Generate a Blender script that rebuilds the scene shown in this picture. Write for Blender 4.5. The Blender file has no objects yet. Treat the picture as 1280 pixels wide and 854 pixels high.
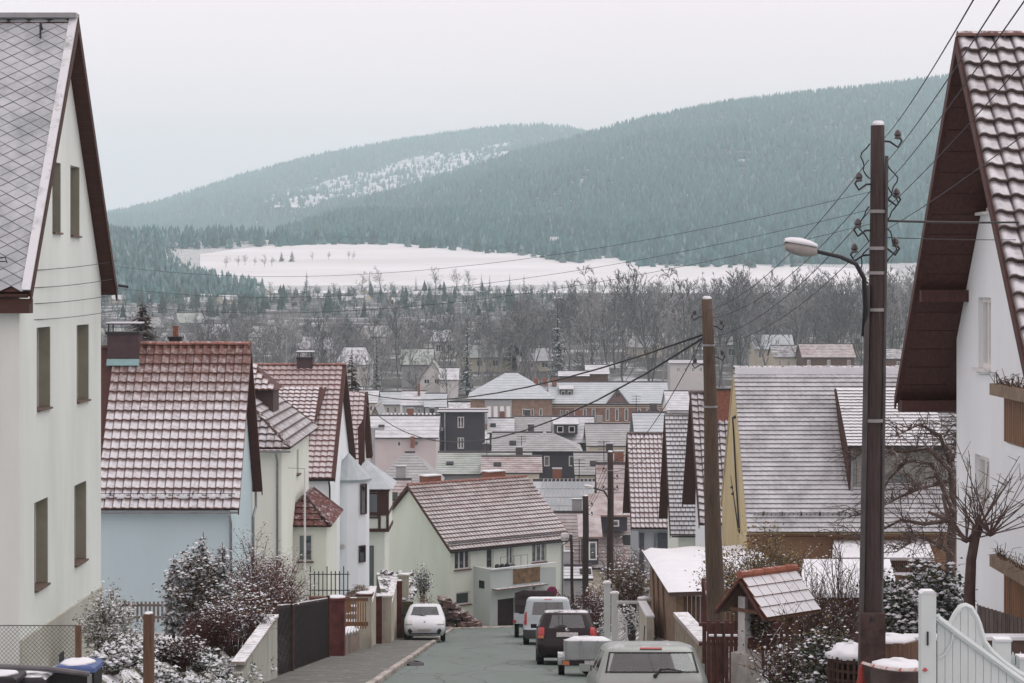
import bpy, bmesh, math, random
import numpy as np
from mathutils import Vector, Matrix

# ------------------------------------------------------------------ camera, sky, sun, exposure
SC = bpy.context.scene
C = SC.collection
R = math.radians
FPX, HX, HY = 2500.0, 640.0, 360.0          # focal length in photo pixels, street vanishing point

cd = bpy.data.cameras.new('camera')
cam = bpy.data.objects.new('camera', cd); C.objects.link(cam)
cd.sensor_width = 36.0; cd.lens = FPX / 1280 * 36
cd.shift_y = -(427 - HY) / 1280
cd.clip_start = 0.5; cd.clip_end = 20000
cam.location = (0, 0, 0); cam.rotation_euler = (R(90), 0, 0)
SC.camera = cam

W = bpy.data.worlds.new('World'); SC.world = W; W.use_nodes = True
nt = W.node_tree; nt.nodes.clear()
wo = nt.nodes.new('ShaderNodeOutputWorld'); bg = nt.nodes.new('ShaderNodeBackground')
sky = nt.nodes.new('ShaderNodeTexSky'); sky.sky_type = 'NISHITA'; sky.sun_disc = False
sky.sun_elevation = R(66); sky.sun_rotation = R(66); sky.dust_density = 6; sky.air_density = 1.0
hs = nt.nodes.new('ShaderNodeHueSaturation'); hs.inputs['Saturation'].default_value = 0.05
mixw = nt.nodes.new('ShaderNodeMix'); mixw.data_type = 'RGBA'; mixw.inputs[0].default_value = 0.93
mixw.inputs[7].default_value = (9.45, 7.85, 8.15, 1)      # closed cloud deck
nt.links.new(sky.outputs[0], hs.inputs['Color']); nt.links.new(hs.outputs[0], mixw.inputs[6])
nt.links.new(mixw.outputs[2], bg.inputs[0]); bg.inputs[1].default_value = 0.105
nt.links.new(bg.outputs[0], wo.inputs[0])

sd = bpy.data.lights.new('sun', 'SUN'); sd.energy = 0.9; sd.angle = R(50); sd.color = (1, .98, .95)
sun = bpy.data.objects.new('sun', sd); C.objects.link(sun)
sun.rotation_euler = (R(24), 0, R(114))
SC.view_settings.view_transform = 'Standard'; SC.view_settings.look = 'None'
SC.view_settings.exposure = 0.35; SC.view_settings.gamma = 1.0
SC.view_settings.use_curve_mapping = False
try:
    SC.cycles.use_denoising = True
    SC.cycles.max_bounces = 6; SC.cycles.transparent_max_bounces = 12
    SC.cycles.volume_bounces = 2
except Exception: pass

# ------------------------------------------------------------------ helpers
rnd = random.Random(7)
def P(x, y, D):
    """photo pixel + depth (from the ground / wall it touches) -> world point"""
    return Vector(((x - HX) * D / FPX, D, (HY - y) * D / FPX))
def zy(y, D): return (HY - y) * D / FPX
def xp(x, D): return (x - HX) * D / FPX
ORG = {}

def put_uv(me, uv):
    at = me.color_attributes.new('Tile', 'FLOAT_COLOR', 'POINT')
    c4 = np.ones((len(uv), 4), np.float32); c4[:, :2] = uv; at.data.foreach_set('color', c4.ravel())
class MB:
    def __init__(s): s.v = []; s.f = []
    def quad(s, a, b, c, d):
        n = len(s.v); s.v += [tuple(a), tuple(b), tuple(c), tuple(d)]; s.f.append((n, n+1, n+2, n+3)); return s
    def poly(s, pts):
        n = len(s.v); s.v += [tuple(p) for p in pts]; s.f.append(tuple(range(n, n+len(pts)))); return s
    def box(s, a, b):
        x0, y0, z0 = [min(a[i], b[i]) for i in range(3)]; x1, y1, z1 = [max(a[i], b[i]) for i in range(3)]
        n = len(s.v)
        s.v += [(x0,y0,z0),(x1,y0,z0),(x1,y1,z0),(x0,y1,z0),(x0,y0,z1),(x1,y0,z1),(x1,y1,z1),(x0,y1,z1)]
        s.f += [tuple(n+i for i in q) for q in ((0,3,2,1),(4,5,6,7),(0,1,5,4),(1,2,6,5),(2,3,7,6),(3,0,4,7))]
        return s
    def obox(s, c, ax, ay, az):
        """box about c with half-axis vectors"""
        c, ax, ay, az = Vector(c), Vector(ax), Vector(ay), Vector(az)
        n = len(s.v)
        for k in (-1, 1):
            for (i, j) in ((-1,-1),(1,-1),(1,1),(-1,1)): s.v.append(tuple(c + ax*i + ay*j + az*k))
        s.f += [tuple(n+i for i in q) for q in ((0,3,2,1),(4,5,6,7),(0,1,5,4),(1,2,6,5),(2,3,7,6),(3,0,4,7))]
        return s
    def bar(s, a, b, w, t=None, up=(0,0,1)):
        a, b = Vector(a), Vector(b); d = b - a; L = d.length
        if L < 1e-6: return s
        d /= L; up = Vector(up)
        if abs(d.dot(up)) > .98: up = Vector((1, 0, 0))
        sx = d.cross(up).normalized(); sz = sx.cross(d)
        return s.obox((a+b)/2, d*L/2, sx*w/2, sz*(t or w)/2)
    def prism(s, pts, d):
        """extrude polygon pts (3D) by vector d"""
        d = Vector(d); n = len(s.v); k = len(pts); pts = [Vector(p) for p in pts]
        s.v += [tuple(p) for p in pts] + [tuple(p + d) for p in pts]
        s.f.append(tuple(range(n+k-1, n-1, -1))); s.f.append(tuple(range(n+k, n+2*k)))
        for i in range(k):
            j = (i+1) % k; s.f.append((n+i, n+j, n+k+j, n+k+i))
        return s
    def tube(s, pts, r, n=6, cap=True):
        pts = [Vector(p) for p in pts]; k = len(pts)
        rs = r if isinstance(r, (list, tuple)) else [r]*k
        base = len(s.v); u = None
        for i, p in enumerate(pts):
            d = (pts[min(i+1, k-1)] - pts[max(i-1, 0)])
            if d.length < 1e-9: d = Vector((0, 0, 1))
            d.normalize()
            if u is None:
                u = d.cross(Vector((0, 0, 1)) if abs(d.z) < .9 else Vector((1, 0, 0))).normalized()
            else:
                u = u - d*u.dot(d)
                u = u.normalized() if u.length > 1e-6 else d.orthogonal().normalized()
            w = d.cross(u)
            for j in range(n):
                a = 2*math.pi*j/n
                s.v.append(tuple(p + (u*math.cos(a) + w*math.sin(a))*rs[i]))
        for i in range(k-1):
            for j in range(n):
                a = base+i*n+j; b = base+i*n+(j+1) % n
                s.f.append((a, b, b+n, a+n))
        if cap and n > 2:
            s.f.append(tuple(base+j for j in range(n-1, -1, -1)))
            s.f.append(tuple(base+(k-1)*n+j for j in range(n)))
        return s
    def lathe(s, c, prof, n=12, axis=(0,0,1)):
        c = Vector(c); ax = Vector(axis).normalized(); u = ax.orthogonal().normalized(); w = ax.cross(u)
        base = len(s.v); k = len(prof)
        for r, h in prof:
            for j in range(n):
                a = 2*math.pi*j/n
                s.v.append(tuple(c + ax*h + (u*math.cos(a)+w*math.sin(a))*r))
        for i in range(k-1):
            for j in range(n):
                a = base+i*n+j; b = base+i*n+(j+1) % n
                s.f.append((a, b, b+n, a+n))
        s.f.append(tuple(base+j for j in range(n-1, -1, -1)))
        s.f.append(tuple(base+(k-1)*n+j for j in range(n)))
        return s
    def octa(s, c, r, rz=None):
        c = Vector(c); rz = rz or r; n = len(s.v)
        s.v += [tuple(c+Vector(q)) for q in ((r,0,0),(0,r,0),(-r,0,0),(0,-r,0),(0,0,rz),(0,0,-rz*.5))]
        s.f += [tuple(n+i for i in q) for q in ((0,1,4),(1,2,4),(2,3,4),(3,0,4),(1,0,5),(2,1,5),(3,2,5),(0,3,5))]
        return s
    def lump(s, c, rx, ry, rz, seed=0, n=9, m=5):
        """soft uneven snow cap / stone"""
        rr = random.Random(seed); c = Vector(c); base = len(s.v)
        for i in range(m):
            t = i/(m-1)*math.pi/2
            for j in range(n):
                a = 2*math.pi*j/n; k = 1+rr.uniform(-.12, .12)
                s.v.append(tuple(c+Vector((rx*math.cos(t)**.7*math.cos(a)*k if i < m-1 else 0, ry*math.cos(t)**.7*math.sin(a)*k if i < m-1 else 0, rz*math.sin(t)*k))))
        for i in range(m-1):
            for j in range(n):
                a = base+i*n+j; b = base+i*n+(j+1) % n
                s.f.append((a, b, b+n, a+n))
        s.f.append(tuple(base+j for j in range(n-1, -1, -1)))
        return s
    uv = None
    def build(s, name, mat=None, parent=None, smooth=False, local=False, kind=None):
        me = bpy.data.meshes.new(name)
        if parent is not None and not local and parent.name in ORG:
            M = ORG[parent.name].inverted()
            vs = [tuple(M @ Vector(v)) for v in s.v]
        else: vs = s.v
        me.from_pydata(vs, [], s.f); me.validate()
        if mat: me.materials.append(mat)
        if smooth: me.polygons.foreach_set('use_smooth', [True]*len(me.polygons))
        if s.uv and len(s.uv) == len(me.vertices): put_uv(me, s.uv)
        o = bpy.data.objects.new(name, me); C.objects.link(o)
        if parent is not None:
            o.parent = parent
            if parent.name in ORG: ORG[o.name] = ORG[parent.name]
        if kind: o['kind'] = kind
        return o

def tag(o, label, cat=None, group=None, kind=None):
    o['label'] = label
    if cat: o['category'] = cat
    if group: o['group'] = group
    if kind: o['kind'] = kind
    return o
def thing(name, label, cat, loc=(0,0,0), rotz=0, group=None, rotx=0):
    o = bpy.data.objects.new(name, None); C.objects.link(o)
    o.location = loc; o.rotation_euler = (rotx, 0, rotz); o.empty_display_size = .3
    tag(o, label, cat, group)
    ORG[o.name] = Matrix.Translation(Vector(loc)) @ Matrix.Rotation(rotz, 4, 'Z') @ Matrix.Rotation(rotx, 4, 'X')
    return o
def mesh_np(name, v, f, mat, parent=None, col=None, smooth=False):
    """big masses: v (n,3), f (m,3 or 4) arrays"""
    me = bpy.data.meshes.new(name); v = np.asarray(v, np.float32); f = np.asarray(f, np.int32)
    k = f.shape[1]; me.vertices.add(len(v)); me.vertices.foreach_set('co', v.ravel())
    me.loops.add(f.size); me.loops.foreach_set('vertex_index', f.ravel())
    me.polygons.add(len(f)); me.polygons.foreach_set('loop_start', np.arange(0, f.size, k, dtype=np.int32))
    me.polygons.foreach_set('loop_total', np.full(len(f), k, np.int32))
    me.update(calc_edges=True); me.validate()
    if smooth: me.polygons.foreach_set('use_smooth', [True]*len(me.polygons))
    if col is not None:
        at = me.color_attributes.new('Col', 'FLOAT_COLOR', 'POINT')
        c4 = np.ones((len(v), 4), np.float32); c4[:, :3] = col; at.data.foreach_set('color', c4.ravel())
    me.materials.append(mat)
    o = bpy.data.objects.new(name, me); C.objects.link(o)
    if parent is not None: o.parent = parent
    return o
def copy_tree(root, loc, rotz, scale=1.0, label=None):
    r = root.copy(); C.objects.link(r); r.location = loc; r.rotation_euler = (0, 0, rotz); r.scale = (scale,)*3
    if label: r['label'] = label
    for ch in list(root.children):
        c = ch.copy(); C.objects.link(c); c.parent = r
    return r

# ------------------------------------------------------------------ materials
SNOW = (.66, .70, .725)
_m = {}
def mk(name, col, rough=.85, var=.18, scale=4.0, bump=.15, bscale=30.0, snow=0.0, sscale=7.0, nz=.25, metal=0.0,
       col2=None, stretch=None, snow_grad=None, spec=.3, attr=False, soft=.12, rnd_obj=0.0, smax=1.0, tmask=None):
    """procedural surface: mottled colour, optional fine relief, optional snow lying on upward faces (snow = cover 0..1)"""
    if name in _m: return _m[name]
    m = bpy.data.materials.new(name); m.use_nodes = True; t = m.node_tree; N = t.nodes; L = t.links
    b = N['Principled BSDF']; b.inputs['Roughness'].default_value = rough; b.inputs['Metallic'].default_value = metal
    b.inputs['Specular IOR Level'].default_value = spec
    geo = N.new('ShaderNodeNewGeometry')
    pos = geo.outputs['Position']
    if stretch:
        mp = N.new('ShaderNodeMapping'); mp.inputs['Scale'].default_value = stretch; L.new(pos, mp.inputs['Vector']); vpos = mp.outputs[0]
    else: vpos = pos
    n1 = N.new('ShaderNodeTexNoise'); n1.inputs['Scale'].default_value = scale; n1.inputs['Detail'].default_value = 6; n1.inputs['Roughness'].default_value = .65
    L.new(vpos, n1.inputs['Vector'])
    mx = N.new('ShaderNodeMix'); mx.data_type = 'RGBA'
    c2 = col2 or tuple(c*(1-2*var) for c in col)
    if attr:
        at = N.new('ShaderNodeVertexColor'); at.layer_name = 'Col'
        L.new(at.outputs[0], mx.inputs[6])
        mu = N.new('ShaderNodeMix'); mu.data_type = 'RGBA'; mu.blend_type = 'MULTIPLY'; mu.inputs[0].default_value = 1
        L.new(at.outputs[0], mu.inputs[6]); mu.inputs[7].default_value = (.6, .6, .6, 1); L.new(mu.outputs[2], mx.inputs[7])
    else:
        mx.inputs[6].default_value = (*col, 1); mx.inputs[7].default_value = (*c2, 1)
    rp = N.new('ShaderNodeMapRange'); rp.inputs[1].default_value = .35; rp.inputs[2].default_value = .68
    L.new(n1.outputs[0], rp.inputs[0]); L.new(rp.outputs[0], mx.inputs[0])
    out = mx.outputs[2]
    if rnd_obj:
        oi = N.new('ShaderNodeObjectInfo'); hv = N.new('ShaderNodeHueSaturation')
        mr = N.new('ShaderNodeMapRange'); mr.inputs[3].default_value = 1-rnd_obj; mr.inputs[4].default_value = 1+rnd_obj
        L.new(oi.outputs['Random'], mr.inputs[0]); L.new(mr.outputs[0], hv.inputs['Value']); L.new(out, hv.inputs['Color']); out = hv.outputs[0]
    if snow > 0:
        n2 = N.new('ShaderNodeTexNoise'); n2.inputs['Scale'].default_value = sscale; n2.inputs['Detail'].default_value = 8; n2.inputs['Roughness'].default_value = .7
        L.new(pos, n2.inputs['Vector'])
        thr = 1-snow; lo = .28+.44*thr
        r2 = N.new('ShaderNodeMapRange'); r2.interpolation_type = 'SMOOTHSTEP'
        src = n2.outputs[0]
        if snow_grad:                      # (z where cover is least, z where it is full, amount): thaw line along a slope
            sx = N.new('ShaderNodeSeparateXYZ'); L.new(pos, sx.inputs[0])
            g = N.new('ShaderNodeMapRange'); g.inputs[1].default_value = snow_grad[0]; g.inputs[2].default_value = snow_grad[1]
            g.inputs[3].default_value = -snow_grad[2]; g.inputs[4].default_value = 0
            L.new(sx.outputs[2], g.inputs[0])
            ad = N.new('ShaderNodeMath'); L.new(n2.outputs[0], ad.inputs[0]); L.new(g.outputs[0], ad.inputs[1]); src = ad.outputs[0]
        L.new(src, r2.inputs[0]); r2.inputs[1].default_value = lo-soft; r2.inputs[2].default_value = lo+soft
        s3 = N.new('ShaderNodeSeparateXYZ'); L.new(geo.outputs['Normal'], s3.inputs[0])
        r3 = N.new('ShaderNodeMapRange'); r3.inputs[1].default_value = nz-.06; r3.inputs[2].default_value = nz+.06; L.new(s3.outputs[2], r3.inputs[0])
        ml = N.new('ShaderNodeMath'); ml.operation = 'MULTIPLY'; L.new(r2.outputs[0], ml.inputs[0]); L.new(r3.outputs[0], ml.inputs[1])
        if tmask:                          # snow lies on the body of each tile and leaves its edges and joints bare
            tv = N.new('ShaderNodeVertexColor'); tv.layer_name = 'Tile'; ts = N.new('ShaderNodeSeparateColor'); L.new(tv.outputs[0], ts.inputs[0])
            def mth(op, a, b=None):
                n_ = N.new('ShaderNodeMath'); n_.operation = op
                for k_, x_ in enumerate((a, b)):
                    if x_ is None: continue
                    if isinstance(x_, (int, float)): n_.inputs[k_].default_value = x_
                    else: L.new(x_, n_.inputs[k_])
                return n_.outputs[0]
            def ss(a, lo_, hi_, o0=0.0, o1=1.0):
                n_ = N.new('ShaderNodeMapRange'); n_.interpolation_type = 'SMOOTHSTEP'; L.new(a, n_.inputs[0])
                for k_, x_ in enumerate((lo_, hi_, o0, o1)): n_.inputs[k_+1].default_value = x_
                return n_.outputs[0]
            du = mth('ABSOLUTE', mth('SUBTRACT', ts.outputs[0], .5)); dv = mth('ABSOLUTE', mth('SUBTRACT', ts.outputs[1], .5))
            if tmask == 'diamond': msk = ss(mth('ADD', du, dv), .43, .50, 1.0, .42)
            elif tmask == 'soft': msk = mth('MULTIPLY', ss(ts.outputs[1], .0, .12, .35, 1.0), ss(ts.outputs[1], .7, .98, 1.0, .7))
            else: msk = mth('MULTIPLY', ss(du, .36, .49, 1.0, .25), mth('MULTIPLY', ss(ts.outputs[1], .02, .14, .1, 1.0), ss(ts.outputs[1], .62, .95, 1.0, .35)))
            L.new(mth('MULTIPLY', ml.outputs[0], msk), ml.inputs[0]) if False else None
            ml2 = N.new('ShaderNodeMath'); ml2.operation = 'MULTIPLY'; L.new(ml.outputs[0], ml2.inputs[0]); L.new(msk, ml2.inputs[1]); ml = ml2
        mk_ = N.new('ShaderNodeMath'); mk_.operation = 'MULTIPLY'; mk_.inputs[1].default_value = smax; L.new(ml.outputs[0], mk_.inputs[0])
        m3 = N.new('ShaderNodeMix'); m3.data_type = 'RGBA'; L.new(mk_.outputs[0], m3.inputs[0]); L.new(out, m3.inputs[6]); m3.inputs[7].default_value = (*SNOW, 1)
        out = m3.outputs[2]
    L.new(out, b.inputs['Base Color'])
    if bump:
        n4 = N.new('ShaderNodeTexNoise'); n4.inputs['Scale'].default_value = bscale; n4.inputs['Detail'].default_value = 4; L.new(vpos, n4.inputs['Vector'])
        bp = N.new('ShaderNodeBump'); bp.inputs['Strength'].default_value = bump; bp.inputs['Distance'].default_value = .02
        L.new(n4.outputs[0], bp.inputs['Height']); L.new(bp.outputs[0], b.inputs['Normal'])
    _m[name] = m
    return m
def mk_glass(name, tint=(.35, .4, .4), fac=.5):
    if name in _m: return _m[name]
    m = bpy.data.materials.new(name); m.use_nodes = True; t = m.node_tree; t.nodes.clear()
    o = t.nodes.new('ShaderNodeOutputMaterial'); tr = t.nodes.new('ShaderNodeBsdfTransparent'); tr.inputs[0].default_value = (*tint, 1)
    g = t.nodes.new('ShaderNodeBsdfGlossy'); g.inputs['Roughness'].default_value = .03; g.inputs[0].default_value = (.85, .92, .92, 1)
    f = t.nodes.new('ShaderNodeFresnel'); f.inputs[0].default_value = 1.5
    a = t.nodes.new('ShaderNodeMath'); a.operation = 'ADD'; a.inputs[1].default_value = fac; a.use_clamp = True
    mx = t.nodes.new('ShaderNodeMixShader')
    t.links.new(f.outputs[0], a.inputs[0]); t.links.new(a.outputs[0], mx.inputs[0]); t.links.new(tr.outputs[0], mx.inputs[1]); t.links.new(g.outputs[0], mx.inputs[2])
    t.links.new(mx.outputs[0], o.inputs[0]); _m[name] = m; return m

snow_m = mk('snow', SNOW, .7, .04, 2, .25, 25)
cream = mk('cream_render', (.67, .735, .69), .9, .075, .7, .12, 60, stretch=(1, 1, .25))
cream2 = mk('pale_yellow_render', (.72, .785, .70), .9, .05, .8, .12, 60, stretch=(1, 1, .3))
bluewall = mk('pale_blue_render', (.485, .625, .65), .9, .04, .6, .1, 60, stretch=(1, 1, .3))
whitewall = mk('white_render', (.78, .845, .86), .9, .05, .6, .12, 50, stretch=(1, 1, .3))
yellowwall = mk('yellow_render', (.52, .45, .26), .9, .1, 1.2, .12, 40, stretch=(1, 1, .4))
orangewall = mk('ochre_render', (.26, .16, .10), .9, .1, 1.2, .12, 40)
mintwall = mk('pale_mint_render', (.53, .60, .58), .9, .05, .6, .1, 60, stretch=(1, 1, .3))
greywall = mk('grey_render', (.38, .42, .45), .9, .07, .6, .1, 60, stretch=(1, 1, .3))
brownwood = mk('dark_brown_wood', (.075, .036, .028), .7, .2, 3, .2, 12, stretch=(1, 1, 12))
redwood = mk('red_brown_wood', (.085, .038, .032), .7, .2, 3, .2, 12, stretch=(6, 6, 1))
midwood = mk('weathered_brown_wood', (.17, .105, .07), .8, .25, 4, .3, 15, stretch=(9, 9, .6))
polewood = mk('tarred_pole_wood', (.062, .047, .043), .85, .25, 5, .35, 14, stretch=(8, 8, .5))
polewood2 = mk('weathered_pole_wood', (.125, .092, .068), .85, .25, 5, .35, 14, stretch=(8, 8, .5))
metal_d = mk('dark_metal', (.05, .05, .055), .5, .15, 5, 0, metal=.6)
metal_g = mk('zinc_metal', (.33, .35, .36), .45, .12, 5, .05, 20, metal=.7)
blackpl = mk('black_plastic', (.018, .018, .02), .5, .1, 5, 0)
rubber = mk('tyre_rubber', (.02, .02, .02), .9, .1, 9, .1)
framew = mk('white_window_frame', (.72, .72, .70), .5, .04, 5, 0)
sillm = mk('brown_sill', (.13, .09, .07), .6, .1, 5, 0, snow=.0)
plinthm = mk('grey_plinth', (.44, .45, .39), .95, .1, 1.5, .3, 25)
glass = mk_glass('window_glass', (.10, .12, .13), .12)
darkroom = mk('dark_room', (.03, .032, .035), .9, .1, 2, 0)
window_backing = mk('net_curtain', (.55, .56, .54), .9, .12, 9, .2, 30, stretch=(8, 8, .3))
brickm = mk('brick', (.27, .12, .085), .9, .25, 9, .4, 60)

# ------------------------------------------------------------------ terrain heights
_prof = [(-60, 6.8), (0, -2.2), (118, -19.9), (130, -21.3), (145, -22.6), (170, -24), (210, -25.4), (280, -26), (430, -26), (520, -25), (650, -21), (800, -16.5),
         (1000, -12), (1200, -8), (1400, -2), (1900, 46), (2100, 50), (9000, 50)]
_pd = [a for a, b in _prof]; _pz = [b for a, b in _prof]
def rz(y): return float(np.interp(y, _pd, _pz))
def sst(a, b, x):
    t = max(0, min(1, (x-a)/(b-a))); return t*t*(3-2*t)
def gz(x, y):
    z = rz(y)
    if y < 135:
        f = 1-sst(105, 130, y)
        z += f*(.85*sst(5.5, 6.6, -x) + .75*sst(3.5, 4.8, x))
        z += -.03
    return z
# ------------------------------------------------------------------ ground, road, pavement
def ground_material():
    m = mk('garden_soil_and_snow', (.085, .075, .05), .95, .3, 2.5, .5, 12, snow=.52, sscale=1.6, nz=.3, soft=.10, col2=(.055, .06, .03))
    return m
ground_m = ground_material()
v = []; f = []
xs = np.concatenate([np.arange(-70, -12, 4), np.arange(-12, 12, .5), np.arange(12, 71, 4)]); ys = np.arange(-40, 141, 2.0)
for yy in ys:
    for xx in xs: v.append((xx, yy, gz(xx, yy)))
nx = len(xs)
for j in range(len(ys)-1):
    for i in range(nx-1):
        a = j*nx+i; f.append((a, a+1, a+1+nx, a+nx))
base = len(v)
ds = np.concatenate([np.arange(139, 300, 8), np.geomspace(300, 8800, 50)]); ts = np.linspace(-.68, .68, 60)
for d in ds:
    for t_ in ts: v.append((t_*d, d, gz(0, d)-(.25 if d < 150 else 0)))
nt_ = len(ts)
for j in range(len(ds)-1):
    for i in range(nt_-1):
        a = base+j*nt_+i; f.append((a, a+1, a+1+nt_, a+nt_))
g = mesh_np('ground', v, f, ground_m, smooth=True)
tag(g, 'soil and thin snow of the valley side and town', kind='structure')

asph = mk('asphalt', (.112, .154, .137), .62, .16, .55, .35, 90, col2=(.085, .118, .104), stretch=(1, .12, 1), spec=.4)
# cracks and patched seams in the asphalt
t = asph.node_tree; N = t.nodes; L = t.links
b = N['Principled BSDF']; old = b.inputs['Base Color'].links[0].from_socket
gp = N.new('ShaderNodeNewGeometry'); mp = N.new('ShaderNodeMapping'); mp.inputs['Scale'].default_value = (.55, .16, .16)
nn = N.new('ShaderNodeTexNoise'); nn.inputs['Scale'].default_value = 1.3; nn.inputs['Detail'].default_value = 5
ad = N.new('ShaderNodeVectorMath'); ad.operation = 'MULTIPLY_ADD'; ad.inputs[1].default_value = (.5, .5, .5)
vo = N.new('ShaderNodeTexVoronoi'); vo.feature = 'DISTANCE_TO_EDGE'; vo.inputs['Scale'].default_value = 1.0
L.new(gp.outputs['Position'], mp.inputs['Vector']); L.new(mp.outputs[0], nn.inputs['Vector'])
L.new(nn.outputs['Color'], ad.inputs[0]); L.new(mp.outputs[0], ad.inputs[2]); L.new(ad.outputs[0], vo.inputs['Vector'])
rp = N.new('ShaderNodeMapRange'); rp.inputs[1].default_value = .004; rp.inputs[2].default_value = .016; L.new(vo.outputs[0], rp.inputs[0])
mm = N.new('ShaderNodeMix'); mm.data_type = 'RGBA'; mm.inputs[6].default_value = (.045, .05, .05, 1); L.new(old, mm.inputs[7]); L.new(rp.outputs[0], mm.inputs[0])
L.new(mm.outputs[2], b.inputs['Base Color'])

rows = [(-40, -3.02, 2.95), (0, -3.02, 2.95), (30, -3.02, 2.95), (60, -3.02, 2.95), (92, -3.02, 2.95), (100, -3.05, 3.0), (106, -3.2, 3.1), (110.5, -3.6, 4.5)]
v = []; f = []
for (yy, a, c) in rows:
    for k in range(9): v.append((a+(c-a)*k/8, yy, rz(yy)+.012+.05*(1-((k-4)/4)**2)))
for j in range(len(rows)-1):
    for k in range(8):
        a = j*9+k; f.append((a, a+1, a+10, a+9))
road = mesh_np('road', v, f, asph, smooth=True); tag(road, 'steep asphalt street running downhill between the houses', kind='structure')
fore = mk('forecourt_concrete', (.22, .215, .19), .9, .2, 1.2, .3, 40, snow=.12, sscale=1.2, nz=.5)
mb = MB(); pts = [(-9, 108), (-3.6, 110.5), (4.5, 110.5), (12, 113), (12, 121), (3.2, 120), (-3.5, 115), (-9, 119)]
mb.poly([(x, y, rz(y)+.03) for x, y in pts])
o = mb.build('forecourt_path', fore); tag(o, 'pale forecourt strip before the garage at street bottom', kind='structure')

pav = mk('pavement_asphalt', (.135, .14, .13), .85, .25, 1.0, .35, 70, col2=(.095, .10, .085), snow=.10, sscale=2.5, nz=.5)
mb = MB()
for j in range(-40, 106, 4):
    mb.quad((-5.75, j, rz(j)+.135), (-3.19, j, rz(j)+.115), (-3.19, j+4, rz(j+4)+.115), (-5.75, j+4, rz(j+4)+.135))
o = mb.build('pavement', pav); tag(o, 'grey asphalt footpath left of the street', kind='structure')
stone = mk('kerb_granite', (.40, .37, .33), .85, .25, 6, .4, 40, rnd_obj=.22, snow=.2, sscale=4, nz=.6)
k0 = thing('kerb', 'pale granite kerb along the left edge of street', None, (-3.1, 40, rz(40))); k0['kind'] = 'structure'
del_me = MB().box((-.085, -.49, -.2), (.085, .49, .135))
km = bpy.data.meshes.new('kerb_stone'); km.from_pydata(del_me.v, [], del_me.f); km.materials.append(stone)
bmx = bmesh.new(); bmx.from_mesh(km); bmesh.ops.bevel(bmx, geom=bmx.edges[:], offset=.018, segments=1, affect='EDGES'); bmx.to_mesh(km); bmx.free()
for i, yy in enumerate(np.arange(30.5, 104, 1.0)):
    if 74.5 < yy < 76.5: continue
    ks = bpy.data.objects.new('kerb_stone', km); C.objects.link(ks); ks.parent = k0
    ks.location = (rnd.uniform(-.012, .012), yy-40, rz(yy)-rz(40)+rnd.uniform(-.01, .012)); ks.rotation_euler = (-math.atan(.15)+rnd.uniform(-.01, .01), 0, rnd.uniform(-.012, .012))
# kerb curve at the bottom of the street
for i in range(9):
    t_ = i/8; x = -3.1+5.2*t_; yy = 105+5.0*math.sin(t_*math.pi/2)*.95
    ks = bpy.data.objects.new('kerb_stone', km); C.objects.link(ks); ks.parent = k0
    ks.location = (x+3.1, yy-40, rz(yy)-rz(40)-.03); ks.rotation_euler = (-.1, 0, -1.0-.5*t_)
mb = MB(); mb.lump((-2.72, 56.2, rz(56.2)-.02), .28, .45, .16, 4)
o = mb.build('drain_cover', metal_d); tag(o, 'dark heap of wet leaves by the kerb', 'leaf heap'); o.name = 'leaf_heap'

# ------------------------------------------------------------------ snowy meadow across the valley
def Dof(y):
    for d in np.arange(1330, 2000, 4):
        if HY-FPX*rz(d)/d <= y: return d
    return 1960
top = [(230, 322), (255, 318), (300, 312), (340, 308), (400, 304), (470, 302), (560, 307), (640, 314), (690, 319), (720, 321), (760, 318), (800, 328), (830, 334), (930, 333), (1030, 335), (1100, 338)]
tx = [a for a, b in top]; ty = [b for a, b in top]
cols = np.linspace(250, 1120, 120); v = []; f = []
for x in cols:
    dt = Dof(float(np.interp(x, tx, ty)))
    for k in range(9):
        d = 1330+(dt-1330)*k/8; v.append((xp(x, d), d, rz(d)+.6))
for i in range(len(cols)-1):
    for k in range(8):
        a = i*9+k; f.append((a, a+9, a+10, a+1))
mead_m = mk('meadow_snow', (.66, .68, .70), .9, .05, .012, .0, snow=0, col2=(.54, .54, .53), stretch=(.5, 1.6, 1))
o = mesh_np('meadow_field', v, f, mead_m); tag(o, 'wide snow covered meadow below the wooded hill', kind='structure')

# ------------------------------------------------------------------ hills
def hill(name, label, crest, Dc, foot, mat, nrow=26, und=0.0, back=True, seed=1):
    """crest: [(px, py)] skyline at depth Dc; foot(px) -> (D, z). returns sampler"""
    cx_ = [a for a, b in crest]; cy_ = [b for a, b in crest]
    rr = np.random.RandomState(seed); ph = rr.rand(6)*6.28
    def surf(px, s):
        D0, z0 = foot(px); zc = zy(float(np.interp(px, cx_, cy_)), Dc)
        D = D0+(Dc-D0)*s; e = s**1.12
        X = xp(px, D); z = z0+(zc-z0)*e
        w = math.sin(math.pi*min(1, s))
        z += und*w*(math.sin(X*.006+ph[0])*math.sin(D*.004+ph[1])+.5*math.sin(X*.017+ph[2]+D*.006)+.35*math.sin(X*.031+ph[3]-D*.01))
        return X, D, z
    cols = np.linspace(cx_[0], cx_[-1], 90); v = []; f = []
    for px in cols:
        for k in range(nrow): v.append(surf(px, k/(nrow-1)))
        X, D, z = surf(px, 1.0); v.append((X*1.1, D*1.1, z*.75)); v.append((X*1.2, D*1.2, 30))
    n = nrow+2
    for i in range(len(cols)-1):
        for k in range(n-1):
            a = i*n+k; f.append((a, a+n, a+n+1, a+1))
    o = mesh_np(name, v, f, mat, smooth=True); tag(o, label, kind='structure'); return surf
forest_floor = mk('forest_floor', (.045, .05, .045), .95, .3, .02, 0, snow=.25, sscale=.03, nz=.2)
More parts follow.
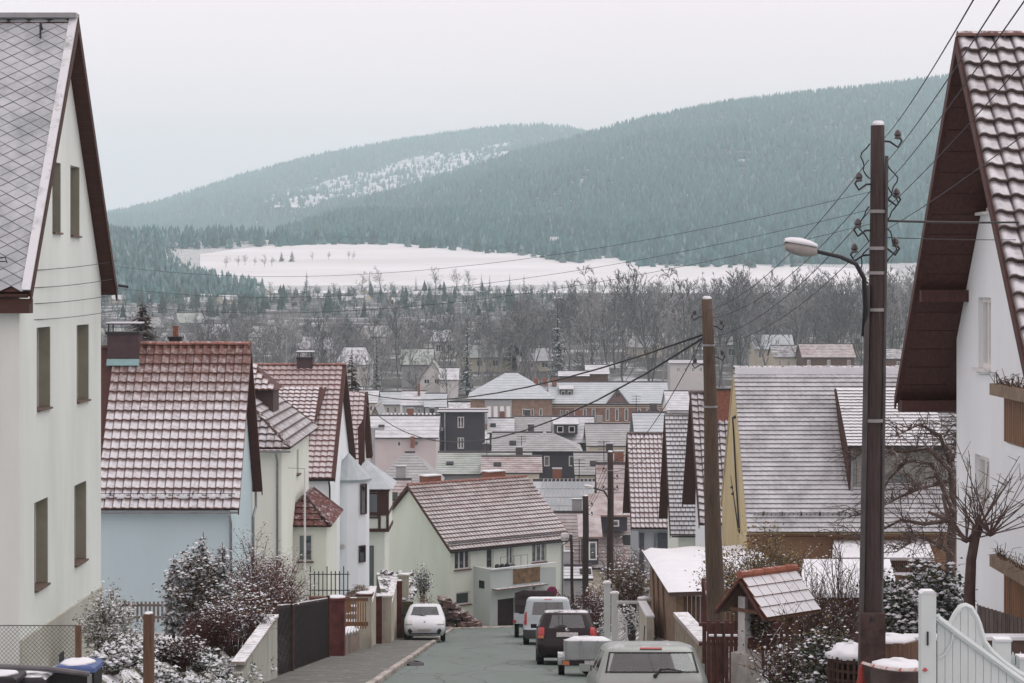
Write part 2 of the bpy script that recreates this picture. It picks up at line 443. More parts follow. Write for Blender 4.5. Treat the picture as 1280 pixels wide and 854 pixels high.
clearcut = mk('cleared_slope_snow', (.78, .76, .80), .95, .1, .02, 0, col2=(.22, .25, .25))
crestR = [(330, 292), (380, 280), (410, 266), (470, 249), (500, 241), (560, 221), (600, 207), (660, 189), (700, 180), (735, 169), (800, 152), (900, 132), (960, 124), (1000, 119), (1060, 114), (1100, 109), (1200, 97), (1280, 88), (1500, 75), (1700, 90)]
def footR(px):
    d = Dof(float(np.interp(px, tx, ty))) if px < 1100 else 1650
    d = max(d, 1640); return d-20, rz(d-20)-3
surfR = hill('hill', 'near wooded hill rising across the right of valley', crestR, 4200, footR, forest_floor, und=14, seed=3)
crestL = [(-400, 330), (0, 300), (100, 276), (140, 268), (200, 255), (250, 239), (300, 223), (350, 209), (400, 196), (450, 187), (500, 178), (560, 169), (600, 164), (640, 160), (680, 159), (710, 162), (735, 168), (800, 190), (900, 230)]
surfL = hill('hill', 'far long wooded hill on the left with cleared patch', crestL, 6500, lambda px: (3200, 40), forest_floor, und=16, seed=5)
crestN = [(-400, 235), (-100, 250), (60, 268), (110, 280), (150, 292), (200, 308), (240, 322), (290, 340), (330, 356)]
surfN = hill('hill', 'low wooded spur behind the cream house', crestN, 1900, lambda px: (1150, -10), forest_floor, und=3, seed=8)
# cleared, snow-filled patch of the far hill, a sheet lying on its slope
def patch(surf, poly, lift, name, label, n=16):
    v = []; f = []
    for i in range(n+1):
        for j in range(n+1):
            u, w = i/n, j/n
            a = [poly[0][k]*(1-u)+poly[1][k]*u for k in (0, 1)]; c = [poly[3][k]*(1-u)+poly[2][k]*u for k in (0, 1)]
            X, D, z = surf(a[0]*(1-w)+c[0]*w, a[1]*(1-w)+c[1]*w); v.append((X, D, z+lift))
    for i in range(n):
        for j in range(n):
            a = i*(n+1)+j; f.append((a, a+1, a+n+2, a+n+1))
    o = mesh_np(name, v, f, clearcut); tag(o, label, kind='structure')

# ------------------------------------------------------------------ forest masses (stuff)
forest_m = mk('distant_conifers', (.05, .07, .06), .95, .1, .2, 0, attr=True)
def cone_forest(name, label, pts, hr, seed, pale=.14, base=(.042, .108, .115), sides=5, tiers=1):
    rr = np.random.RandomState(seed); n = len(pts); pts = np.asarray(pts)
    h = rr.uniform(hr[0], hr[1], n); r = h*rr.uniform(.20, .34, n); ph = rr.rand(n)*6.28
    V = []; Cc = []; F = []
    tint = np.array(base)[None, :]*rr.uniform(.6, 1.5, (n, 1)); sn = rr.rand(n)
    add = np.where(sn > 1-pale, rr.uniform(.03, .12, n), rr.uniform(0, .018, n))[:, None]
    tint = tint+add*np.array([.95, 1, 1.03])[None, :]
    per = 0; vs = []; fs = []
    for tnum in range(tiers):
        z0 = .08+.38*tnum if tiers > 1 else .05; z1 = 1.0 if tnum == tiers-1 else .72; rs = 1-.42*tnum
        ring = []
        for j in range(sides):
            a = 2*math.pi*j/sides
            k = rr.uniform(.75, 1.2, n)
            vs.append(np.stack([pts[:, 0]+np.cos(a+ph)*r*rs*k, pts[:, 1]+np.sin(a+ph)*r*rs*k, pts[:, 2]+h*(z0+rr.uniform(-.05, .05, n))], 1)); ring.append(per); per += 1
        vs.append(np.stack([pts[:, 0]+rr.uniform(-.3, .3, n), pts[:, 1], pts[:, 2]+h*z1], 1)); ap = per; per += 1
        for j in range(sides): fs.append((ring[j], ring[(j+1) % sides], ap))
    V = np.stack(vs, 1).reshape(-1, 3)
    F = (np.arange(n)[:, None, None]*per+np.array(fs)[None]).reshape(-1, 3)
    col = np.repeat(tint, per, 0)
    o = mesh_np(name, V, F, forest_m, col=col); tag(o, label, kind='stuff'); return o
rr = np.random.RandomState(11)
pts = []
while len(pts) < 40000:
    px = rr.uniform(345, 1450); s = rr.rand()**1.25
    pts.append(surfR(px, s))
for px in np.arange(345, 1450, 1.6):            # tree line on the crest
    X, D, z = surfR(px+rr.uniform(-1, 1), 1.0); pts.append((X, D+rr.uniform(-20, 20), z-2))
cone_forest('forest', 'dense dark conifer wood covering the near hill', pts, (9, 16), 1, tiers=1)
pts = []
while len(pts) < 20000:
    px = rr.uniform(-60, 760); s = rr.rand()**1.1
    ins = False
    if 325 < px < 640 and .2 < s < .92:
        t_ = (px-325)/315; ins = (.40-.14*t_) < s+.05*math.sin(px*.07) < (.64+.22*t_)
    if ins and rr.rand() > .36: continue
    pts.append(surfL(px, s))
for px in np.arange(-60, 745, 1.5):
    X, D, z = surfL(px+rr.uniform(-1, 1), 1.0); pts.append((X, D, z-3))
cone_forest('forest', 'hazy conifer wood on the far hill', pts, (14, 22), 2, pale=.1)
patch(surfL, [(330, .38), (640, .24), (640, .86), (330, .64)], 4, 'cleared_slope', 'snowy clearing with sparse trees on the far hill')
pts = [surfN(rr.uniform(20, 330), rr.rand()) for _ in range(3600)]
pts = [p for p in pts if not (rr.rand() < .85 and math.sin(p[0]*.035+1.2)*math.sin(p[1]*.021) > .72)]
cone_forest('forest', 'teal conifer wood on the low left spur', pts, (6, 12), 3, pale=.3, sides=6, tiers=2, base=(.06, .125, .128))  # base colour lightened to teal to imitate the thicker valley haze

# hedges and scattered conifers at the meadow's edges
pts = []
for _ in range(160):
    px = rr.uniform(500, 1000); d = footR(px)[0]+rr.uniform(-40, 10); pts.append((xp(px, d), d, rz(d)))
for _ in range(70):
    px = rr.normal(705, 12); d = 1690+rr.uniform(-60, 60)+(px-700)*-.6; pts.append((xp(px, d), d, rz(d)))
for _ in range(90):
    px = rr.uniform(335, 480); d = Dof(306)+rr.uniform(-10, 60); pts.append((xp(px, d), d, rz(d)))
for _ in range(420):
    px = rr.uniform(120, 330); d = rr.uniform(1800, 2050)-(330-px)*.35; pts.append((xp(px, d), d, rz(d)))
cone_forest('forest', 'fringe of young trees along the upper meadow edge', pts, (8, 16), 6, pale=.3, sides=6, tiers=2)

# ------------------------------------------------------------------ bare trees
bark_far = mk('bare_twigs', (.135, .13, .128), .95, .2, .5, 0, snow=.25, sscale=.9, nz=.45, rnd_obj=.35)
bark_mass = mk('bare_twigs_mass', (.10, .08, .07), .95, .1, .5, 0, attr=True)
def gen_bare(seed, h=16.0, r0=.24, n1=11, n2=8, n3=5, spread=.55, ribbon=True, twig_r=.028):
    """skeleton of a leafless tree -> MB (trunk, limbs, branches, twigs)"""
    q = random.Random(seed); mb = MB()
    def grow(p, d, L, r, lvl):
        k = 4 if lvl < 2 else (2 if lvl == 2 else 1); pts = [p.copy()]; dd = d.copy()
        for i in range(k):
            dd = (dd+Vector((q.uniform(-1, 1), q.uniform(-1, 1), q.uniform(-.3, .6)))*(.16 if lvl == 0 else .26)).normalized()
            pts.append(pts[-1]+dd*L/k)
        rs = [r*(1-.72*i/k) for i in range(k+1)]
        if lvl < 3: mb.tube(pts, rs, 5 if lvl == 0 else 3, cap=False)
        else:
            w_ = d.cross(Vector((q.uniform(-1, 1), q.uniform(-1, 1), q.uniform(-1, 1)))).normalized()*r*1.3
            mb.quad(pts[0]-w_, pts[0]+w_, pts[-1]+w_*.4, pts[-1]-w_*.4)
        if lvl >= 3: return
        cnt = (n1, n2, n3)[lvl]
        for i in range(cnt):
            t_ = q.uniform(.28 if lvl == 0 else .15, 1.0); a = t_*k; i0 = min(k-1, int(a)); pp = pts[i0].lerp(pts[i0+1], a-i0)
            ang = q.uniform(0, 6.28); o_ = dd.orthogonal().normalized(); o2 = dd.cross(o_)
            side = o_*math.cos(ang)+o2*math.sin(ang)
            up = spread*(1.15-.5*t_ if lvl == 0 else 1.0)
            nd = (dd*(1-up*.55)+side*up+Vector((0, 0, .22))).normalized()
            ll = L*(.55 if lvl == 0 else .5)*q.uniform(.6, 1.15)*(1.15-.55*t_)
            grow(pp, nd, ll, max(twig_r, r*(.42 if lvl < 2 else .5)*(1.1-.5*t_)), lvl+1)
    grow(Vector((0, 0, 0)), Vector((0, 0, 1)), h, r0, 0)
    return mb
def mb_np(mb):
    fs = []
    for q in mb.f:
        if len(q) == 4: fs += [(q[0], q[1], q[2]), (q[0], q[2], q[3])]
        else:
            for i in range(1, len(q)-1): fs.append((q[0], q[i], q[i+1]))
    return np.array(mb.v, np.float32), np.array(fs, np.int32)
def scatter(name, label, protos, places, mat, seed, tint=None):
    """places: (x,y,z,scale) -> one joined mass"""
    rr = np.random.RandomState(seed); Vs = []; Fs = []; Cs = []; off = 0
    for (x, y, z, s) in places:
        v, f = protos[rr.randint(len(protos))]; a = rr.rand()*6.28; c, sn = math.cos(a)*s, math.sin(a)*s
        V = np.stack([v[:, 0]*c-v[:, 1]*sn+x, v[:, 0]*sn+v[:, 1]*c+y, v[:, 2]*s*rr.uniform(.85, 1.15)+z], 1)
        Vs.append(V); Fs.append(f+off); off += len(v)
        if tint is not None:
            Cs.append(np.repeat(np.array(tint(rr))[None, :], len(v), 0))
    o = mesh_np(name, np.concatenate(Vs), np.concatenate(Fs), mat, col=np.concatenate(Cs) if Cs else None); tag(o, label, kind='stuff'); return o
protos_s = [mb_np(gen_bare(20+i, 16, .26, 10, 6, 5, .62, twig_r=.06)) for i in range(5)]
def tb(rr):
    k = rr.uniform(.7, 1.5); c = np.array([.145, .148, .150])*k
    return c*1.15+(.13 if rr.rand() < .30 else 0)
def wtree(px, d):
    yt = float(np.interp(px, [100, 450, 620, 760, 1160], [408, 404, 398, 366, 362]))+rr.uniform(0, 40)-(10 if rr.rand() < .08 else 0)
    yb_ = HY-FPX*rz(d)/d; h = min(24, max(5, (yb_-yt)*d/FPX)); return (xp(px, d), d, rz(d)-.5, h/16)
pl = []
for _ in range(400):
    px = rr.uniform(640, 1160); d = rr.uniform(560, 1080); pl.append(wtree(px, d))
for _ in range(520):
    px = rr.uniform(110, 720); d = rr.uniform(520, 800); pl.append(wtree(px, d))
for _ in range(150):
    px = rr.uniform(110, 1150); d = rr.uniform(470, 620); pl.append(wtree(px, d))
scatter('woodland', 'bare grey brown wood filling the valley bottom', protos_s, pl, bark_mass, 4, tb)
pl = []
for _ in range(820):
    px = rr.uniform(100, 720); d = rr.uniform(860, 1310); pl.append((xp(px, d), d, rz(d)-.5, rr.uniform(.22, .5)))
def tb2(rr):
    k = rr.uniform(.7, 1.4); return np.array([.068, .095, .095])*k+(.2 if rr.rand() < .2 else 0)
protos_f = [mb_np(gen_bare(40+i, 16, .35, 7, 5, 2, .75, twig_r=.15)) for i in range(4)]
scatter('woodland', 'hazy gardens and trees at the meadow foot', protos_f, pl, bark_mass, 5, tb2)
pts = []
for _ in range(150):
    px = rr.uniform(110, 740); d = rr.uniform(900, 1320); pts.append((xp(px, d), d, rz(d)-.5))
cone_forest('forest', 'scattered conifers among the hazy gardens', pts, (3, 12), 12, pale=.25, sides=6, tiers=2, base=(.035, .055, .05))

wf_ = mk('woodland_floor', (.085, .085, .08), .95, .3, .05, 0, snow=.27, sscale=.05, nz=.3, soft=.12)
v = []; f = []
cols = np.linspace(-300, 1600, 60); dd_ = np.linspace(450, 1326, 30)
for d in dd_:
    for x in cols: v.append((xp(x, d), d, rz(d)+.35))
for j in range(len(dd_)-1):
    for i in range(len(cols)-1):
        a = j*len(cols)+i; f.append((a, a+1, a+1+len(cols), a+len(cols)))
o = mesh_np('woodland_ground', v, f, wf_); tag(o, 'leaf litter and thin snow under the bare wood', kind='structure')
bare_meshes = []
for i in range(4):
    mbx = gen_bare(70+i, 16, .28, 11, 7, 5, .55, twig_r=.05); me = bpy.data.meshes.new('branches'); me.from_pydata(mbx.v, [], mbx.f); me.materials.append(bark_far); bare_meshes.append(me)
spots = [(735, 470, 455, 1.15), (780, 472, 470, .95), (812, 468, 480, 1.1), (850, 470, 500, 1.0), (700, 476, 430, .8), (655, 470, 470, .7), (610, 476, 440, .75), (560, 480, 430, .7),
         (520, 476, 440, .8), (478, 470, 460, .75), (455, 480, 440, .7), (405, 462, 500, .7), (370, 462, 500, .8), (925, 455, 520, 1.1), (960, 452, 540, 1.2), (1000, 452, 520, 1.1),
         (1040, 452, 540, 1.25), (1075, 454, 520, 1.1), (1120, 454, 520, 1.2), (900, 456, 540, 1.2), (870, 458, 560, 1.2), (828, 458, 580, 1.3), (760, 460, 560, 1.2), (330, 452, 560, .8), (290, 448, 600, .8), (245, 446, 600, .8)]
for i, (px, py, d, s) in enumerate(spots):
    t0 = thing('bare_tree', 'leafless grey brown tree among the wood behind the town', 'tree', (xp(px, d), d, rz(d)-.4), i*1.7, 'bare trees in the wood behind the town')
    t0.scale = (s*.85, s*.85, s*rnd.uniform(.65, .85))
    br = bpy.data.objects.new('branches', bare_meshes[i % 4]); C.objects.link(br); br.parent = t0

# conifers that stand out
needle_m = mk('conifer_needles', (.028, .04, .032), .95, .3, 2, 0, snow=.40, sscale=2.2, nz=.5)
needle_b = mk('brown_conifer_needles', (.05, .04, .034), .95, .3, 2, 0, snow=.22, sscale=2.2, nz=.5)
trunk_m = mk('conifer_trunk', (.06, .045, .035), .95, .2, 3, .2)
def conifer(name, label, loc, h, r, seed, mat, tiers=16, dense=11, group=None, pw=.85):
    q = random.Random(seed); t0 = thing(name, label, 'tree', loc, 0, group)
    MB().tube([(0, 0, 0), (0, 0, h*.5), (0, 0, h)], [h*.022, h*.014, h*.003], 6).build('trunk', trunk_m, t0, local=True)
    mb = MB()
    for i in range(tiers):
        z = h*(.10+.88*i/tiers); rad = r*(1-i/tiers)**pw+.08*r
        for j in range(dense):
            a = q.uniform(0, 6.28); L = rad*q.uniform(.6, 1.15); dz = -L*q.uniform(.15, .5)
            z1 = z+q.uniform(-.5, .5)*h/tiers; w = L*q.uniform(.16, .28)
            d = Vector((math.cos(a), math.sin(a), 0)); s_ = Vector((-d.y, d.x, 0))
            p0 = Vector((0, 0, z1)); p1 = p0+d*L*.55+Vector((0, 0, dz*.35)); p2 = p0+d*L+Vector((0, 0, dz))
            n = len(mb.v)
            mb.v += [tuple(p0), tuple(p1+s_*w+Vector((0, 0, -w*.5))), tuple(p2), tuple(p1-s_*w+Vector((0, 0, -w*.5))), tuple(p1+Vector((0, 0, w*.25)))]
            mb.f += [(n, n+1, n+4), (n+1, n+2, n+4), (n+2, n+3, n+4), (n+3, n, n+4), (n, n+3, n+1), (n+1, n+3, n+2)]
    mb.build('crown', mat, t0, local=True); return t0
def at_ground(px, d, dz=0): return (xp(px, d), d, rz(d)+dz)
conifer('spruce_tree', 'tall dark spruce directly behind the brick school roof', at_ground(697, 440), 22.5, 3.3, 1, needle_m, 20, 14)
conifer('spruce_tree', 'narrow dark conifer left of the tall spruce, above white villa', at_ground(584, 470), 18.5, 2.2, 2, needle_m, 18, 12)
conifer('pine_tree', 'broad brownish pine between narrow conifer and tall spruce', at_ground(646, 560), 21, 4.2, 3, needle_b, 15, 12)
conifer('spruce_tree', 'dark bushy conifer behind capped chimney of pale blue house', P(178, 470, 120), 4.5, 1.25, 4, needle_b, 16, 16, pw=.5)
conifer('cypress_tree', 'slim dark conifer beside the white roofed villa on the left', at_ground(471, 480), 14, 1.7, 5, needle_m, 16, 12)
conifer('spruce_tree', 'spiky snowy conifer top behind the pink roofed house with dormer', P(440, 520, 150), 5.2, 1.1, 6, needle_b, 13, 11)
for i, (px, h, r) in enumerate([(352, 9, 3), (365, 10, 3.2)]):
    d = 1640; conifer('meadow_tree', ('small dark tree standing left of its twin on meadow', 'rounder dark tree, right one of the meadow pair')[i], (xp(px, d), d, rz(d)), h, r, 8+i, needle_m, 10, 12)
for i, (px, d) in enumerate([(390, 1650), (411, 1655), (436, 1660), (441, 1655)]):
    t0 = thing('meadow_tree', 'tiny bare tree dotted on the open snowy meadow', 'tree', (xp(px, d), d, rz(d)), i, 'tiny trees dotted on the meadow'); t0.scale = (.45, .45, .38)
    br = bpy.data.objects.new('branches', bare_meshes[i % 4]); C.objects.link(br); br.parent = t0
for i, (px, d, s) in enumerate([(298, 1600, .5), (306, 1605, .55), (318, 1600, .45), (330, 1590, .6), (340, 1595, .5), (282, 1580, .6), (476, 1380, 1.0), (545, 1385, 1.0), (570, 1390, .95), (588, 1385, .9), (452, 1380, .8)]):
    t0 = thing('bare_tree', ('round hazy bare tree against the lower meadow edge' if i > 5 else 'small bare tree of the hedgerow on the meadow left'), 'tree', (xp(px, d), d, rz(d)), i*2.1, ('hazy bare trees along the lower meadow edge' if i > 5 else 'hedgerow trees on the meadow left')); t0.scale = (s*1.3, s*1.3, s*.8)
    br = bpy.data.objects.new('branches', bare_meshes[(i+1) % 4]); C.objects.link(br); br.parent = t0
for i, (px, d, h) in enumerate([(520, 1370, 11), (602, 1370, 13), (612, 1375, 12), (637, 1370, 13), (655, 1375, 12), (462, 1330, 15), (383, 1320, 16)]):
    conifer('conifer_tree', 'small dark conifer among gardens below the meadow', (xp(px, d), d, rz(d)), h, h*.17, 30+i, needle_m, 9, 9, 'dark conifers in gardens below the meadow')
# ------------------------------------------------------------------ house kit
def clip_poly(poly, a, b, c):
    """keep a*u+b*v<=c"""
    out = []
    for i in range(len(poly)):
        p, q = poly[i], poly[(i+1) % len(poly)]; fp = a*p[0]+b*p[1]-c; fq = a*q[0]+b*q[1]-c
        if fp <= 0: out.append(p)
        if fp*fq < 0:
            t_ = fp/(fp-fq); out.append((p[0]+(q[0]-p[0])*t_, p[1]+(q[1]-p[1])*t_))
    return out
def wall(parent, O, U, Nn, poly, holes, mat, depth=.2, name='wall'):
    """convex wall polygon in (u, v=z) with rectangular openings and real reveals"""
    O, U, Nn = Vector(O), Vector(U).normalized(), Vector(Nn).normalized(); Z = Vector((0, 0, 1))
    pt = lambda u, v, d=0: O+U*u+Z*v-Nn*d
    us = sorted({min(p[0] for p in poly), max(p[0] for p in poly)} | {h[0] for h in holes} | {h[1] for h in holes})
    vs = sorted({min(p[1] for p in poly), max(p[1] for p in poly)} | {h[2] for h in holes} | {h[3] for h in holes})
    mb = MB(); area = sum(poly[i][0]*poly[(i+1) % len(poly)][1]-poly[(i+1) % len(poly)][0]*poly[i][1] for i in range(len(poly)))
    sg = 1 if area > 0 else -1
    for i in range(len(us)-1):
        for j in range(len(vs)-1):
            cu, cv = (us[i]+us[i+1])/2, (vs[j]+vs[j+1])/2
            if any(h[0] < cu < h[1] and h[2] < cv < h[3] for h in holes): continue
            c = [(us[i], vs[j]), (us[i+1], vs[j]), (us[i+1], vs[j+1]), (us[i], vs[j+1])]
            for k in range(len(poly)):
                p, q = poly[k], poly[(k+1) % len(poly)]
                a, b_ = (q[1]-p[1])*sg, -(q[0]-p[0])*sg
                c = clip_poly(c, a, b_, a*p[0]+b_*p[1]+1e-7)
                if len(c) < 3: break
            if len(c) >= 3: mb.poly([pt(*p) for p in c])
    for (u0, u1, v0, v1) in holes:
        for (a, b_) in (((u0, v0), (u1, v0)), ((u1, v0), (u1, v1)), ((u1, v1), (u0, v1)), ((u0, v1), (u0, v0))):
            mb.quad(pt(*a), pt(*b_), pt(*b_, depth), pt(*a, depth))
    return mb.build(name, mat, parent)
def window(parent, O, U, Nn, h, depth=.16, frame=None, fw=.07, mull=1, back=None, sill=None, bars=0, name='window', trans=False):
    O, U, Nn = Vector(O), Vector(U).normalized(), Vector(Nn).normalized(); Z = Vector((0, 0, 1)); u0, u1, v0, v1 = h
    pt = lambda u, v, d=0: O+U*u+Z*v-Nn*d
    frame = frame or framew; mb = MB(); d = depth-.03
    def fb(a0, a1, b0, b1): mb.obox(pt((a0+a1)/2, (b0+b1)/2, d), U*(a1-a0)/2, Nn*.03, Z*(b1-b0)/2)
    fb(u0, u0+fw, v0, v1); fb(u1-fw, u1, v0, v1); fb(u0+fw, u1-fw, v0, v0+fw); fb(u0+fw, u1-fw, v1-fw, v1)
    for k in range(1, mull+1):
        um = u0+(u1-u0)*k/(mull+1); fb(um-fw*.5, um+fw*.5, v0+fw, v1-fw)
    for k in range(1, bars+1):
        vm = v0+(v1-v0)*k/(bars+1)
        fb(u0+fw, u1-fw, vm-fw*.3, vm+fw*.3)
    w = mb.build(name, frame, parent)
    MB().quad(pt(u0+fw*.5, v0+fw*.5, depth-.012), pt(u1-fw*.5, v0+fw*.5, depth-.012), pt(u1-fw*.5, v1-fw*.5, depth-.012), pt(u0+fw*.5, v1-fw*.5, depth-.012)).build('pane', glass, w)
    MB().quad(pt(u0, v0, depth+.12), pt(u1, v0, depth+.12), pt(u1, v1, depth+.12), pt(u0, v1, depth+.12)).build('window_backing', back or darkroom, w)  # window backing; the dark sheets stand in for the shade of unlit rooms
    if sill: MB().obox(pt((u0+u1)/2, v0-.02, depth/2-.06), U*((u1-u0)/2+.05), Nn*(depth/2+.05), Z*.025).build('sill', sill, w)
    return w
TILE = {}
def tile_mesh(style, gauge, tw, thick):
    key = (style, round(gauge, 3), round(tw, 3))
    if key in TILE: return TILE[key]
    mb = MB(); ov = gauge*1.08
    if style == 'pan': prof = [(0, -.012), (.04, .022), (.16, .05), (.32, .05), (.48, .022), (.62, .004), (.92, .0), (1.0, -.016)]
    elif style == 'flat': prof = [(.02, 0), (.33, .004), (.66, .004), (.98, 0)]
    elif style == 'low': prof = [(0, .0), (.3, .012), (.6, .012), (1.0, .0)]
    elif style == 'wave': prof = [(0, .01), (.25, .04), (.5, .03), (.75, .0), (1.0, .008)]
    if style == 'diamond':
        a, h = tw*.495, gauge*.98
        pts = [(0, -h), (a, 0), (0, h), (-a, 0)]
        zt = lambda v: thick*(1.15-.75*(v+h)/(2*h))
        n = len(mb.v); mb.v += [(u, v, zt(v)) for u, v in pts]+[(u, v, zt(v)-thick) for u, v in pts]
        mb.f += [(0, 1, 2, 3), (0, 4, 5, 1), (3, 7, 4, 0)]; mb.uv = [(u/(2*a)+.5, v/(2*h)+.5) for u, v in pts]*2
    else:
        k = len(prof); sc = min(1, tw/.22); mb.uv = []
        for (p, z) in prof:
            u = (p-.5)*tw; zz = z*sc
            dv = -.03*gauge*math.sin(p*math.pi) if style == 'flat' else 0
            mb.v += [(u, dv, zz+thick), (u, ov, zz), (u, dv, zz-.02)]; pu = .5 if style == 'low' else p; mb.uv += [(pu, 0), (pu, 1.12), (pu, 0)]
        for i in range(k-1):
            a = i*3; b_ = a+3; mb.f += [(a, b_, b_+1, a+1), (a+2, b_+2, b_, a)]
        mb.f += [(0, 1, 2), ((k-1)*3, (k-1)*3+2, (k-1)*3+1)]
    TILE[key] = mb; return mb
TILE_ME = {}
def tiles(parent, A, U, V, Lu, Lv, gauge, tw, mat, style='pan', objects=False, clip=None, thick=.06, jit=.006, name='tile', seed=0, lift=.012):
    """cover a slope (A eave corner, U along the eave, V up the slope) with overlapping tiles"""
    A, U, V = Vector(A), Vector(U).normalized(), Vector(V).normalized(); Nn = U.cross(V)
    if Nn.z < 0: Nn = -Nn
    q = random.Random(seed); mb = tile_mesh(style, gauge, tw, thick)
    nr = max(1, round(Lv/gauge)) if style != 'diamond' else int(Lv/gauge)
    gs = Lv/nr if style != 'diamond' else gauge; nc = max(1, round(Lu/tw)); cnt = 0; out = MB(); out.uv = []
    key = (id(mb), mat.name)
    if objects and key not in TILE_ME:
        me = bpy.data.meshes.new(name); me.from_pydata(mb.v, [], mb.f); me.materials.append(mat); put_uv(me, mb.uv); TILE_ME[key] = me
    Minv = ORG[parent.name].inverted() if parent.name in ORG else Matrix()
    Ux = U if U.cross(V).dot(Nn) > 0 else U
    big = []
    for r_ in range(nr):
        sh = .5 if (style in ('flat', 'diamond') and r_ % 2) else 0
        for c_ in range(nc+(1 if sh else 0)):
            u = (c_+.5-sh)*tw; v = r_*gs+(gauge if style == 'diamond' else 0)
            if style == 'flat': u = min(max(u, tw*.5), Lu-tw*.5)
            if style == 'diamond' and (u < 0 or u > Lu): continue
            if clip and not clip(u, v+gauge*.5): continue
            p = A+U*u+V*v+Nn*(lift+q.uniform(-.3, .7)*jit)
            a = q.uniform(-1, 1)*jit*1.5
            if style == 'diamond' and u+tw*.5 > Lu:          # slates trimmed along the verge
                m4 = MB(); h_ = gauge*.98; pl = clip_poly([(0, -h_), (tw*.495, 0), (0, h_), (-tw*.495, 0)], 1, 0, Lu-u)
                m4.prism([p+U*a_+V*b_+Nn*(thick*(.4-.75*(b_+h_)/(2*h_))) for a_, b_ in pl], Nn*thick); m4.uv = [(a_/tw+.5, b_/(2*h_)+.5) for a_, b_ in pl]*2; m4.build(name, mat, parent); continue
            if objects and cnt < 300:
                X = (U*math.cos(a)+V*math.sin(a)); Y = (V*math.cos(a)-U*math.sin(a)); Zv = X.cross(Y)
                if Zv.z < 0: X = -X; Zv = -Zv
                M = Matrix((X, Y, Zv)).transposed().to_4x4(); M.translation = p
                o = bpy.data.objects.new(name, TILE_ME[key]); C.objects.link(o); o.parent = parent; o.matrix_local = Minv @ M
                cnt += 1
            else:
                n = len(out.v); flip = U.cross(V).dot(Nn) < 0
                out.uv += mb.uv
                for (x, y, z) in mb.v: out.v.append(tuple(p+U*x+V*y+Nn*z))
                out.f += [tuple(n+i for i in (f_[::-1] if flip else f_)) for f_ in mb.f]
    if out.v: out.build('tiles' if False else 'tile_field', mat, parent, kind='stuff')
def slab(parent, pts, thick, mat, name='roof'):
    a, b_, c = [Vector(p) for p in pts[:3]]; n = (b_-a).cross(c-a).normalized()
    if n.z < 0: n = -n
    return MB().prism(pts, -n*thick).build(name, mat, parent)

def gable_x(root, side, Xw, Dn, Df, ze, zr, zb, length, ov, oe, wallm, roofm, under, tile=None, holes=(), front_holes=(), depth=.2, barge=None, ridge_tile=None, frontwall=None, sag=0, far_tiles=False):
    """house whose ridge runs away from the street (along x); gable wall on plane x=Xw faces the street.
    ze/zr: eave and ridge heights at roof edge; Dn/Df: near and far roof edges."""
    Xo = Xw-side*ov; Xe = Xw+side*length; Dm = (Dn+Df)/2; yn, yf = Dn+oe, Df-oe
    k = (zr-ze)/(Dm-Dn); zwall = ze+k*oe-.16
    # gable wall, u along +y from near wall
    wv = yf-yn; zt = zr-.20
    gw = wall(root, (Xw, yn, 0), (0, 1, 0), (-side, 0, 0), [(0, zb), (wv, zb), (wv, zwall), (wv/2, zt), (0, zwall)], [h[:4] for h in holes], wallm, depth)
    fw_ = wall(root, (Xw, yn, 0), (side, 0, 0), (0, -1, 0), [(0, zb), (length, zb), (length, zwall), (0, zwall)], [h[:4] for h in front_holes], frontwall or wallm, .16)
    MB().quad((Xw, yf, zb), (Xe, yf, zb), (Xe, yf, zwall), (Xw, yf, zwall)).quad((Xe, yn, zb), (Xe, yf, zb), (Xe, yf, zwall), (Xe, yn, zwall)).build('wall', wallm, root)
    rf = slab(root, [(Xo, Dn, ze), (Xe, Dn, ze), (Xe, Dm, zr), (Xo, Dm, zr)], .14, under, 'roof')
    r2 = slab(root, [(Xo, Df, ze), (Xe, Df, ze), (Xe, Dm, zr+.001), (Xo, Dm, zr+.001)], .14, under, 'roof')
    Lv = math.hypot(Dm-Dn, zr-ze); V = Vector((0, Dm-Dn, zr-ze)).normalized()
    xa, xb = min(Xo, Xe), max(Xo, Xe)
    if tile:
        tl = dict(tile); vis = tl.pop('vis', None)
        if vis: xa, xb = max(xa, vis[0]), min(xb, vis[1])
        tiles(rf, (xa, Dn-.03, ze-.02), (1, 0, 0), V, xb-xa, Lv, mat=roofm, **tl)
        if tile.get('style') != 'diamond':
            tiles(r2, (xa, Df+.03, ze-.02), (1, 0, 0), Vector((0, Dm-Df, zr-ze)), xb-xa, Lv, max(.4, tile['gauge']*1.5), tile['tw']*1.5, roofm, 'wave' if tile['style'] != 'flat' else 'flat')
    if barge:
        for (d0, w) in ((Dn, -1), (Df, 1)):
            MB().prism([(Xo, d0, ze+.03), (Xo, Dm, zr+.03), (Xo, Dm, zr-.24), (Xo, d0, ze-.2)], (-side*.035, 0, 0)).build('barge_board', barge, root)
    if ridge_tile:
        mt, L_ = ridge_tile; n = int((xb-xa)/L_); me = None
        for i in range(min(n, 60)):
            x0 = xa+i*L_ if side > 0 else xb-(i+1)*L_
            mb = MB(); pr = []
            for j in range(7):
                a = math.pi*j/6; pr.append((math.cos(a)*.115, math.sin(a)*.10))
            if me is None:
                for j in range(6):
                    (y0, z0), (y1, z1) = pr[j], pr[j+1]
                    mb.quad((0, y0, z0), (L_*1.04, y0*.9, z0*.9), (L_*1.04, y1*.9, z1*.9), (0, y1, z1))
                mb.poly([(0, y, z) for y, z in pr])
                o = mb.build('ridge_tile', mt, rf, local=True); me = o.data
            else:
                o = bpy.data.objects.new('ridge_tile', me); C.objects.link(o); o.parent = rf
            o.matrix_local = ORG[rf.name].inverted() @ Matrix.Translation((x0, Dm, zr+.035+rnd.uniform(-.006, .006)))
    return gw, fw_, rf
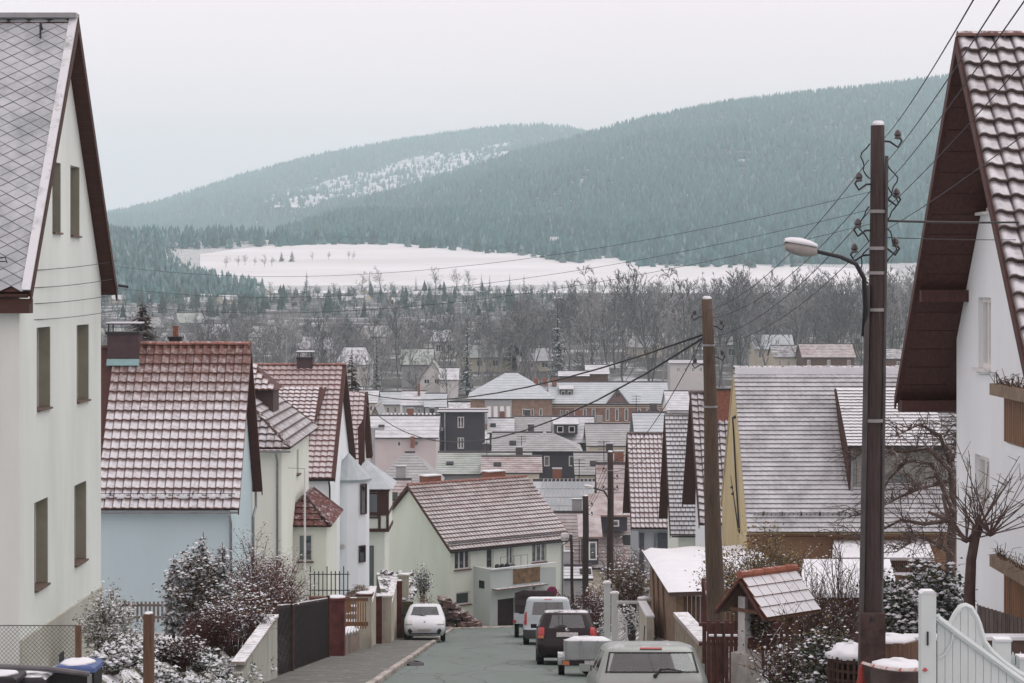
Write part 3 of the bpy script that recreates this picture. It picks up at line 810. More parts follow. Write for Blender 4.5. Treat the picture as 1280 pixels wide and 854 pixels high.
def gutter(root, x0, x1, y, z, mat=None, down=None, zb=None, wall_y=None):
    mat = mat or metal_g; mb = MB(); n = 7
    for j in range(n):
        a0 = math.pi+math.pi*j/n; a1 = math.pi+math.pi*(j+1)/n; r = .065
        mb.quad((x0, y+r*math.cos(a0), z+r*math.sin(a0)), (x1, y+r*math.cos(a0), z+r*math.sin(a0)), (x1, y+r*math.cos(a1), z+r*math.sin(a1)), (x0, y+r*math.cos(a1), z+r*math.sin(a1)))
    g_ = mb.build('gutter', mat, root)
    if down is not None:
        wy = (wall_y or y+.25)-.06
        MB().tube([(down, y, z-.05), (down, y, z-.14), (down, wy, z-.42), (down, wy, zb)], .042, 8).build('downpipe', mat, root, smooth=True)
def snow_guard(rf, x0, x1, A, V, dist, n, mat):
    p = Vector(A)+Vector(V)*dist; mb = MB(); Nn = Vector((1, 0, 0)).cross(Vector(V)).normalized()
    a = Vector((x0, p.y, p.z)); b_ = Vector((x1, p.y, p.z))
    for h in (.09, .2): mb.bar(a+Nn*h, b_+Nn*h, .018)
    k = max(2, int((x1-x0)/.14))
    for i in range(k+1):
        q_ = a.lerp(b_, i/k); mb.bar(q_+Nn*.05, q_+Nn*.21, .012)
    for i in range(n): 
        q_ = a.lerp(b_, (i+.5)/n); mb.bar(q_, q_+Nn*.22, .03); mb.bar(q_+Nn*.2, q_+Vector(V)*.2, .02)
    return mb.build('snow_guard', mat, rf)
def chimney(root, x0, x1, y0, y1, z0, z1, mat, cap=True, pots=0, brick=None):
    mb = MB().box((x0, y0, z0), (x1, y1, z1)); ch = mb.build('chimney', mat, root)
    MB().box((x0-.05, y0-.05, z1), (x1+.05, y1+.05, z1+.08)).build('collar', metal_d, ch)
    if cap:
        for x in (x0+.04, x1-.04):
            for y in (y0+.04, y1-.04): MB().bar((x, y, z1+.08), (x, y, z1+.32), .035).build('cap_post', metal_d, ch)
        MB().box((x0-.04, y0-.04, z1+.32), (x1+.04, y1+.04, z1+.35)).build('cap', metal_d, ch)
        MB().box((x0-.04, y0-.04, z1+.351), (x1+.04, y1+.04, z1+.39)).build('snow', snow_m, ch)
    for i in range(pots): 
        MB().lathe(((x0+x1)/2+(i-(pots-1)/2)*.3, (y0+y1)/2, z1+.08), [(.1, 0), (.09, .3), (.11, .34)], 10).build('chimney_pot', brickm, ch)
    return ch

# roof materials
slate_d = mk('grey_slate_snow', (.135, .175, .18), .8, .2, 3, .2, 40, tmask='diamond', snow=.68, sscale=1.6, nz=.15, rnd_obj=.14, soft=.45, smax=.74)
pink_t = mk('red_pantile_snow', tmask='rect', col=(.18, .098, .08), rough=.8, var=.15, scale=2, bump=.15, bscale=40, snow=.95, sscale=6, nz=.2, rnd_obj=.12, snow_grad=(-1.9, -4.3, .44), soft=.3, smax=1.0)
right_t = mk('brown_pantile_snow', tmask='rect', col=(.115, .09, .083), rough=.75, var=.2, scale=2.5, bump=.15, bscale=40, snow=.80, sscale=2.2, nz=.2, rnd_obj=.2, soft=.35, smax=.92)
pink4_t = mk('rose_tile_snow', tmask='rect', col=(.23, .135, .12), rough=.8, var=.15, scale=2, bump=.1, bscale=40, snow=.82, sscale=6, nz=.2, soft=.4, smax=.75, snow_grad=(-4.0, -6, .16))
cream_t = mk('cream_house_tile_snow', tmask='rect', col=(.22, .15, .13), rough=.8, var=.25, scale=1.2, bump=.1, bscale=40, snow=.86, sscale=1.6, nz=.2, soft=.35, smax=.75, snow_grad=(-11.6, -13.2, .18))
grey_t = mk('grey_green_tile_snow', tmask='rect', col=(.14, .145, .145), rough=.8, var=.2, scale=2, bump=.1, bscale=40, snow=.82, sscale=1.5, nz=.2, soft=.45, smax=.88)
brown_t = mk('dark_brown_tile_snow', tmask='rect', col=(.115, .085, .08), rough=.8, var=.2, scale=2, bump=.1, bscale=40, snow=.72, sscale=2.5, nz=.2, soft=.35, smax=.85)
rose_t = mk('pinkish_tile_heavy_snow', tmask='rect', col=(.22, .13, .12), rough=.8, var=.2, scale=2, bump=.1, bscale=40, snow=.82, sscale=2.5, nz=.2, soft=.3, smax=.9)
yellow_t = mk('yellow_house_tile_snow', (.15, .15, .148), .8, .2, 2, .1, 40, tmask='soft', snow=.74, sscale=1.3, nz=.2, soft=.45, smax=.85)
metal_roof = mk('blue_grey_metal_snow', (.30, .36, .38), .5, .12, 2, .05, 30, snow=.5, sscale=1.2, nz=.3, soft=.5, smax=.5)
redridge = mk('red_ridge_tile', (.26, .12, .095), .8, .15, 3, .1, snow=.25, sscale=9, nz=.5)

# ------------------------------------------------------------------ cream house, far left
h1 = thing('apartment_house', 'tall cream rendered house with steep grey slate roof at left edge', 'house', (-10, 36.6, -7))
Xw = -8.2; yn = 33.3
def hx(xa, xb, ya, yb, X=Xw, y0=yn):          # pixel box on a street-facing wall -> (u0,u1,v0,v1)
    d0, d1 = sorted((X*FPX/(xa-HX), X*FPX/(xb-HX))); dm = (d0+d1)/2
    return (d0-y0, d1-y0, zy(yb, dm), zy(ya, dm))
holes1 = [hx(65.5, 76, 203, 293), hx(88, 99.5, 208, 297), hx(46, 63, 409, 513), hx(96, 111, 406, 503), hx(43, 60, 625, 736), hx(93, 108, 604, 705)]
gw, fw_, rf = gable_x(h1, -1, Xw, 33.0, 40.2, -.06, 4.92, -8.2, 6.5, .24, .3, cream, slate_d, brownwood,
        tile=dict(gauge=.122, tw=.37, style='diamond', objects=True, thick=.012, name='slate', vis=(-9.75, -7.9)), holes=holes1, depth=.27, barge=brownwood)
for h in holes1: window(h1, (Xw, yn, 0), (0, 1, 0), (1, 0, 0), h, .27, framew, .06, 1, window_backing, None)
revm = mk('shaded_olive_reveal', (.30, .30, .235), .9, .12, 2, .1)  # olive darkened: shade of the deep openings put into the lining colour
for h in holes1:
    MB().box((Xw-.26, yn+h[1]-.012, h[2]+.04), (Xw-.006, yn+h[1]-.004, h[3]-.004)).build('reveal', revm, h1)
    MB().box((Xw-.03, yn+h[0]+.003, h[2]+.04), (Xw+.006, yn+h[0]+.02, h[3]-.004)).build('edge_shadow_strip', brownwood, h1)  # dark strip standing for the shadow line at the frame's near edge
    c = Vector((Xw, yn+(h[0]+h[1])/2, h[2]-.0))
    MB().box((Xw-.22, yn+h[0]+.022, h[2]+.002), (Xw+.05, yn+h[1]-.002, h[2]+.035)).build('sill', sillm, h1)
MB().box((-10.8, 36.45, 4.93), (-7.95, 36.75, 5.02)).build('ridge_cap', mk('zinc_ridge_snow', (.3, .32, .33), .5, .1, 3, 0, snow=.7, nz=.5), rf)
MB().prism([Vector((-8.09, 33.0, -.06))+Vector((0, -.81, .586))*.02, Vector((-7.94, 33.0, -.06))+Vector((0, -.81, .586))*.02, Vector((-7.94, 36.6, 4.92))+Vector((0, -.81, .586))*.02, Vector((-8.09, 36.6, 4.92))+Vector((0, -.81, .586))*.02], Vector((0, -.81, .586))*.035).build('verge_strip', mk('verge_snow', (.3, .33, .33), .6, .1, 3, 0, snow=.72, sscale=3, nz=.3, smax=.85), rf)
gutter(h1, -14, -7.98, 32.96, -.1, brownwood)
MB().box((-14, 33.0, -.42), (-7.97, 33.28, -.18)).build('eave_box', brownwood, h1)
snow_guard(rf, -10.6, -9.95+1.55, (0, 33.0, -.06), (0, .583, .812), .55, 3, metal_d)
mb = MB(); Vs = Vector((0, .586, .81)); Ns = Vector((0, -.81, .586))
p = Vector((-8.55, 33, -.06))+Vs*5.85; mb.bar(p, p+Ns*.22, .03).bar(p+Ns*.2, p-Vs*.22+Ns*.05, .03).bar(p-Vector((.1, 0, 0)), p+Vector((.1, 0, 0)), .05)
mb.build('roof_hook', metal_d, rf)
bare_t = mk('bare_slate_patch', (.075, .055, .055), .8, .2, 3, .2, rnd_obj=.2)
for k in range(7):      # darker bare slates by the left edge
    p = Vector((-10.35+rnd.uniform(0, .5), 33, -.06))+Vs*(1.35+k*.155)
    MB().prism([p+Ns*.045+Vector((dx*.5, 0, 0))+Vs*dv for dx, dv in ((0, -.13), (.36, 0), (0, .13), (-.36, 0))], Ns*.012).build('slate', bare_t, rf)
pl_ = [(yn-.0, -6.55), (yn+6.6, -6.55)]
MB().prism([(Xw, 33.3, -8.2), (Xw, 39.9, -8.2), (Xw, 39.9, -5.95), (Xw, 33.3, -5.55-.32)], (.05, 0, 0)).build('plinth', plinthm, h1)
MB().box((-8.16, 36.0, -6.9), (-8.14, 36.35, -6.6)).build('vent', darkroom, h1)
MB().tube([(-7.9, 40.1, .05), (-7.7, 40.15, .02)], .03, 6).build('hook', metal_d, h1)

# ------------------------------------------------------------------ pale blue house with the pink tiled roof
h2 = thing('village_house', 'pale blue house with snow dusted red pantile roof and capped chimney', 'house', (-11, 65, -11))
gw, fw_, rf = gable_x(h2, -1, -8.78, 62.0, 67.9, -6.84, -1.87, -12.6, 6.5, .28, .3, bluewall, pink_t, redwood,
        tile=dict(gauge=.335, tw=.262, style='pan', objects=True, vis=(-12.9, -8.5)), barge=redwood, ridge_tile=(redridge, .38))
gutter(h2, -15, -8.5, 61.95, -6.93, metal_g, -8.75, -11.6, 62.3)
snow_guard(rf, -12.9, -8.62, (0, 62.0, -6.84), (0, .511, .8596), .42, 5, metal_d)
Vs2 = Vector((0, .511, .8596))
for k in range(9):
    p = Vector((-12.7+k*.48+rnd.uniform(-.1, .1), 62.0, -6.84))+Vs2*.33
    MB().lump(p+Vector((0, -.03, .02)), .17, .12, .14, k).build('snow', snow_m, rf, smooth=True)
chm = mk('slate_clad_chimney', (.085, .06, .065), .8, .2, 4, .2, 30)
chimney(h2, xp(134, 64.5), xp(173, 64.5), 64.5, 65.3, -3.2, zy(418, 64.5), chm)
MB().quad((xp(133, 64.4), 64.38, zy(457, 64.4)), (xp(174, 64.4), 64.38, zy(457, 64.4)), (xp(174, 64.4), 64.46, zy(449, 64.4)), (xp(133, 64.4), 64.46, zy(449, 64.4))).build('flashing', mk('verdigris_flashing', (.25, .42, .42), .6, .1), rf)
chimney(h2, xp(210, 66), xp(224, 66), 66.2, 66.6, -2.6, zy(424, 66), chm, cap=False, pots=1)
MB().tube([(-8.66, 67.6, -6.9), (-8.66, 67.62, -7.4), (-8.72, 67.4, -7.7), (-8.72, 67.4, -12)], .045, 8).build('downpipe', metal_g, h2)

# ------------------------------------------------------------------ small rough roof just over the pale blue ridge (further neighbour)
# ------------------------------------------------------------------ cream house with hipped roof and turret dormer
def hip_roof(root, x0, x1, y0, y1, ze, zr, inset, mat, under, ridge='y', tile=None):
    if ridge == 'y': a = Vector(((x0+x1)/2, y0+inset, zr)); b_ = Vector(((x0+x1)/2, y1-inset, zr))
    else: a = Vector((x0+inset, (y0+y1)/2, zr)); b_ = Vector((x1-inset, (y0+y1)/2, zr))
    c = [Vector((x0, y0, ze)), Vector((x1, y0, ze)), Vector((x1, y1, ze)), Vector((x0, y1, ze))]
    mb = MB()
    if ridge == 'y': fs = [[c[0], c[1], a], [c[1], c[2], b_, a], [c[2], c[3], b_], [c[3], c[0], a, b_]]
    else: fs = [[c[0], c[1], b_, a], [c[1], c[2], b_], [c[2], c[3], a, b_], [c[3], c[0], a]]
    for q in fs: mb.poly(q)
    mb.poly([c[3]-Vector((0, 0, .02)), c[2]-Vector((0, 0, .02)), c[1]-Vector((0, 0, .02)), c[0]-Vector((0, 0, .02))])
    rf = mb.build('roof', under if tile else mat, root)
    if tile:
        for q in fs[:2]:
            E0, E1 = q[0], q[1]; U = (E1-E0).normalized(); top = q[2]; V = (top-E0)-U*(top-E0).dot(U); Lv = V.length
            us = [(p-E0).dot(U) for p in q]; L_ = (E1-E0).length
            tl = us[-1]; tr = us[2]
            cl = lambda u, v, tl=tl, tr=tr, L_=L_, Lv=Lv: tl*v/Lv-.02 <= u <= L_-(L_-tr)*v/Lv+.02
            tiles(rf, E0, U, V, L_, Lv, mat=mat, clip=cl, **tile)
        hp = MB()
        for q in (c[0], c[1]): hp.tube([q+Vector((0, 0, .05)), a+Vector((0, 0, .06))], .07, 6)
        if ridge == 'y': hp.tube([a+Vector((0, 0, .06)), b_+Vector((0, 0, .06))], .07, 6); hp.tube([c[2]+Vector((0, 0, .05)), b_+Vector((0, 0, .06))], .07, 6)
        else: hp.tube([a+Vector((0, 0, .06)), b_+Vector((0, 0, .06))], .07, 6)
        hp.build('hip_ridge', mk('dark_hip_tile', (.10, .06, .055), .8, .2, snow=.3, nz=.5), rf)
    return rf
h3 = thing('village_house', 'pale cream house with hipped grey roof, turret dormer and red tiled porch', 'house', (-10, 80, -13))
w_ = wall(h3, (-13, 75, 0), (1, 0, 0), (0, -1, 0), [(0, -14), (4.36, -14), (4.36, -6.1), (0, -6.1)], [], cream2)
hl = [hx(372, 380, 580, 605, -8.64, 75.0), hx(365, 370, 655, 690, -8.64, 75)]
hl = [(5.2, 6.0, -7.5, -6.5)]
wall(h3, (-8.64, 75, 0), (0, 1, 0), (1, 0, 0), [(0, -14), (10, -14), (10, -6.1), (0, -6.1)], hl, cream2, .15)
for h in hl: window(h3, (-8.64, 75, 0), (0, 1, 0), (1, 0, 0), h, .15, framew, .07, 1, window_backing, sillm)
rf = hip_roof(h3, -14, -8.3, 74.6, 85.4, -6.0, -3.4, 2.6, brown_t, brownwood, 'y', tile=dict(gauge=.35, tw=.30, style='wave'))
gutter(h3, -14, -8.25, 74.55, -6.08, metal_g, -8.8, -13.2, 75)
dt = MB().box((xp(315, 79), 78.6, zy(525, 79)), (xp(343, 79), 80.5, zy(486, 79))).build('dormer', mk('turret_boards', (.09, .065, .06), .8, .2, 5, .2, stretch=(8, 8, 1)), h3)
pa = [Vector((xp(305, 79), 78.3, zy(487, 79))), Vector((xp(347, 79), 78.3, zy(487, 79))), Vector((xp(347, 79), 81, zy(487, 79))), Vector((xp(305, 79), 81, zy(487, 79)))]; ap = Vector((xp(311, 79.5), 79.6, zy(449, 79.5)))
mb = MB()
for i in range(4): mb.poly([pa[i], pa[(i+1) % 4], ap])
mb.poly(pa[::-1]); dr = mb.build('dormer_roof', redwood, dt)
U = (pa[1]-pa[0]).normalized(); V = (ap-pa[0])-U*(ap-pa[0]).dot(U); Lv = V.length; L_ = (pa[1]-pa[0]).length; tl = (ap-pa[0]).dot(U)
n0 = len(bpy.data.objects)
tiles(dt, pa[0], U, V, L_, Lv, .3, .25, rose_t, 'wave', clip=lambda u, v: tl*v/Lv <= u <= L_-(L_-tl)*v/Lv)
# porch with its own red roof
pw = wall(h3, (-9.2, 79.2, 0), (1, 0, 0), (0, -1, 0), [(0, -14), (1.85, -14), (1.85, -9.4), (0, -9.4)], [(.72, 1.3, zy(702, 79.2), zy(668, 79.2))], cream2, .12)
window(h3, (-9.2, 79.2, 0), (1, 0, 0), (0, -1, 0), (.72, 1.3, zy(702, 79.2), zy(668, 79.2)), .12, framew, .06, 1, window_backing, sillm)
MB().quad((-7.35, 79.2, -14), (-7.35, 84, -14), (-7.35, 84, -9.4), (-7.35, 79.2, -9.4)).build('wall', cream2, h3)
red_t = mk('dark_red_porch_tile', (.15, .062, .055), .75, .2, 3, .1, snow=.22, sscale=4, nz=.3)
hip_roof(h3, -9.4, -7.15, 78.9, 84.2, -9.42, -8.35, 1.2, red_t, redwood, 'y', tile=dict(gauge=.3, tw=.26, style='wave'))

# ------------------------------------------------------------------ house with rose tiled roof, white bay tower
h4 = thing('village_house', 'white house with rose tiled roof, wide dormer and round bay tower', 'house', (-11, 101, -17))
gw, fw_, rf = gable_x(h4, -1, -8.7, 94.6, 107.2, -9.0, -3.92, -18, 6.5, .3, .4, whitewall, pink4_t, redwood,
        tile=dict(gauge=.36, tw=.31, style='wave', vis=(-13.5, -8.4)), barge=redwood, ridge_tile=(redridge, .4))
gutter(h4, -14, -8.4, 94.55, -9.08, metal_d, -8.65, -16, 95)
# wide shed dormer
a0, a1 = xp(338, 96.5), xp(392, 96.5)
dm = MB().prism([(a0, 96.6, zy(531, 96.6)), (a1, 96.6, zy(531, 96.6)), (a1+.35, 99.5, zy(484, 99.5)), (a0, 99.5, zy(484, 99.5))], (0, 0, -.14)).build('dormer', redwood, h4)
Vd = Vector((0, 2.9, zy(484, 99.5)-zy(531, 96.6))); tiles(dm, (a0, 96.55, zy(531, 96.6)), (1, 0, 0), Vd, a1-a0+.15, Vd.length, .34, .3, rose_t, 'wave')
MB().box((a0+.1, 96.9, zy(545, 96.9)), (a1-.1, 97.1, zy(534, 96.9))).build('dormer_front', greywall, dm)
chimney(h4, xp(371, 100.5), xp(390, 100.5), 100.6, 101.5, -4.6, zy(449, 100.5), chm, cap=True)
# bay tower: polygonal
def bay(root, cx_, cy_, r, z0, z1, ztop, wallm, roofm, n=10, wins=()):
    ring = [(cx_+r*math.cos(2*math.pi*i/n), cy_+r*math.sin(2*math.pi*i/n)) for i in range(n)]
    mb = MB()
    for i in range(n):
        (x0, y0), (x1, y1) = ring[i], ring[(i+1) % n]; mb.quad((x0, y0, z0), (x1, y1, z0), (x1, y1, z1), (x0, y0, z1))
    w = mb.build('bay', wallm, root); m2 = MB()
    for i in range(n):
        a = 2*math.pi*i/n; b_ = 2*math.pi*(i+1)/n; rr_ = r*1.12
        m2.poly([(cx_+rr_*math.cos(a), cy_+rr_*math.sin(a), z1-.04), (cx_+rr_*math.cos(b_), cy_+rr_*math.sin(b_), z1-.04), (cx_, cy_, ztop)])
        m2.quad((cx_+rr_*math.cos(a), cy_+rr_*math.sin(a), z1-.16), (cx_+rr_*math.cos(b_), cy_+rr_*math.sin(b_), z1-.16), (cx_+rr_*math.cos(b_), cy_+rr_*math.sin(b_), z1-.04), (cx_+rr_*math.cos(a), cy_+rr_*math.sin(a), z1-.04))
    m2.build('bay_roof', roofm, w); return w
bw = bay(h4, -8.35, 102.3, 1.05, -18, zy(599, 101.3), zy(566, 102.3), whitewall, metal_roof, 12)
def facet_window(root, X, Y, nx_, ny_, w, z0, z1, frame, back=None):
    """window set on a wall point (X,Y) facing (nx,ny)"""
    l = math.hypot(nx_, ny_); Nn = Vector((nx_/l, ny_/l, 0)); U = Vector((-Nn.y, Nn.x, 0)); 
    O = Vector((X, Y, 0))+Nn*.07
    return window(root, O, U, Nn, (-w/2, w/2, z0, z1), .06, frame, .05, 0, back or darkroom, None)
facet_window(h4, -8.35+1.05*math.cos(-.72), 102.3+1.05*math.sin(-.72), math.cos(-.72), math.sin(-.72), .42, zy(643, 101.5), zy(605, 101.5), redwood)
facet_window(h4, -8.35+1.04*math.cos(-.8), 102.3+1.04*math.sin(-.8), math.cos(-.8), math.sin(-.8), .42, zy(703, 101.5), zy(682, 101.5), redwood)
MB().lathe((-8.6, 101.24, zy(683, 101.3)), [(.11, 0), (.13, .03), (.05, .05)], 14, (0, -1, 0)).build('wall_plaque', mk('pale_stone', (.5, .5, .46)), h4)
# ------------------------------------------------------------------ timbered bay house
h5 = thing('village_house', 'narrow cream house with dark timber framed bay beside the white tower', 'house', (-9, 112, -18))
gable_x(h5, -1, -8.55, 109.5, 117.5, -9.9, -5.9, -20, 5, .3, .3, cream2, pink4_t, redwood, tile=dict(gauge=.36, tw=.31, style='wave', vis=(-10.5, -8.2)), barge=redwood)
MB().prism([(xp(447, 108), 108, zy(535, 108)), (xp(455.5, 108), 108, zy(522, 108)), (xp(455.5, 108), 108, zy(600, 108)), (xp(449, 108), 108, zy(600, 108))], (0, .3, 0)).build('barge_board', redwood, h5)
bx0, bx1, byn, byf = -8.3, -6.55, 105.6, 109.4
zb0, zb1 = zy(665, 105.6), zy(611, 105.6)
MB().box((bx0, byn, zb0), (bx1, byf, zb1)).build('bay', cream2, h5)
wall(h5, (bx0, byn+.35, 0), (1, 0, 0), (0, -1, 0), [(0, -20), (1.55, -20), (1.55, zb0), (0, zb0)], [(.62, .98, zy(735, 106), zy(682, 106))], cream2, .14)
window(h5, (bx0, byn+.35, 0), (1, 0, 0), (0, -1, 0), (.62, .98, zy(735, 106), zy(682, 106)), .14, redwood, .05, 0, None, sillm)
MB().quad((bx1-.2, byn+.35, -20), (bx1-.2, byf, -20), (bx1-.2, byf, zb0), (bx1-.2, byn+.35, zb0)).build('wall', cream2, h5)
tb_ = [(zb0+.09, None), (zb1-.1, None), ((zb0*2+zb1)/3+.2, None)]
for z, _ in tb_:
    MB().box((bx0-.02, byn-.05, z-.09), (bx1+.05, byn+.02, z+.09)).build('timber', brownwood, h5)
    MB().box((bx1-.02, byn-.05, z-.085), (bx1+.052, byf, z+.085)).build('timber', brownwood, h5)
MB().box((bx1-.42, byn-.045, (zb0*2+zb1)/3+.25), (bx1-.0, byn+.012, zb1-.02)).build('timber', brownwood, h5)
for x in (bx0+.05, bx0+.62, bx1-.45, bx1-.02): MB().box((x-.07, byn-.06, zb0), (x+.07, byn+.015, zb1)).build('timber', brownwood, h5)
window(h5, (bx0, byn-.06, 0), (1, 0, 0), (0, -1, 0), (.72, 1.25, zy(648, 105.6), zy(616, 105.6)), .03, brownwood, .07, 0, window_backing, None)
MB().poly([(bx0-.3, byn-.3, zb1), (bx1+.25, byn-.3, zb1), (xp(455, 107.5), 108.4, zy(575, 107.5))]).poly([(bx1+.25, byn-.3, zb1), (bx1+.25, byf+.2, zb1), (xp(455, 107.5), 108.4, zy(575, 107.5))]).poly([(bx0-.3, byn-.3, zb1-.01), (bx0-.3, byf+.2, zb1-.01), (bx1+.25, byf+.2, zb1-.01), (bx1+.25, byn-.3, zb1-.01)]).build('bay_roof', metal_roof, h5)
# ------------------------------------------------------------------ cream house across the bottom of the street
h6 = thing('corner_house', 'long pale yellow house with tiled roof across the street bottom, garage annex', 'house', (-1, 119, -19.8))
Cc = Vector((-3.54, 115, 0)); A6 = Vector((.793, .61, 0)).normalized(); B6 = Vector((-A6.y, A6.x, 0)); N6 = -B6; L6 = 8.35; HWd = 4.0
ze6, zr6, zb6 = -14.85, -11.68, -20.6
def u6(px, w=0):
    k = (px-HX)/FPX; O = Cc+N6*w
    return (k*O.y-O.x)/(A6.x-k*A6.y)
def wpx(px, y, w=0):      # pixel on the long wall plane moved out by w
    u = u6(px, w); q = Cc+N6*w+A6*u; return u, zy(y, q.y)
def hole6(xa, xb, ya, yb, w=0):
    u0, _ = wpx(xa, ya, w); u1, _ = wpx(xb, ya, w); um = (u0+u1)/2; d = (Cc+N6*w+A6*um).y
    return (u0, u1, zy(yb, d), zy(ya, d))
hs6 = [hole6(568, 588, 687, 712), hole6(608, 617, 685, 711), hole6(633, 642, 682, 706), hole6(665, 683, 679, 703), hole6(570, 588, 740, 756)]
wall(h6, Cc, A6, N6, [(0, zb6), (L6, zb6), (L6, ze6), (0, ze6)], hs6, cream2, .14)
for i, h in enumerate(hs6): window(h6, Cc, A6, N6, h, .14, framew, .08, (2, 0, 1, 2, 0)[i], (window_backing, darkroom, window_backing, window_backing, darkroom)[i], sillm if i != 1 else None)
wall(h6, Cc, B6, -A6, [(0, zb6), (2*HWd, zb6), (2*HWd, ze6), (HWd, zr6-.15), (0, ze6)], [], cream2)
MB().quad(Cc+A6*L6+Vector((0, 0, zb6)), Cc+A6*L6+B6*8+Vector((0, 0, zb6)), Cc+A6*L6+B6*8+Vector((0, 0, ze6)), Cc+A6*L6+Vector((0, 0, ze6))).poly([Cc+A6*L6+Vector((0, 0, ze6)), Cc+A6*L6+B6*8+Vector((0, 0, ze6)), Cc+A6*L6+B6*4+Vector((0, 0, zr6-.2))]).build('wall', cream2, h6)
E0 = Cc-A6*.25+N6*.35+Vector((0, 0, ze6-.22)); Rg = Cc-A6*.25+B6*HWd+Vector((0, 0, zr6)); V6 = Rg-E0; Lr = L6+.55
rf = slab(h6, [E0, E0+A6*Lr, Rg+A6*Lr, Rg], .13, redwood)
tiles(rf, E0, A6, V6, Lr, V6.length, .33, .25, cream_t, 'wave')
E1 = Cc-A6*.25+B6*(8.35)+Vector((0, 0, ze6-.22)); r2 = slab(h6, [E1, E1+A6*Lr, Rg+A6*Lr, Rg], .13, redwood)
tiles(r2, E1, A6, Rg-E1, Lr, V6.length, .5, .4, cream_t, 'wave')
MB().tube([Rg+Vector((0, 0, .06)), Rg+A6*Lr+Vector((0, 0, .06))], .10, 6).build('ridge_tile', redridge, rf)
Ng = A6.cross(V6).normalized()
MB().bar(E0+V6*.08+Ng*.12, E0+V6*.08+A6*Lr+Ng*.12, .04).bar(E0+V6*.08+Ng*.2, E0+V6*.08+A6*Lr+Ng*.2, .03).build('snow_guard', metal_d, rf)
MB().tube([E0+Vector((0, 0, -.08)), E0+A6*Lr+Vector((0, 0, -.08))], .07, 7).build('gutter', metal_d, h6)
MB().tube([E0+A6*(Lr-.2)+Vector((0, 0, -.1)), Cc+A6*(L6-.08)+N6*.06+Vector((0, 0, ze6-.6)), Cc+A6*(L6-.08)+N6*.06+Vector((0, 0, zb6+.5))], .05, 7).build('downpipe', metal_g, h6)
for (px, w_, hh) in ((538, 1.1, 1.0), (617, 1.3, .9)):
    k = (px-HX)/FPX; q = Cc+B6*(HWd+.9); u = (k*q.y-q.x)/(A6.x-k*A6.y); c = q+A6*u
    ch = MB().obox(c+Vector((0, 0, zr6-.25)), A6*w_/2, B6*.35, Vector((0, 0, .65))).build('chimney', brickm, h6)
    MB().obox(c+Vector((0, 0, zr6+.43)), A6*(w_/2+.05), B6*.4, Vector((0, 0, .03))).build('chimney_cap', snow_m, ch)
# garage annex with balcony
ua, ub, wd = u6(592), u6(695, 1.6), 1.6
pt = lambda u, w, z: Cc+A6*u+N6*w+Vector((0, 0, z))
zpar, zgar = zy(710, 115.5), zy(739, 114.9)
an = MB().quad(pt(ua, 0, zb6), pt(ua, wd, zb6), pt(ua, wd, zpar), pt(ua, 0, zpar)).build('annex_wall', mintwall, h6)
gu0, gu1 = u6(622, wd), u6(645, wd); zg = zy(750, 115)
wall(h6, Cc+N6*wd, A6, N6, [(ua, zb6), (ub, zb6), (ub, zpar-.25), (ua, zpar)], [(gu0, gu1, zb6, zg), (u6(661, wd), u6(669, wd), zy(742, 116.5), zy(732, 116.5))], mintwall, .25, 'annex_wall')
MB().quad(pt(gu0, wd-.25, zb6), pt(gu1, wd-.25, zb6), pt(gu1, wd-.25, zg), pt(gu0, wd-.25, zg)).build('garage_door', mk('dark_garage_door', (.055, .04, .042), .7, .2, 4, .3, 12, stretch=(9, 9, .5)), h6)
MB().quad(pt(ua, 0, zgar), pt(ub, 0, zgar), pt(ub, wd, zgar), pt(ua, wd, zgar)).build('terrace', snow_m, h6)
MB().obox(pt((ua+ub)/2, wd+.0, zpar+.0), A6*(ub-ua)/2*1.01, N6*.09, Vector((0, 0, .04))).build('parapet_coping', snow_m, h6).rotation_euler = (0, 0, 0)
MB().quad(pt(ua, -.0, zpar+.04), pt(ua, wd, zpar+.04), pt(ua+.12, wd, zpar+.04), pt(ua+.12, 0, zpar+.04)).build('parapet_coping', snow_m, h6)
MB().obox(pt((gu0+u6(675, wd))/2-.1, wd+.22, zgar+.12), A6*((u6(675, wd)-gu0)/2+.3), N6*.28, Vector((0, 0, .035))).build('canopy', mk('canopy_felt', (.2, .13, .11), .8, snow=.55, nz=.5), h6)
mural = mk('brown_mural', (.30, .20, .11), .8, .35, 3.2, 0, col2=(.10, .075, .05))
MB().quad(pt(u6(641, wd), wd+.015, zpar-1.0), pt(u6(675, wd), wd+.015, zpar-1.0), pt(u6(675, wd), wd+.015, zpar-.12), pt(u6(641, wd), wd+.015, zpar-.12)).build('mural', mural, h6)
wn = hole6(597, 608, 725, 735)
MB().obox(pt(ua-.012, .8, zy(730, 115.6)), A6*.012, N6*.25, Vector((0, 0, .22))).build('window', darkroom, h6)
mb = MB()
for k in range(5): mb.bar(pt(ua+1.2+k*.5, 1.0, zgar), pt(ua+1.2+k*.5, 1.0, zpar+.55), .03)
mb.bar(pt(ua+1.2, 1.0, zpar+.55), pt(ua+3.2, 1.0, zpar+.55), .03); mb.build('drying_rack', metal_g, h6)
for k in range(3): MB().lump(pt(ua+.9+k*.35, 1.1, zpar-.02), .16, .16, .2, k).build('flower_pot', blackpl, h6)

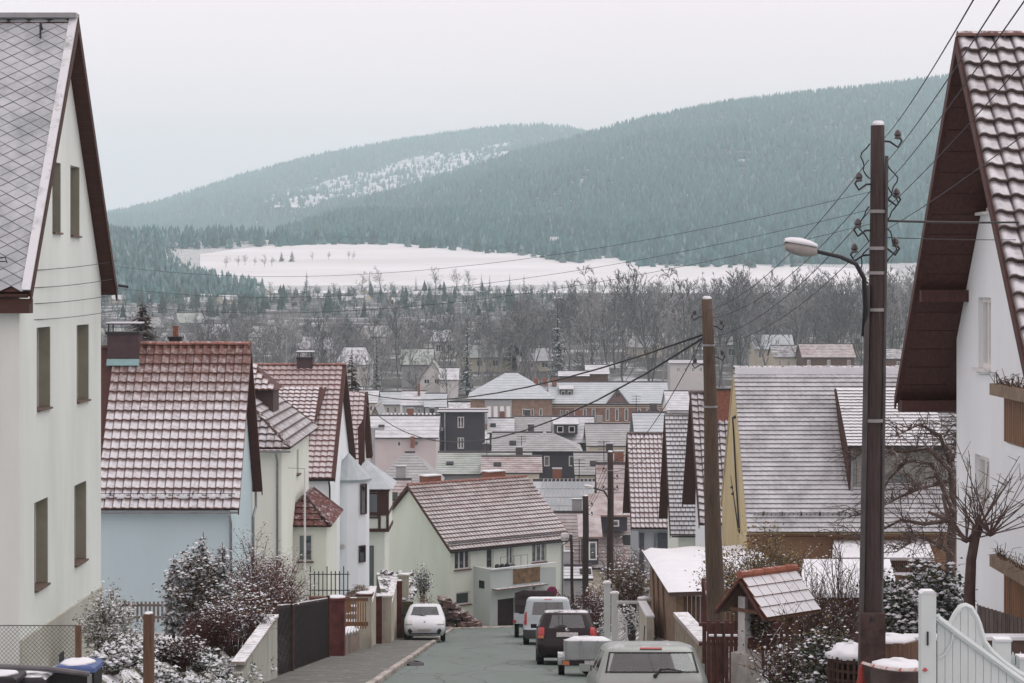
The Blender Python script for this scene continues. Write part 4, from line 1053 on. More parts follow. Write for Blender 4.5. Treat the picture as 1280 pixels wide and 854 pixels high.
# heap of reclaimed bricks/stones beside it
hp_m = mk('old_stone', (.20, .13, .11), .9, .3, 3, .3, snow=.3, sscale=5, nz=.6, rnd_obj=.35)
heap = thing('stone_heap', 'stepped heap of reddish stones beside the pale yellow house', 'stones', (xp(572, 110), 110, rz(110)))
q = random.Random(5); stm = []
for i in range(4):
    mb = MB().box((-.3, -.2, -.1), (.3, .2, .1)); bm_ = bmesh.new(); me = bpy.data.meshes.new('stone'); me.from_pydata(mb.v, [], mb.f); bm_.from_mesh(me)
    for vv in bm_.verts: vv.co += Vector((q.uniform(-.07, .07), q.uniform(-.05, .05), q.uniform(-.03, .03)))
    bm_.to_mesh(me); bm_.free(); me.materials.append(hp_m); stm.append(me)
for i in range(90):
    t_ = q.random(); px = 553+42*t_; hmax = (1-t_)*1.45+.12
    o = bpy.data.objects.new('stone', stm[i % 4]); C.objects.link(o); o.parent = heap
    d = 110+q.uniform(-.8, 1.2); o.location = Vector((xp(px, d), d, rz(d)+.1+hmax*q.random()**.8))-Vector(heap.location)
    o.rotation_euler = (q.uniform(-.2, .2), q.uniform(-.2, .2), q.uniform(0, 3))

# ------------------------------------------------------------------ right-hand houses
# white house, near right
h7 = thing('gabled_house', 'white house with steep brown tiled roof and wooden balconies at right edge', 'house', (12, 34, -7))
def hxr(xa, xb, ya, yb, X, y0): 
    d0, d1 = sorted((X*FPX/(xa-HX), X*FPX/(xb-HX))); dm = (d0+d1)/2
    return (d0-y0, d1-y0, zy(yb, dm), zy(ya, dm))
Xr = 8.5; ynr = 28.6+1.2
hr = [hxr(1222, 1238, 372, 461, Xr, ynr), hxr(1218, 1236, 570, 653, Xr, ynr), hxr(1223, 1236, 200, 266, Xr, ynr)]
gw, fw_, rf = gable_x(h7, 1, Xr, 28.56, 39.44, -2.18, 4.24, -8.5, 8, .93, 1.2, whitewall, right_t, redwood,
        tile=dict(gauge=.335, tw=.30, style='pan', objects=True, vis=(7.5, 10.4), thick=.075), holes=hr, depth=.14, barge=redwood, ridge_tile=(mk('brown_ridge_tile', (.17, .10, .085), .8, .2, 3, .1, snow=.45, nz=.5), .4))
for h in hr: window(h7, (Xr, ynr, 0), (0, 1, 0), (-1, 0, 0), h, .14, framew, .09, 1, darkroom, framew)
# boarded soffit of the far verge
mbk = Vector((0, 5.44, -6.42)).normalized()
for i in range(17):
    p = Vector((7.62, 34.0, 4.02))+mbk*(.45+i*.47)
    MB().obox(p+Vector((.42, 0, 0)), Vector((.42, 0, 0)), mbk*.225, mbk.cross(Vector((1, 0, 0))).normalized()*.012).build('soffit_board', redwood, h7)
MB().box((7.6, 39.0, -2.42), (12, 39.4, -2.2)).build('fascia', redwood, h7)
for dpt in (4.1,): 
    p = Vector((7.6, 34, 4.0))+mbk*(dpt*1.25); MB().box((7.62, p.y-.1, p.z-.35), (8.5, p.y+.1, p.z-.13)).build('purlin', redwood, h7)
# balconies with slats and planters
slat_m = mk('balcony_slats', (.23, .12, .06), .6, .2, 5, .2, stretch=(6, 6, .5), rnd_obj=.15)
planter = mk('planter_wood', (.26, .20, .14), .8, .2)
for (yt, yb_, nm) in ((492, 553, 'upper'), (706, 776, 'lower')):
    X0 = 7.62; d0, d1 = 26.2, 31.0; zt, zb_ = zy(yt, 31), zy(yb_, 31)
    bl = MB().box((X0+.03, d0, zb_-.14), (8.48, d1, zb_)).build('balcony', whitewall, h7)
    n = 38
    for i in range(n):
        y = d0+(d1-d0)*(i+.5)/n; MB().box((X0, y-.05, zb_+.02), (X0+.022, y+.05, zt)).build('slat', slat_m, bl)
    for i in range(7): MB().box((X0+.04+i*.12, d1-.03, zb_+.02), (X0+.14+i*.12, d1-.008, zt)).build('slat', slat_m, bl)
    MB().box((X0-.02, d0, zt), (X0+.06, d1+.02, zt+.07)).build('handrail', planter, bl)
    pb = MB().box((X0-.22, d0, zt-.02), (X0-.03, d1, zt+.16)).build('planter', planter, bl)
    q = random.Random(yt); tw = MB()
    for i in range(150):
        p = Vector((X0-.12+q.uniform(-.06, .06), q.uniform(d0, d1), zt+.15)); d_ = Vector((q.uniform(-.5, .3), q.uniform(-.4, .4), q.uniform(.2, 1))).normalized(); L_ = q.uniform(.1, .38)
        tw.tube([p, p+d_*L_*.6, p+d_*L_+Vector((q.uniform(-.1, .1), q.uniform(-.1, .1), -.1))], [.006, .005, .003], 3, False)
    tw.build('dried_plants', mk('dried_stems', (.13, .085, .06), .9, .3, 9), bl)
MB().box((8.35, 28, -3.2), (8.6, 29.7, -2.4)).build('wall', whitewall, h7)
MB().tube([(8.40, 30.9, -1.6), (8.40, 30.9, -1.0), (8.40, 30.7, -.75)], .05, 8).build('downpipe', metal_g, h7)

# yellow house with the big grey roof
h8 = thing('village_house', 'yellow gabled house with large grey tiled roof and wide dormer', 'house', (12, 68.5, -12.5))
gw, fw_, rf = gable_x(h8, 1, 7.68, 65.0, 73.4, -7.93, -2.82, -14, 10.5, .03, .3, yellowwall, yellow_t, yellowwall,
        tile=dict(gauge=.185, tw=.2, style='low', thick=.038, vis=(7.58, 15.4)), frontwall=orangewall, ridge_tile=(mk('grey_ridge', (.15, .13, .125), .8, .2, 3, .1, snow=.5, nz=.5), .4))
gutter(h8, 7.6, 18, 64.95, -8.02, mk('copper_gutter', (.17, .09, .06), .5, .2, metal=.3))
V8 = Vector((0, 4.2, 5.11)).normalized(); snow_guard(rf, 7.9, 11.6, (0, 65, -7.93), V8, .6, 6, metal_d)
MB().box((7.7, 69.0, -2.98), (14, 69.25, -2.74)).build('ridge_snow', snow_m, rf)
# dormer
dz0, dz1 = zy(558, 65.9), zy(486, 68); da, db = xp(1063, 65.9), xp(1178, 65.9)
dw = wall(h8, (da+.05, 66.05, 0), (1, 0, 0), (0, -1, 0), [(0, zy(652, 66)), (db-da+.3, zy(652, 66)), (db-da+.3, dz0), (0, dz0)], [(.85, 2.0, zy(627, 66), zy(592, 66))], mk('grey_shingle_cladding', (.27, .28, .25), .9, .25, 3, .4, 9, stretch=(3, 3, 9)), .1, 'dormer')
window(h8, (da+.05, 66.05, 0), (1, 0, 0), (0, -1, 0), (.85, 2.0, zy(627, 66), zy(592, 66)), .1, mk('grey_shutter', (.2, .19, .18), .8), .06, 3, window_backing, framew)
drf = slab(h8, [(da-.1, 65.75, dz0), (db+.15, 65.75, dz0), (xp(1160, 68.1), 68.1, dz1), (xp(1043, 68.1), 68.1, dz1)], .12, brownwood, 'dormer_roof')
Vd = Vector((0, 2.35, dz1-dz0)); tiles(drf, (da-.12, 65.72, dz0), (1, 0, 0), Vd, db-da+.2, Vd.length, .155, .19, mk('dormer_tile_heavy_snow', (.16, .15, .15), .8, .2, 2, .1, snow=.82, sscale=4, nz=.2, smax=.9), 'low', thick=.04, clip=lambda u, v: u < db-da+.15)
MB().prism([(da-.1, 65.8, dz0-.1), (xp(1043, 68.1), 68.1, dz1-.1), (da+.0, 66.1, zy(652, 66))], (.05, 0, 0)).build('dormer_cheek', brownwood, h8)
MB().tube([(da+.02, 65.7, dz0-.12), (da+.05, 65.98, dz0-.4), (da+.05, 65.98, zy(650, 66))], .045, 8).build('downpipe', metal_g, h8)
MB().bar((da, 65.66, dz0-.06), (db+.15, 65.66, dz0-.06), .1).build('gutter', metal_d, h8)
# awning with snow and railing on the ochre wall
aw = slab(h8, [(xp(1040, 63.6), 63.6, zy(697, 63.6)), (xp(1168, 63.6), 63.6, zy(697, 63.6)), (xp(1160, 65.2), 65.2, zy(675, 65.2)), (xp(1042, 65.2), 65.2, zy(675, 65.2))], .1, mk('awning_snow', (.4, .38, .38), .8, .1, 2, 0, snow=.8, nz=.3), 'canopy')
for i in range(26):
    x = xp(1102, 63.8)+i*.062*1.03; MB().box((x, 63.8, zy(712, 63.8)-.15), (x+.04, 63.83, zy(697, 63.8)-.02)).build('baluster', brownwood, h8)
MB().box((xp(1098, 63.8), 63.76, zy(714, 63.8)-.12), (xp(1200, 63.8), 63.84, zy(714, 63.8)-.04)).build('railing_base', snow_m, h8)
for px in (1047, 1105, 1163): MB().box((xp(px, 63.8), 63.75, -13), (xp(px, 63.8)+.1, 63.85, zy(697, 63.8))).build('post', redwood, h8)
MB().bar((7.70, 70.2, -6.6), (7.66, 67.6, -8.2), .06).build('wall_tie', metal_d, h8)
for (a, b_) in ((610, 4), (617, 9)): MB().octa((7.66, 69.8-b_*.06, zy(a, 69.5)), .09).build('wall_anchor', metal_d, h8)
for (a, b_) in ((521, 68.6), (522, 68.9)): MB().octa((7.66, b_, zy(a, 69)), .08).build('wall_anchor', metal_d, h8)
MB().tube([(7.66, 69.4, -4.5), (7.62, 68.0, -6.6), (7.62, 67.0, -8.2)], .03, 6).build('cable', blackpl, h8)

h9 = thing('village_house', 'white house with dark brown snow dusted tiles behind the weathered pole', 'house', (11, 89, -15))
gw, fw_, rf = gable_x(h9, 1, 8.5, 84.8, 93.2, -10.0, -4.7, -18, 6, .55, .5, whitewall, brown_t, brownwood,
        tile=dict(gauge=.335, tw=.28, style='pan', vis=(7.9, 11.0)), barge=brownwood, holes=[(1.8, 2.6, -13.2, -11.6), (4.2, 5.2, -13.2, -11.6)], ridge_tile=(brown_t, .4))
for h in [(1.8, 2.6, -13.2, -11.6), (4.2, 5.2, -13.2, -11.6)]: window(h9, (8.5, 85.3, 0), (0, 1, 0), (-1, 0, 0), h, .2, redwood, .07, 1)
chimney(h9, xp(896, 88), xp(914, 88), 88.0, 88.9, -7, zy(488, 88), brickm, cap=False)
h10 = thing('village_house', 'narrow cream house with grey green tiles, middle of three steep gables', 'house', (10, 99, -17))
gw, fw_, rf = gable_x(h10, 1, 7.95, 95.3, 102.5, -11.74, -6.3, -19, 6, .4, .4, cream2, grey_t, brownwood,
        tile=dict(gauge=.24, tw=.22, style='flat', vis=(7.55, 9.6)), barge=brownwood, holes=[(1.2, 2.0, -15.5, -14.0), (4.0, 4.8, -15.5, -14.0)], ridge_tile=(grey_t, .4))
for h in [(1.2, 2.0, -15.5, -14.0), (4.0, 4.8, -15.5, -14.0)]: window(h10, (7.95, 95.7, 0), (0, 1, 0), (-1, 0, 0), h, .2, redwood, .07, 1)
gutter(h10, 7.6, 9.7, 95.25, -11.82, metal_d)
h11 = thing('village_house', 'grey blue house with snow covered pinkish tiles, farthest of three steep gables', 'house', (9, 112, -19))
gw, fw_, rf = gable_x(h11, 1, 6.85, 108, 116, -12.96, -8.2, -21, 6, .4, .4, greywall, rose_t, redwood,
        tile=dict(gauge=.33, tw=.24, style='pan', vis=(6.45, 9.4)), barge=brownwood, ridge_tile=(brown_t, .4))
gutter(h11, 6.5, 9, 107.95, -13.05, metal_g, 7.75, -20, 108.4)
MB().box((6.9, 108.3, -20), (7.15, 108.38, -13.3)).build('corner_board', mk('dark_cladding', (.09, .1, .12), .8), h11)
MB().box((7.9, 108.3, -20), (8.6, 108.39, -13.3)).build('cladding', mk('dark_cladding', (.09, .1, .12), .8), h11)
# ------------------------------------------------------------------ the town in the valley
slate_wall = mk('dark_slate_cladding', (.065, .062, .075), .8, .2, 2, .2, 8, stretch=(2, 2, 5))
town_white = mk('town_white', (.60, .60, .58), .9, .06, .5, 0)
town_cream = mk('town_cream', (.55, .52, .42), .9, .06, .5, 0)
town_pink = mk('town_pale_pink', (.54, .50, .49), .9, .06, .5, 0)
town_grey = mk('town_grey', (.34, .35, .35), .9, .08, .5, 0)
town_wood = mk('town_brown_wood', (.13, .08, .06), .9, .15, 2, 0)
rt_grey = mk('town_grey_roof', (.20, .205, .20), .8, .2, .8, 0, snow=.42, sscale=.8, nz=.3, soft=.4, smax=.6)
rt_snow = mk('town_snow_roof', (.28, .29, .30), .8, .2, .8, 0, snow=.66, sscale=.8, nz=.3, soft=.35, smax=.85)
rt_red = mk('town_red_roof', (.23, .16, .14), .8, .2, .8, 0, snow=.45, sscale=.9, nz=.3, soft=.4, smax=.65)
rt_blue = mk('town_blue_metal_roof', (.28, .34, .36), .6, .15, .6, 0, snow=.5, sscale=.6, nz=.3, soft=.4, smax=.7)
rt_green = mk('town_green_roof', (.20, .25, .20), .7, .2, .6, 0, snow=.45, sscale=.4, nz=.3, soft=.4, smax=.6)
rt_dark = mk('town_dark_roof', (.09, .08, .085), .8, .2, .8, 0, snow=.35, sscale=1.0, nz=.3, soft=.3)
def courses(root, E0, E1, R1, R0, n, mat, name='roof'):
    """slope built of overlapping courses, each a step proud of the next"""
    E0, E1, R1, R0 = [Vector(p) for p in (E0, E1, R1, R0)]; nn = (E1-E0).cross(R0-E0).normalized()
    if nn.z < 0: nn = -nn
    mb = MB()
    for i in range(n):
        a, b_ = i/n, (i+1)/n
        p0, p1 = E0.lerp(R0, a)+nn*.045, E1.lerp(R1, a)+nn*.045; p2, p3 = E1.lerp(R1, b_)+nn*.01, E0.lerp(R0, b_)+nn*.01
        mb.quad(p0, p1, p2, p3); mb.quad(p0-nn*.045, p1-nn*.045, p1, p0)
    return mb.build(name, mat, root)
def town(label, px0, px1, yr, ye, yb, D, dep, wallm, roofm, ridge='x', wins=(), hip=0, rot=0, name='town_house', cat='house', over=.35, frame=None, chim=(), group=None, n=14, back=None):
    """house whose front (u along image x) stands at depth D; pixel boxes give its size"""
    x0, x1 = xp(px0, D), xp(px1, D); ze, zb_ = zy(ye, D), zy(yb, D)-1.5; cx_ = (x0+x1)/2; w = x1-x0
    root = thing(name, label, cat, (cx_, D, zb_), R(rot), group)
    M = ORG[root.name] @ Matrix.Translation((-cx_, -D, -zb_))      # build in unrotated world, turned about the front centre
    tr = lambda p: M @ Vector(p)
    hs_ = []
    for (a, b_, c, d) in wins: hs_.append((xp(a, D)-x0, xp(b_, D)-x0, zy(d, D), zy(c, D)))
    U = M.to_3x3() @ Vector((1, 0, 0)); Nn = M.to_3x3() @ Vector((0, -1, 0)); O = tr((x0, D, 0))
    if ridge == 'x':
        Dr = D+dep/2; zr = zy(yr, Dr); poly = [(0, zb_), (w, zb_), (w, ze), (0, ze)]
    else:
        zr = zy(yr, D); poly = [(0, zb_), (w, zb_), (w, ze), (w/2, zr), (0, ze)]
    wall(root, O, U, Nn, poly, hs_, wallm, .12)
    for h in hs_:
        window(root, O, U, Nn, h, .12, frame or framew, min(.12, (h[1]-h[0])*.16), 1 if h[1]-h[0] > .7 else 0, back or darkroom, None)
    for x in (x0, x1):
        sides = MB()
        if ridge == 'x': sides.poly([tr(p) for p in ((x, D, zb_), (x, D+dep, zb_), (x, D+dep, ze), (x, D+dep/2, zr if not hip else ze), (x, D, ze))])
        else: sides.poly([tr(p) for p in ((x, D, zb_), (x, D+dep, zb_), (x, D+dep, ze), (x, D, ze))])
        sides.build('wall', wallm, root)
    o = over
    if ridge == 'x':
        hi = hip; k = (zr-ze)/(dep/2)
        a, b_, c, d = (x0-o, D-o, ze-k*o), (x1+o, D-o, ze-k*o), (x1+o-hi, Dr, zr), (x0-o+hi, Dr, zr)
        rf = courses(root, tr(a), tr(b_), tr(c), tr(d), n, roofm)
        m2 = MB().poly([tr((x0-o, D+dep+o, ze-k*o)), tr((x1+o, D+dep+o, ze-k*o)), tr(c), tr(d)])
        if hip: m2.poly([tr(a), tr(d), tr((x0-o, D+dep+o, ze-k*o))]).poly([tr(b_), tr((x1+o, D+dep+o, ze-k*o)), tr(c)])
        m2.build('roof', roofm, root)
        MB().bar(tr((x0-o+hi, Dr, zr+.06)), tr((x1+o-hi, Dr, zr+.06)), .22).build('ridge_tile', rt_dark, rf)
        MB().bar(tr((x0-o, D-o-.05, ze-k*o-.02)), tr((x1+o, D-o-.05, ze-k*o-.02)), .14).build('gutter', metal_d, root)
    else:
        k = (zr-ze)/(w/2); xm = cx_
        for sg, xe in ((-1, x0-o), (1, x1+o)):
            a, b_, c, d = (xe, D-o, ze-k*o), (xe, D+dep, ze-k*o), (xm, D+dep, zr+.02), (xm, D-o, zr+.02)
            rf = slab(root, [tr(p) for p in (a, b_, c, d)], .15, roofm)
        MB().prism([tr((x0-o, D-o-.03, ze-k*o)), tr((xm, D-o-.03, zr+.04)), tr((xm, D-o-.03, zr-.2)), tr((x0-o, D-o-.03, ze-k*o-.2))], Nn*.05).prism([tr((x1+o, D-o-.03, ze-k*o)), tr((xm, D-o-.03, zr+.04)), tr((xm, D-o-.03, zr-.2)), tr((x1+o, D-o-.03, ze-k*o-.2))], Nn*.05).build('barge_board', town_wood, root)
    if ridge == 'x' and D < 330 and not hip and yr < ye-8:
        q_ = random.Random(int(px0*7+D)); f_ = q_.uniform(.2, .8); xc = x0+w*f_
        ch = MB().obox(tr((xc, Dr+.5, zr+.1)), U*.38, Nn*.3, Vector((0, 0, .85))).build('chimney', q_.choice([brickm, rt_dark, town_grey]), root)
        MB().obox(tr((xc, Dr+.5, zr+1.0)), U*.42, Nn*.34, Vector((0, 0, .05))).build('chimney_cap', rt_snow, ch)
        if q_.random() < .6:
            xa_ = x0+w*((f_+.4) % 1); MB().bar(tr((xa_, Dr, zr)), tr((xa_, Dr, zr+1.9)), .06).build('aerial_mast', metal_d, root)
            for k_ in range(3): MB().bar(tr((xa_-.5, Dr, zr+1.2+k_*.3)), tr((xa_+.5, Dr, zr+1.2+k_*.3)), .04).build('aerial_rod', metal_d, root)
        if q_.random() < .6:
            c_ = Vector(tr((x0+w*((f_+.6) % 1), D+dep*.22, ze+(zr-ze)*.45+.08))); up_ = (tr((0, Dr, zr))-tr((0, D, ze))).normalized()
            MB().obox(c_, U*.4, up_*.55, U.cross(up_)*.05).build('roof_window', darkroom, root)
    for (cx0, cx1, cy0, cy1, back_) in chim:
        d = D+back_; MB().box(tr((xp(cx0, d), d, zy(cy1, d))), tr((xp(cx1, d), d+.7, zy(cy0, d)))).build('chimney', brickm, root)
    return root, tr
def wrow(x0, x1, n, y0, y1, w):
    return [(x0+(x1-x0)*i/(n-1)-w/2, x0+(x1-x0)*i/(n-1)+w/2, y0, y1) for i in range(n)] if n > 1 else [(x0-w/2, x0+w/2, y0, y1)]
def shed_dormer(root, tr, px0, px1, y0, y1, D, dep, wallm, roofm, wn=2):
    x0, x1, z0, z1 = xp(px0, D), xp(px1, D), zy(y1, D), zy(y0, D)
    b_ = MB().box(tr((x0, D, z0)), tr((x1, D+dep, z1))).build('dormer', wallm, root)
    MB().prism([tr((x0-.2, D-.3, z1)), tr((x1+.2, D-.3, z1)), tr((x1+.2, D+dep, z1+.5)), tr((x0-.2, D+dep, z1+.5))], (0, 0, .12)).build('dormer_roof', roofm, b_)
    for i in range(wn):
        xm = x0+(x1-x0)*(i+.5)/wn; w = (x1-x0)/wn*.27
        MB().box(tr((xm-w, D-.05, z0+(z1-z0)*.2)), tr((xm+w, D-.01, z0+(z1-z0)*.85))).build('window', framew, b_)
        MB().box(tr((xm-w*.75, D-.08, z0+(z1-z0)*.28)), tr((xm+w*.75, D-.055, z0+(z1-z0)*.78))).build('pane', glass, b_)
# brick school
sch, tr = town('long red brick school with blue grey roof and tall white windows', 690, 834, 478, 503, 545, 372, 16, mk('school_brick', (.26, .15, .115), .9, .2, 1.2, .1, 30), rt_blue, wins=wrow(720, 742, 3, 511, 526, 4.6)+wrow(759.5, 783, 3, 511, 526, 4.6)+wrow(799, 822, 3, 511, 526, 4.6)+wrow(702, 709, 2, 513, 525, 4), hip=0, name='school_building', cat='school', n=10, over=.6)
for y_ in (507, 509.5, 528):
    MB().box((xp(690, 372), 371.9, zy(y_+.5, 372)), (xp(834, 372), 371.96, zy(y_-.4, 372))).build('string_course', town_cream, sch)
MB().box((xp(668, 374), 373, -30), (xp(834, 374), 374, zy(529.5, 373))).build('plinth', town_cream, sch) if False else None
MB().prism([(xp(758, 371.5), 371.5, zy(503, 371.5)), (xp(786, 371.5), 371.5, zy(503, 371.5)), (xp(772, 371.5), 371.5, zy(486, 371.5))], (0, 6, 0)).build('gable', mk('school_gable', (.19, .12, .11), .9), sch)
for sg in (-1, 1): MB().prism([(xp(772+sg*15.5, 371.2), 371.2, zy(505, 371.2)), (xp(772, 371.2), 371.2, zy(484.5, 371.2)), (xp(772, 371.2), 371.2, zy(486.5, 371.2)), (xp(772+sg*14, 371.2), 371.2, zy(505, 371.2))], (0, 6.5, 0)).build('gable_roof', rt_blue, sch)
for px in (770, 773): MB().box((xp(px, 371.4), 371.35, zy(496, 371.4)), (xp(px+1.6, 371.4), 371.4, zy(492, 371.4))).build('window', darkroom, sch)
shed_dormer(sch, lambda p: Vector(p), 700, 716, 487, 498, 375, 3, rt_dark, rt_snow, 2)
sw, tr = town('hip roofed brick school wing left of the long block', 588, 690, 466, 497, 545, 366, 20, mk('school_brick_yellowish', (.27, .18, .13), .9, .2, 1.2, .1), rt_blue, hip=7, name='school_wing', cat='school', wins=wrow(655, 676, 3, 511, 520, 4)+wrow(655, 676, 3, 524, 532, 4), n=10, over=.6)
MB().box((xp(606, 366), 365.8, zy(530, 366)), (xp(640, 366), 365.95, zy(500, 366))).build('panel', town_grey, sw)
for i in range(4): MB().box((xp(609+i*8, 365.7), 365.65, zy(525, 365.7)), (xp(614+i*8, 365.7), 365.78, zy(508, 365.7))).build('window', framew, sw)
hip_roof(sw, xp(608, 374), xp(655, 374), 370, 382, zy(490, 374), zy(469, 376), 4.5, rt_blue, rt_blue, 'x')
for px in (667, 678, 690): MB().box((xp(px, 378), 378, zy(482, 378)), (xp(px+6, 378), 379, zy(473, 378))).build('chimney', brickm, sw)
town('snow roofed block at the right end of the school', 836, 862, 489, 512, 545, 345, 14, town_white, rt_snow, n=8)
# dark slate-clad building
db_, tr = town('dark slate clad tower block with flat snowy roof and white windows', 551, 605, 512.5, 515, 580, 285, 9, slate_wall, rt_snow, wins=[(572, 580, 521, 535), (572, 580, 547, 561)], name='slate_building', cat='building', over=.6, n=3)
MB().tube([(xp(556, 284.6), 284.6, zy(515, 285)), (xp(556, 284.6), 284.6, zy(570, 285))], .12, 6).build('downpipe', metal_g, db_)
dl, tr = town('dark house wing with striped snowy metal roof joining the slate block', 492, 551, 519, 538, 580, 284, 11, slate_wall, rt_dark, wins=[(535, 541, 546, 559), (543, 549.5, 546, 559)], n=3)
q0, q1, q2, q3 = (xp(478, 283.5), 283.5, zy(539, 283.5)+.25), (xp(553, 283.5), 283.5, zy(539, 283.5)+.25), (xp(545, 289), 289, zy(519, 289)+.25), (xp(477, 289), 289, zy(519, 289)+.25)
for i in range(14):      # standing seams catching snow
    a = Vector(q0).lerp(Vector(q1), (i+.5)/14); b_ = Vector(q3).lerp(Vector(q2), (i+.5)/14)
    MB().bar(a, b_, .28, .12).build('roof_seam', rt_snow, dl)
town('pale pink gabled house below the striped metal roof', 458, 545, 520, 546, 600, 262, 12, town_pink, rt_snow, wins=[(497, 501, 552, 558), (518, 523, 551, 557)], n=6, chim=[(513, 518, 546, 560, -1)])
town('cream house with grey gable roof left of pale pink house', 456, 482, 508, 538, 590, 300, 14, town_cream, rt_grey, ridge='y', wins=[(470, 474, 530, 536)])
town('low grey roofed house with small dark roof window above the rose gable', 470, 548, 566, 606, 640, 205, 11, town_white, rt_grey, n=12, hip=3)
MB().box((xp(518, 205), 205.2, zy(588, 206)), (xp(526, 205), 207, zy(575, 206))).build('roof_window', darkroom, bpy.data.objects[-1] if False else None) if False else None
town('long low hall with green and red weathered roof', 548, 662, 566, 592, 630, 215, 16, town_grey, rt_green, n=10)
town('brick red sheet roofed shed behind the pale yellow house ridge', 605, 674, 571, 590, 630, 211, 9, town_cream, rt_red, n=8)
town('grey slate house with pink hip end and two white windows', 650, 725, 541, 563, 610, 235, 10, slate_wall, rt_grey, hip=3.5, wins=[(680, 687, 570, 583), (711, 718, 570, 583)], n=10)
town('long grey roof stretching left of the hipped slate house', 618, 676, 541, 566, 610, 240, 10, slate_wall, rt_grey, n=10)
town('broad plain grey roof in front of school wing', 646, 706, 521, 543, 575, 290, 13, town_grey, rt_grey, n=10)
ws, tr = town('steep snow roofed house with box dormer below the school windows', 694, 741, 521, 552, 575, 272, 11, slate_wall, rt_snow, wins=[(708, 713, 556, 562)], n=8)
shed_dormer(ws, lambda p: Vector(p), 693, 722, 531, 543, 271.5, 5, slate_wall, rt_snow, 2)
town('grey gabled roof with cream eaves right of the box dormer house', 736, 794, 530, 556, 590, 262, 11, town_cream, rt_grey, n=10)
town('low cream cottage with dark window behind the lamp pole', 722, 776, 566, 592, 620, 222, 9, town_cream, rt_grey, wins=[(752, 758, 598, 606)], n=8)
town('small snow roofed barn left of the box dormer house', 612, 640, 523, 540, 575, 288, 9, slate_wall, rt_snow, wins=[(606+8, 619, 548, 556), (622, 627, 548, 556)], n=6)
town('grey gable roof above the pinkish snow tiles', 797, 834, 516, 546, 580, 215, 9, town_wood, rt_blue, n=8)
# greenhouse-like roof
gh, tr = town('old glasshouse with snowy broken panes beside the street poles', 672, 742, 601, 640, 670, 168, 8, town_grey, rt_blue, name='glasshouse', cat='glasshouse', n=4)
for i in range(13):
    a = P(670+i*5.8, 641, 167.3); b_ = P(680+i*5.0, 602, 171.8); MB().bar(a+Vector((0, 0, .18)), b_+Vector((0, 0, .2)), .07).build('glazing_bar', town_grey, gh)
ph, tr = town('rose tiled house with two dark dormers behind the bare poles', 684, 790, 641, 706, 740, 150, 11, town_cream, rt_red, n=16, wins=[(720-20, 707, 712, 724)])
for (a, b_, c, d, dd) in ((728, 748, 672, 706, 147.5), (741, 784, 645, 664, 151.5)):
    x0, x1 = xp(a, dd), xp(b_, dd); z0, z1 = zy(d, dd), zy(c, dd)
    dmr = MB().box((x0, dd, z0), (x1, dd+3, z1)).build('dormer', slate_wall, ph)
    MB().prism([(x0-.3, dd-.3, z1-.05), (x1+.3, dd-.3, z1-.05), (x1+.3, dd+3.5, z1+1.2), (x0-.3, dd+3.5, z1+1.2)], (0, 0, .14)).build('dormer_roof', rt_red, dmr)
    xm = (x0*.35+x1*.65); MB().box((xm-.3, dd-.06, z0+.35), (xm+.3, dd-.01, z1-.3)).build('window', framew, dmr); MB().box((xm-.2, dd-.09, z0+.45), (xm+.2, dd-.065, z1-.4)).build('pane', glass, dmr)
for px in (698,): MB().box((xp(px, 147), 147.0, zy(692, 147)), (xp(px+8, 147), 147.1, zy(675, 147))).build('roof_window', framew, ph)
town('small rose gabled cottage behind the pale grey blue house', 753, 786, 580, 660, 690, 160, 9, town_cream, rt_red, ridge='x', n=14)
town('small low white annex below the rose tiled house', 700, 735, 708, 722, 745, 142, 5, town_grey, rt_snow, n=4)
town('narrow tiled roof wedge between timber bay and pale yellow house', 484, 505, 600, 640, 690, 150, 9, town_cream, rt_red, n=10)
# row at valley bottom
for (lab, a, b_, yr, ye, yb_, D, wm, rm, k) in (
    ('pale yellow house leftmost in the low row beyond slate block', 440, 470, 488, 503, 525, 395, town_cream, rt_snow, 2),
    ('white house with blue roof second in the low row beyond slate block', 470, 500, 490, 505, 525, 400, town_white, rt_blue, 3),
    ('white house with tall chimney third in the low row beyond slate block', 503, 530, 489, 506, 525, 390, town_grey, rt_snow, 3),
    ('grey house rightmost in the low row beyond slate block', 532, 556, 492, 508, 525, 385, town_grey, rt_blue, 2)):
    town(lab, a, b_, yr, ye, yb_, D, 10, wm, rm, wins=wrow(a+6, b_-6, k, ye+4, ye+11, 4), n=5, chim=[(b_-8, b_-5, yr-9, yr+5, 3)] if 'chimney' in lab else ())
town('white villa with snowy hipped roof left before the wood', 420, 462, 434, 455, 480, 505, 12, town_white, rt_snow, hip=2, wins=wrow(430, 455, 3, 460, 466, 3), n=5)
town('pale villa with gabled green white roofs below narrow conifer', 525, 556, 452, 472, 500, 470, 12, town_white, rt_green, ridge='y', wins=[(530, 537, 474, 480), (543, 549, 474, 480)])
town('snowy gabled house half hidden behind the pale villa', 502, 540, 436, 455, 480, 500, 10, town_grey, rt_green, n=5)
town('small house with snowy roof right of the pale villa', 550, 572, 460, 474, 495, 462, 9, town_white, rt_snow, n=4, wins=[(556, 560, 478, 483)])
town('dark wooden chalet with snowy roof behind the school', 734, 760, 456, 467, 490, 425, 9, town_wood, rt_snow, n=4)
town('brown flat roofed house just left of the dark chalet', 700, 735, 464, 470, 490, 415, 9, town_wood, rt_snow, n=3)
town('white flat roofed box house behind the weathered pole', 838, 882, 450, 454, 480, 470, 9, town_white, rt_snow, wins=wrow(848, 876, 4, 459, 465, 4), n=3)
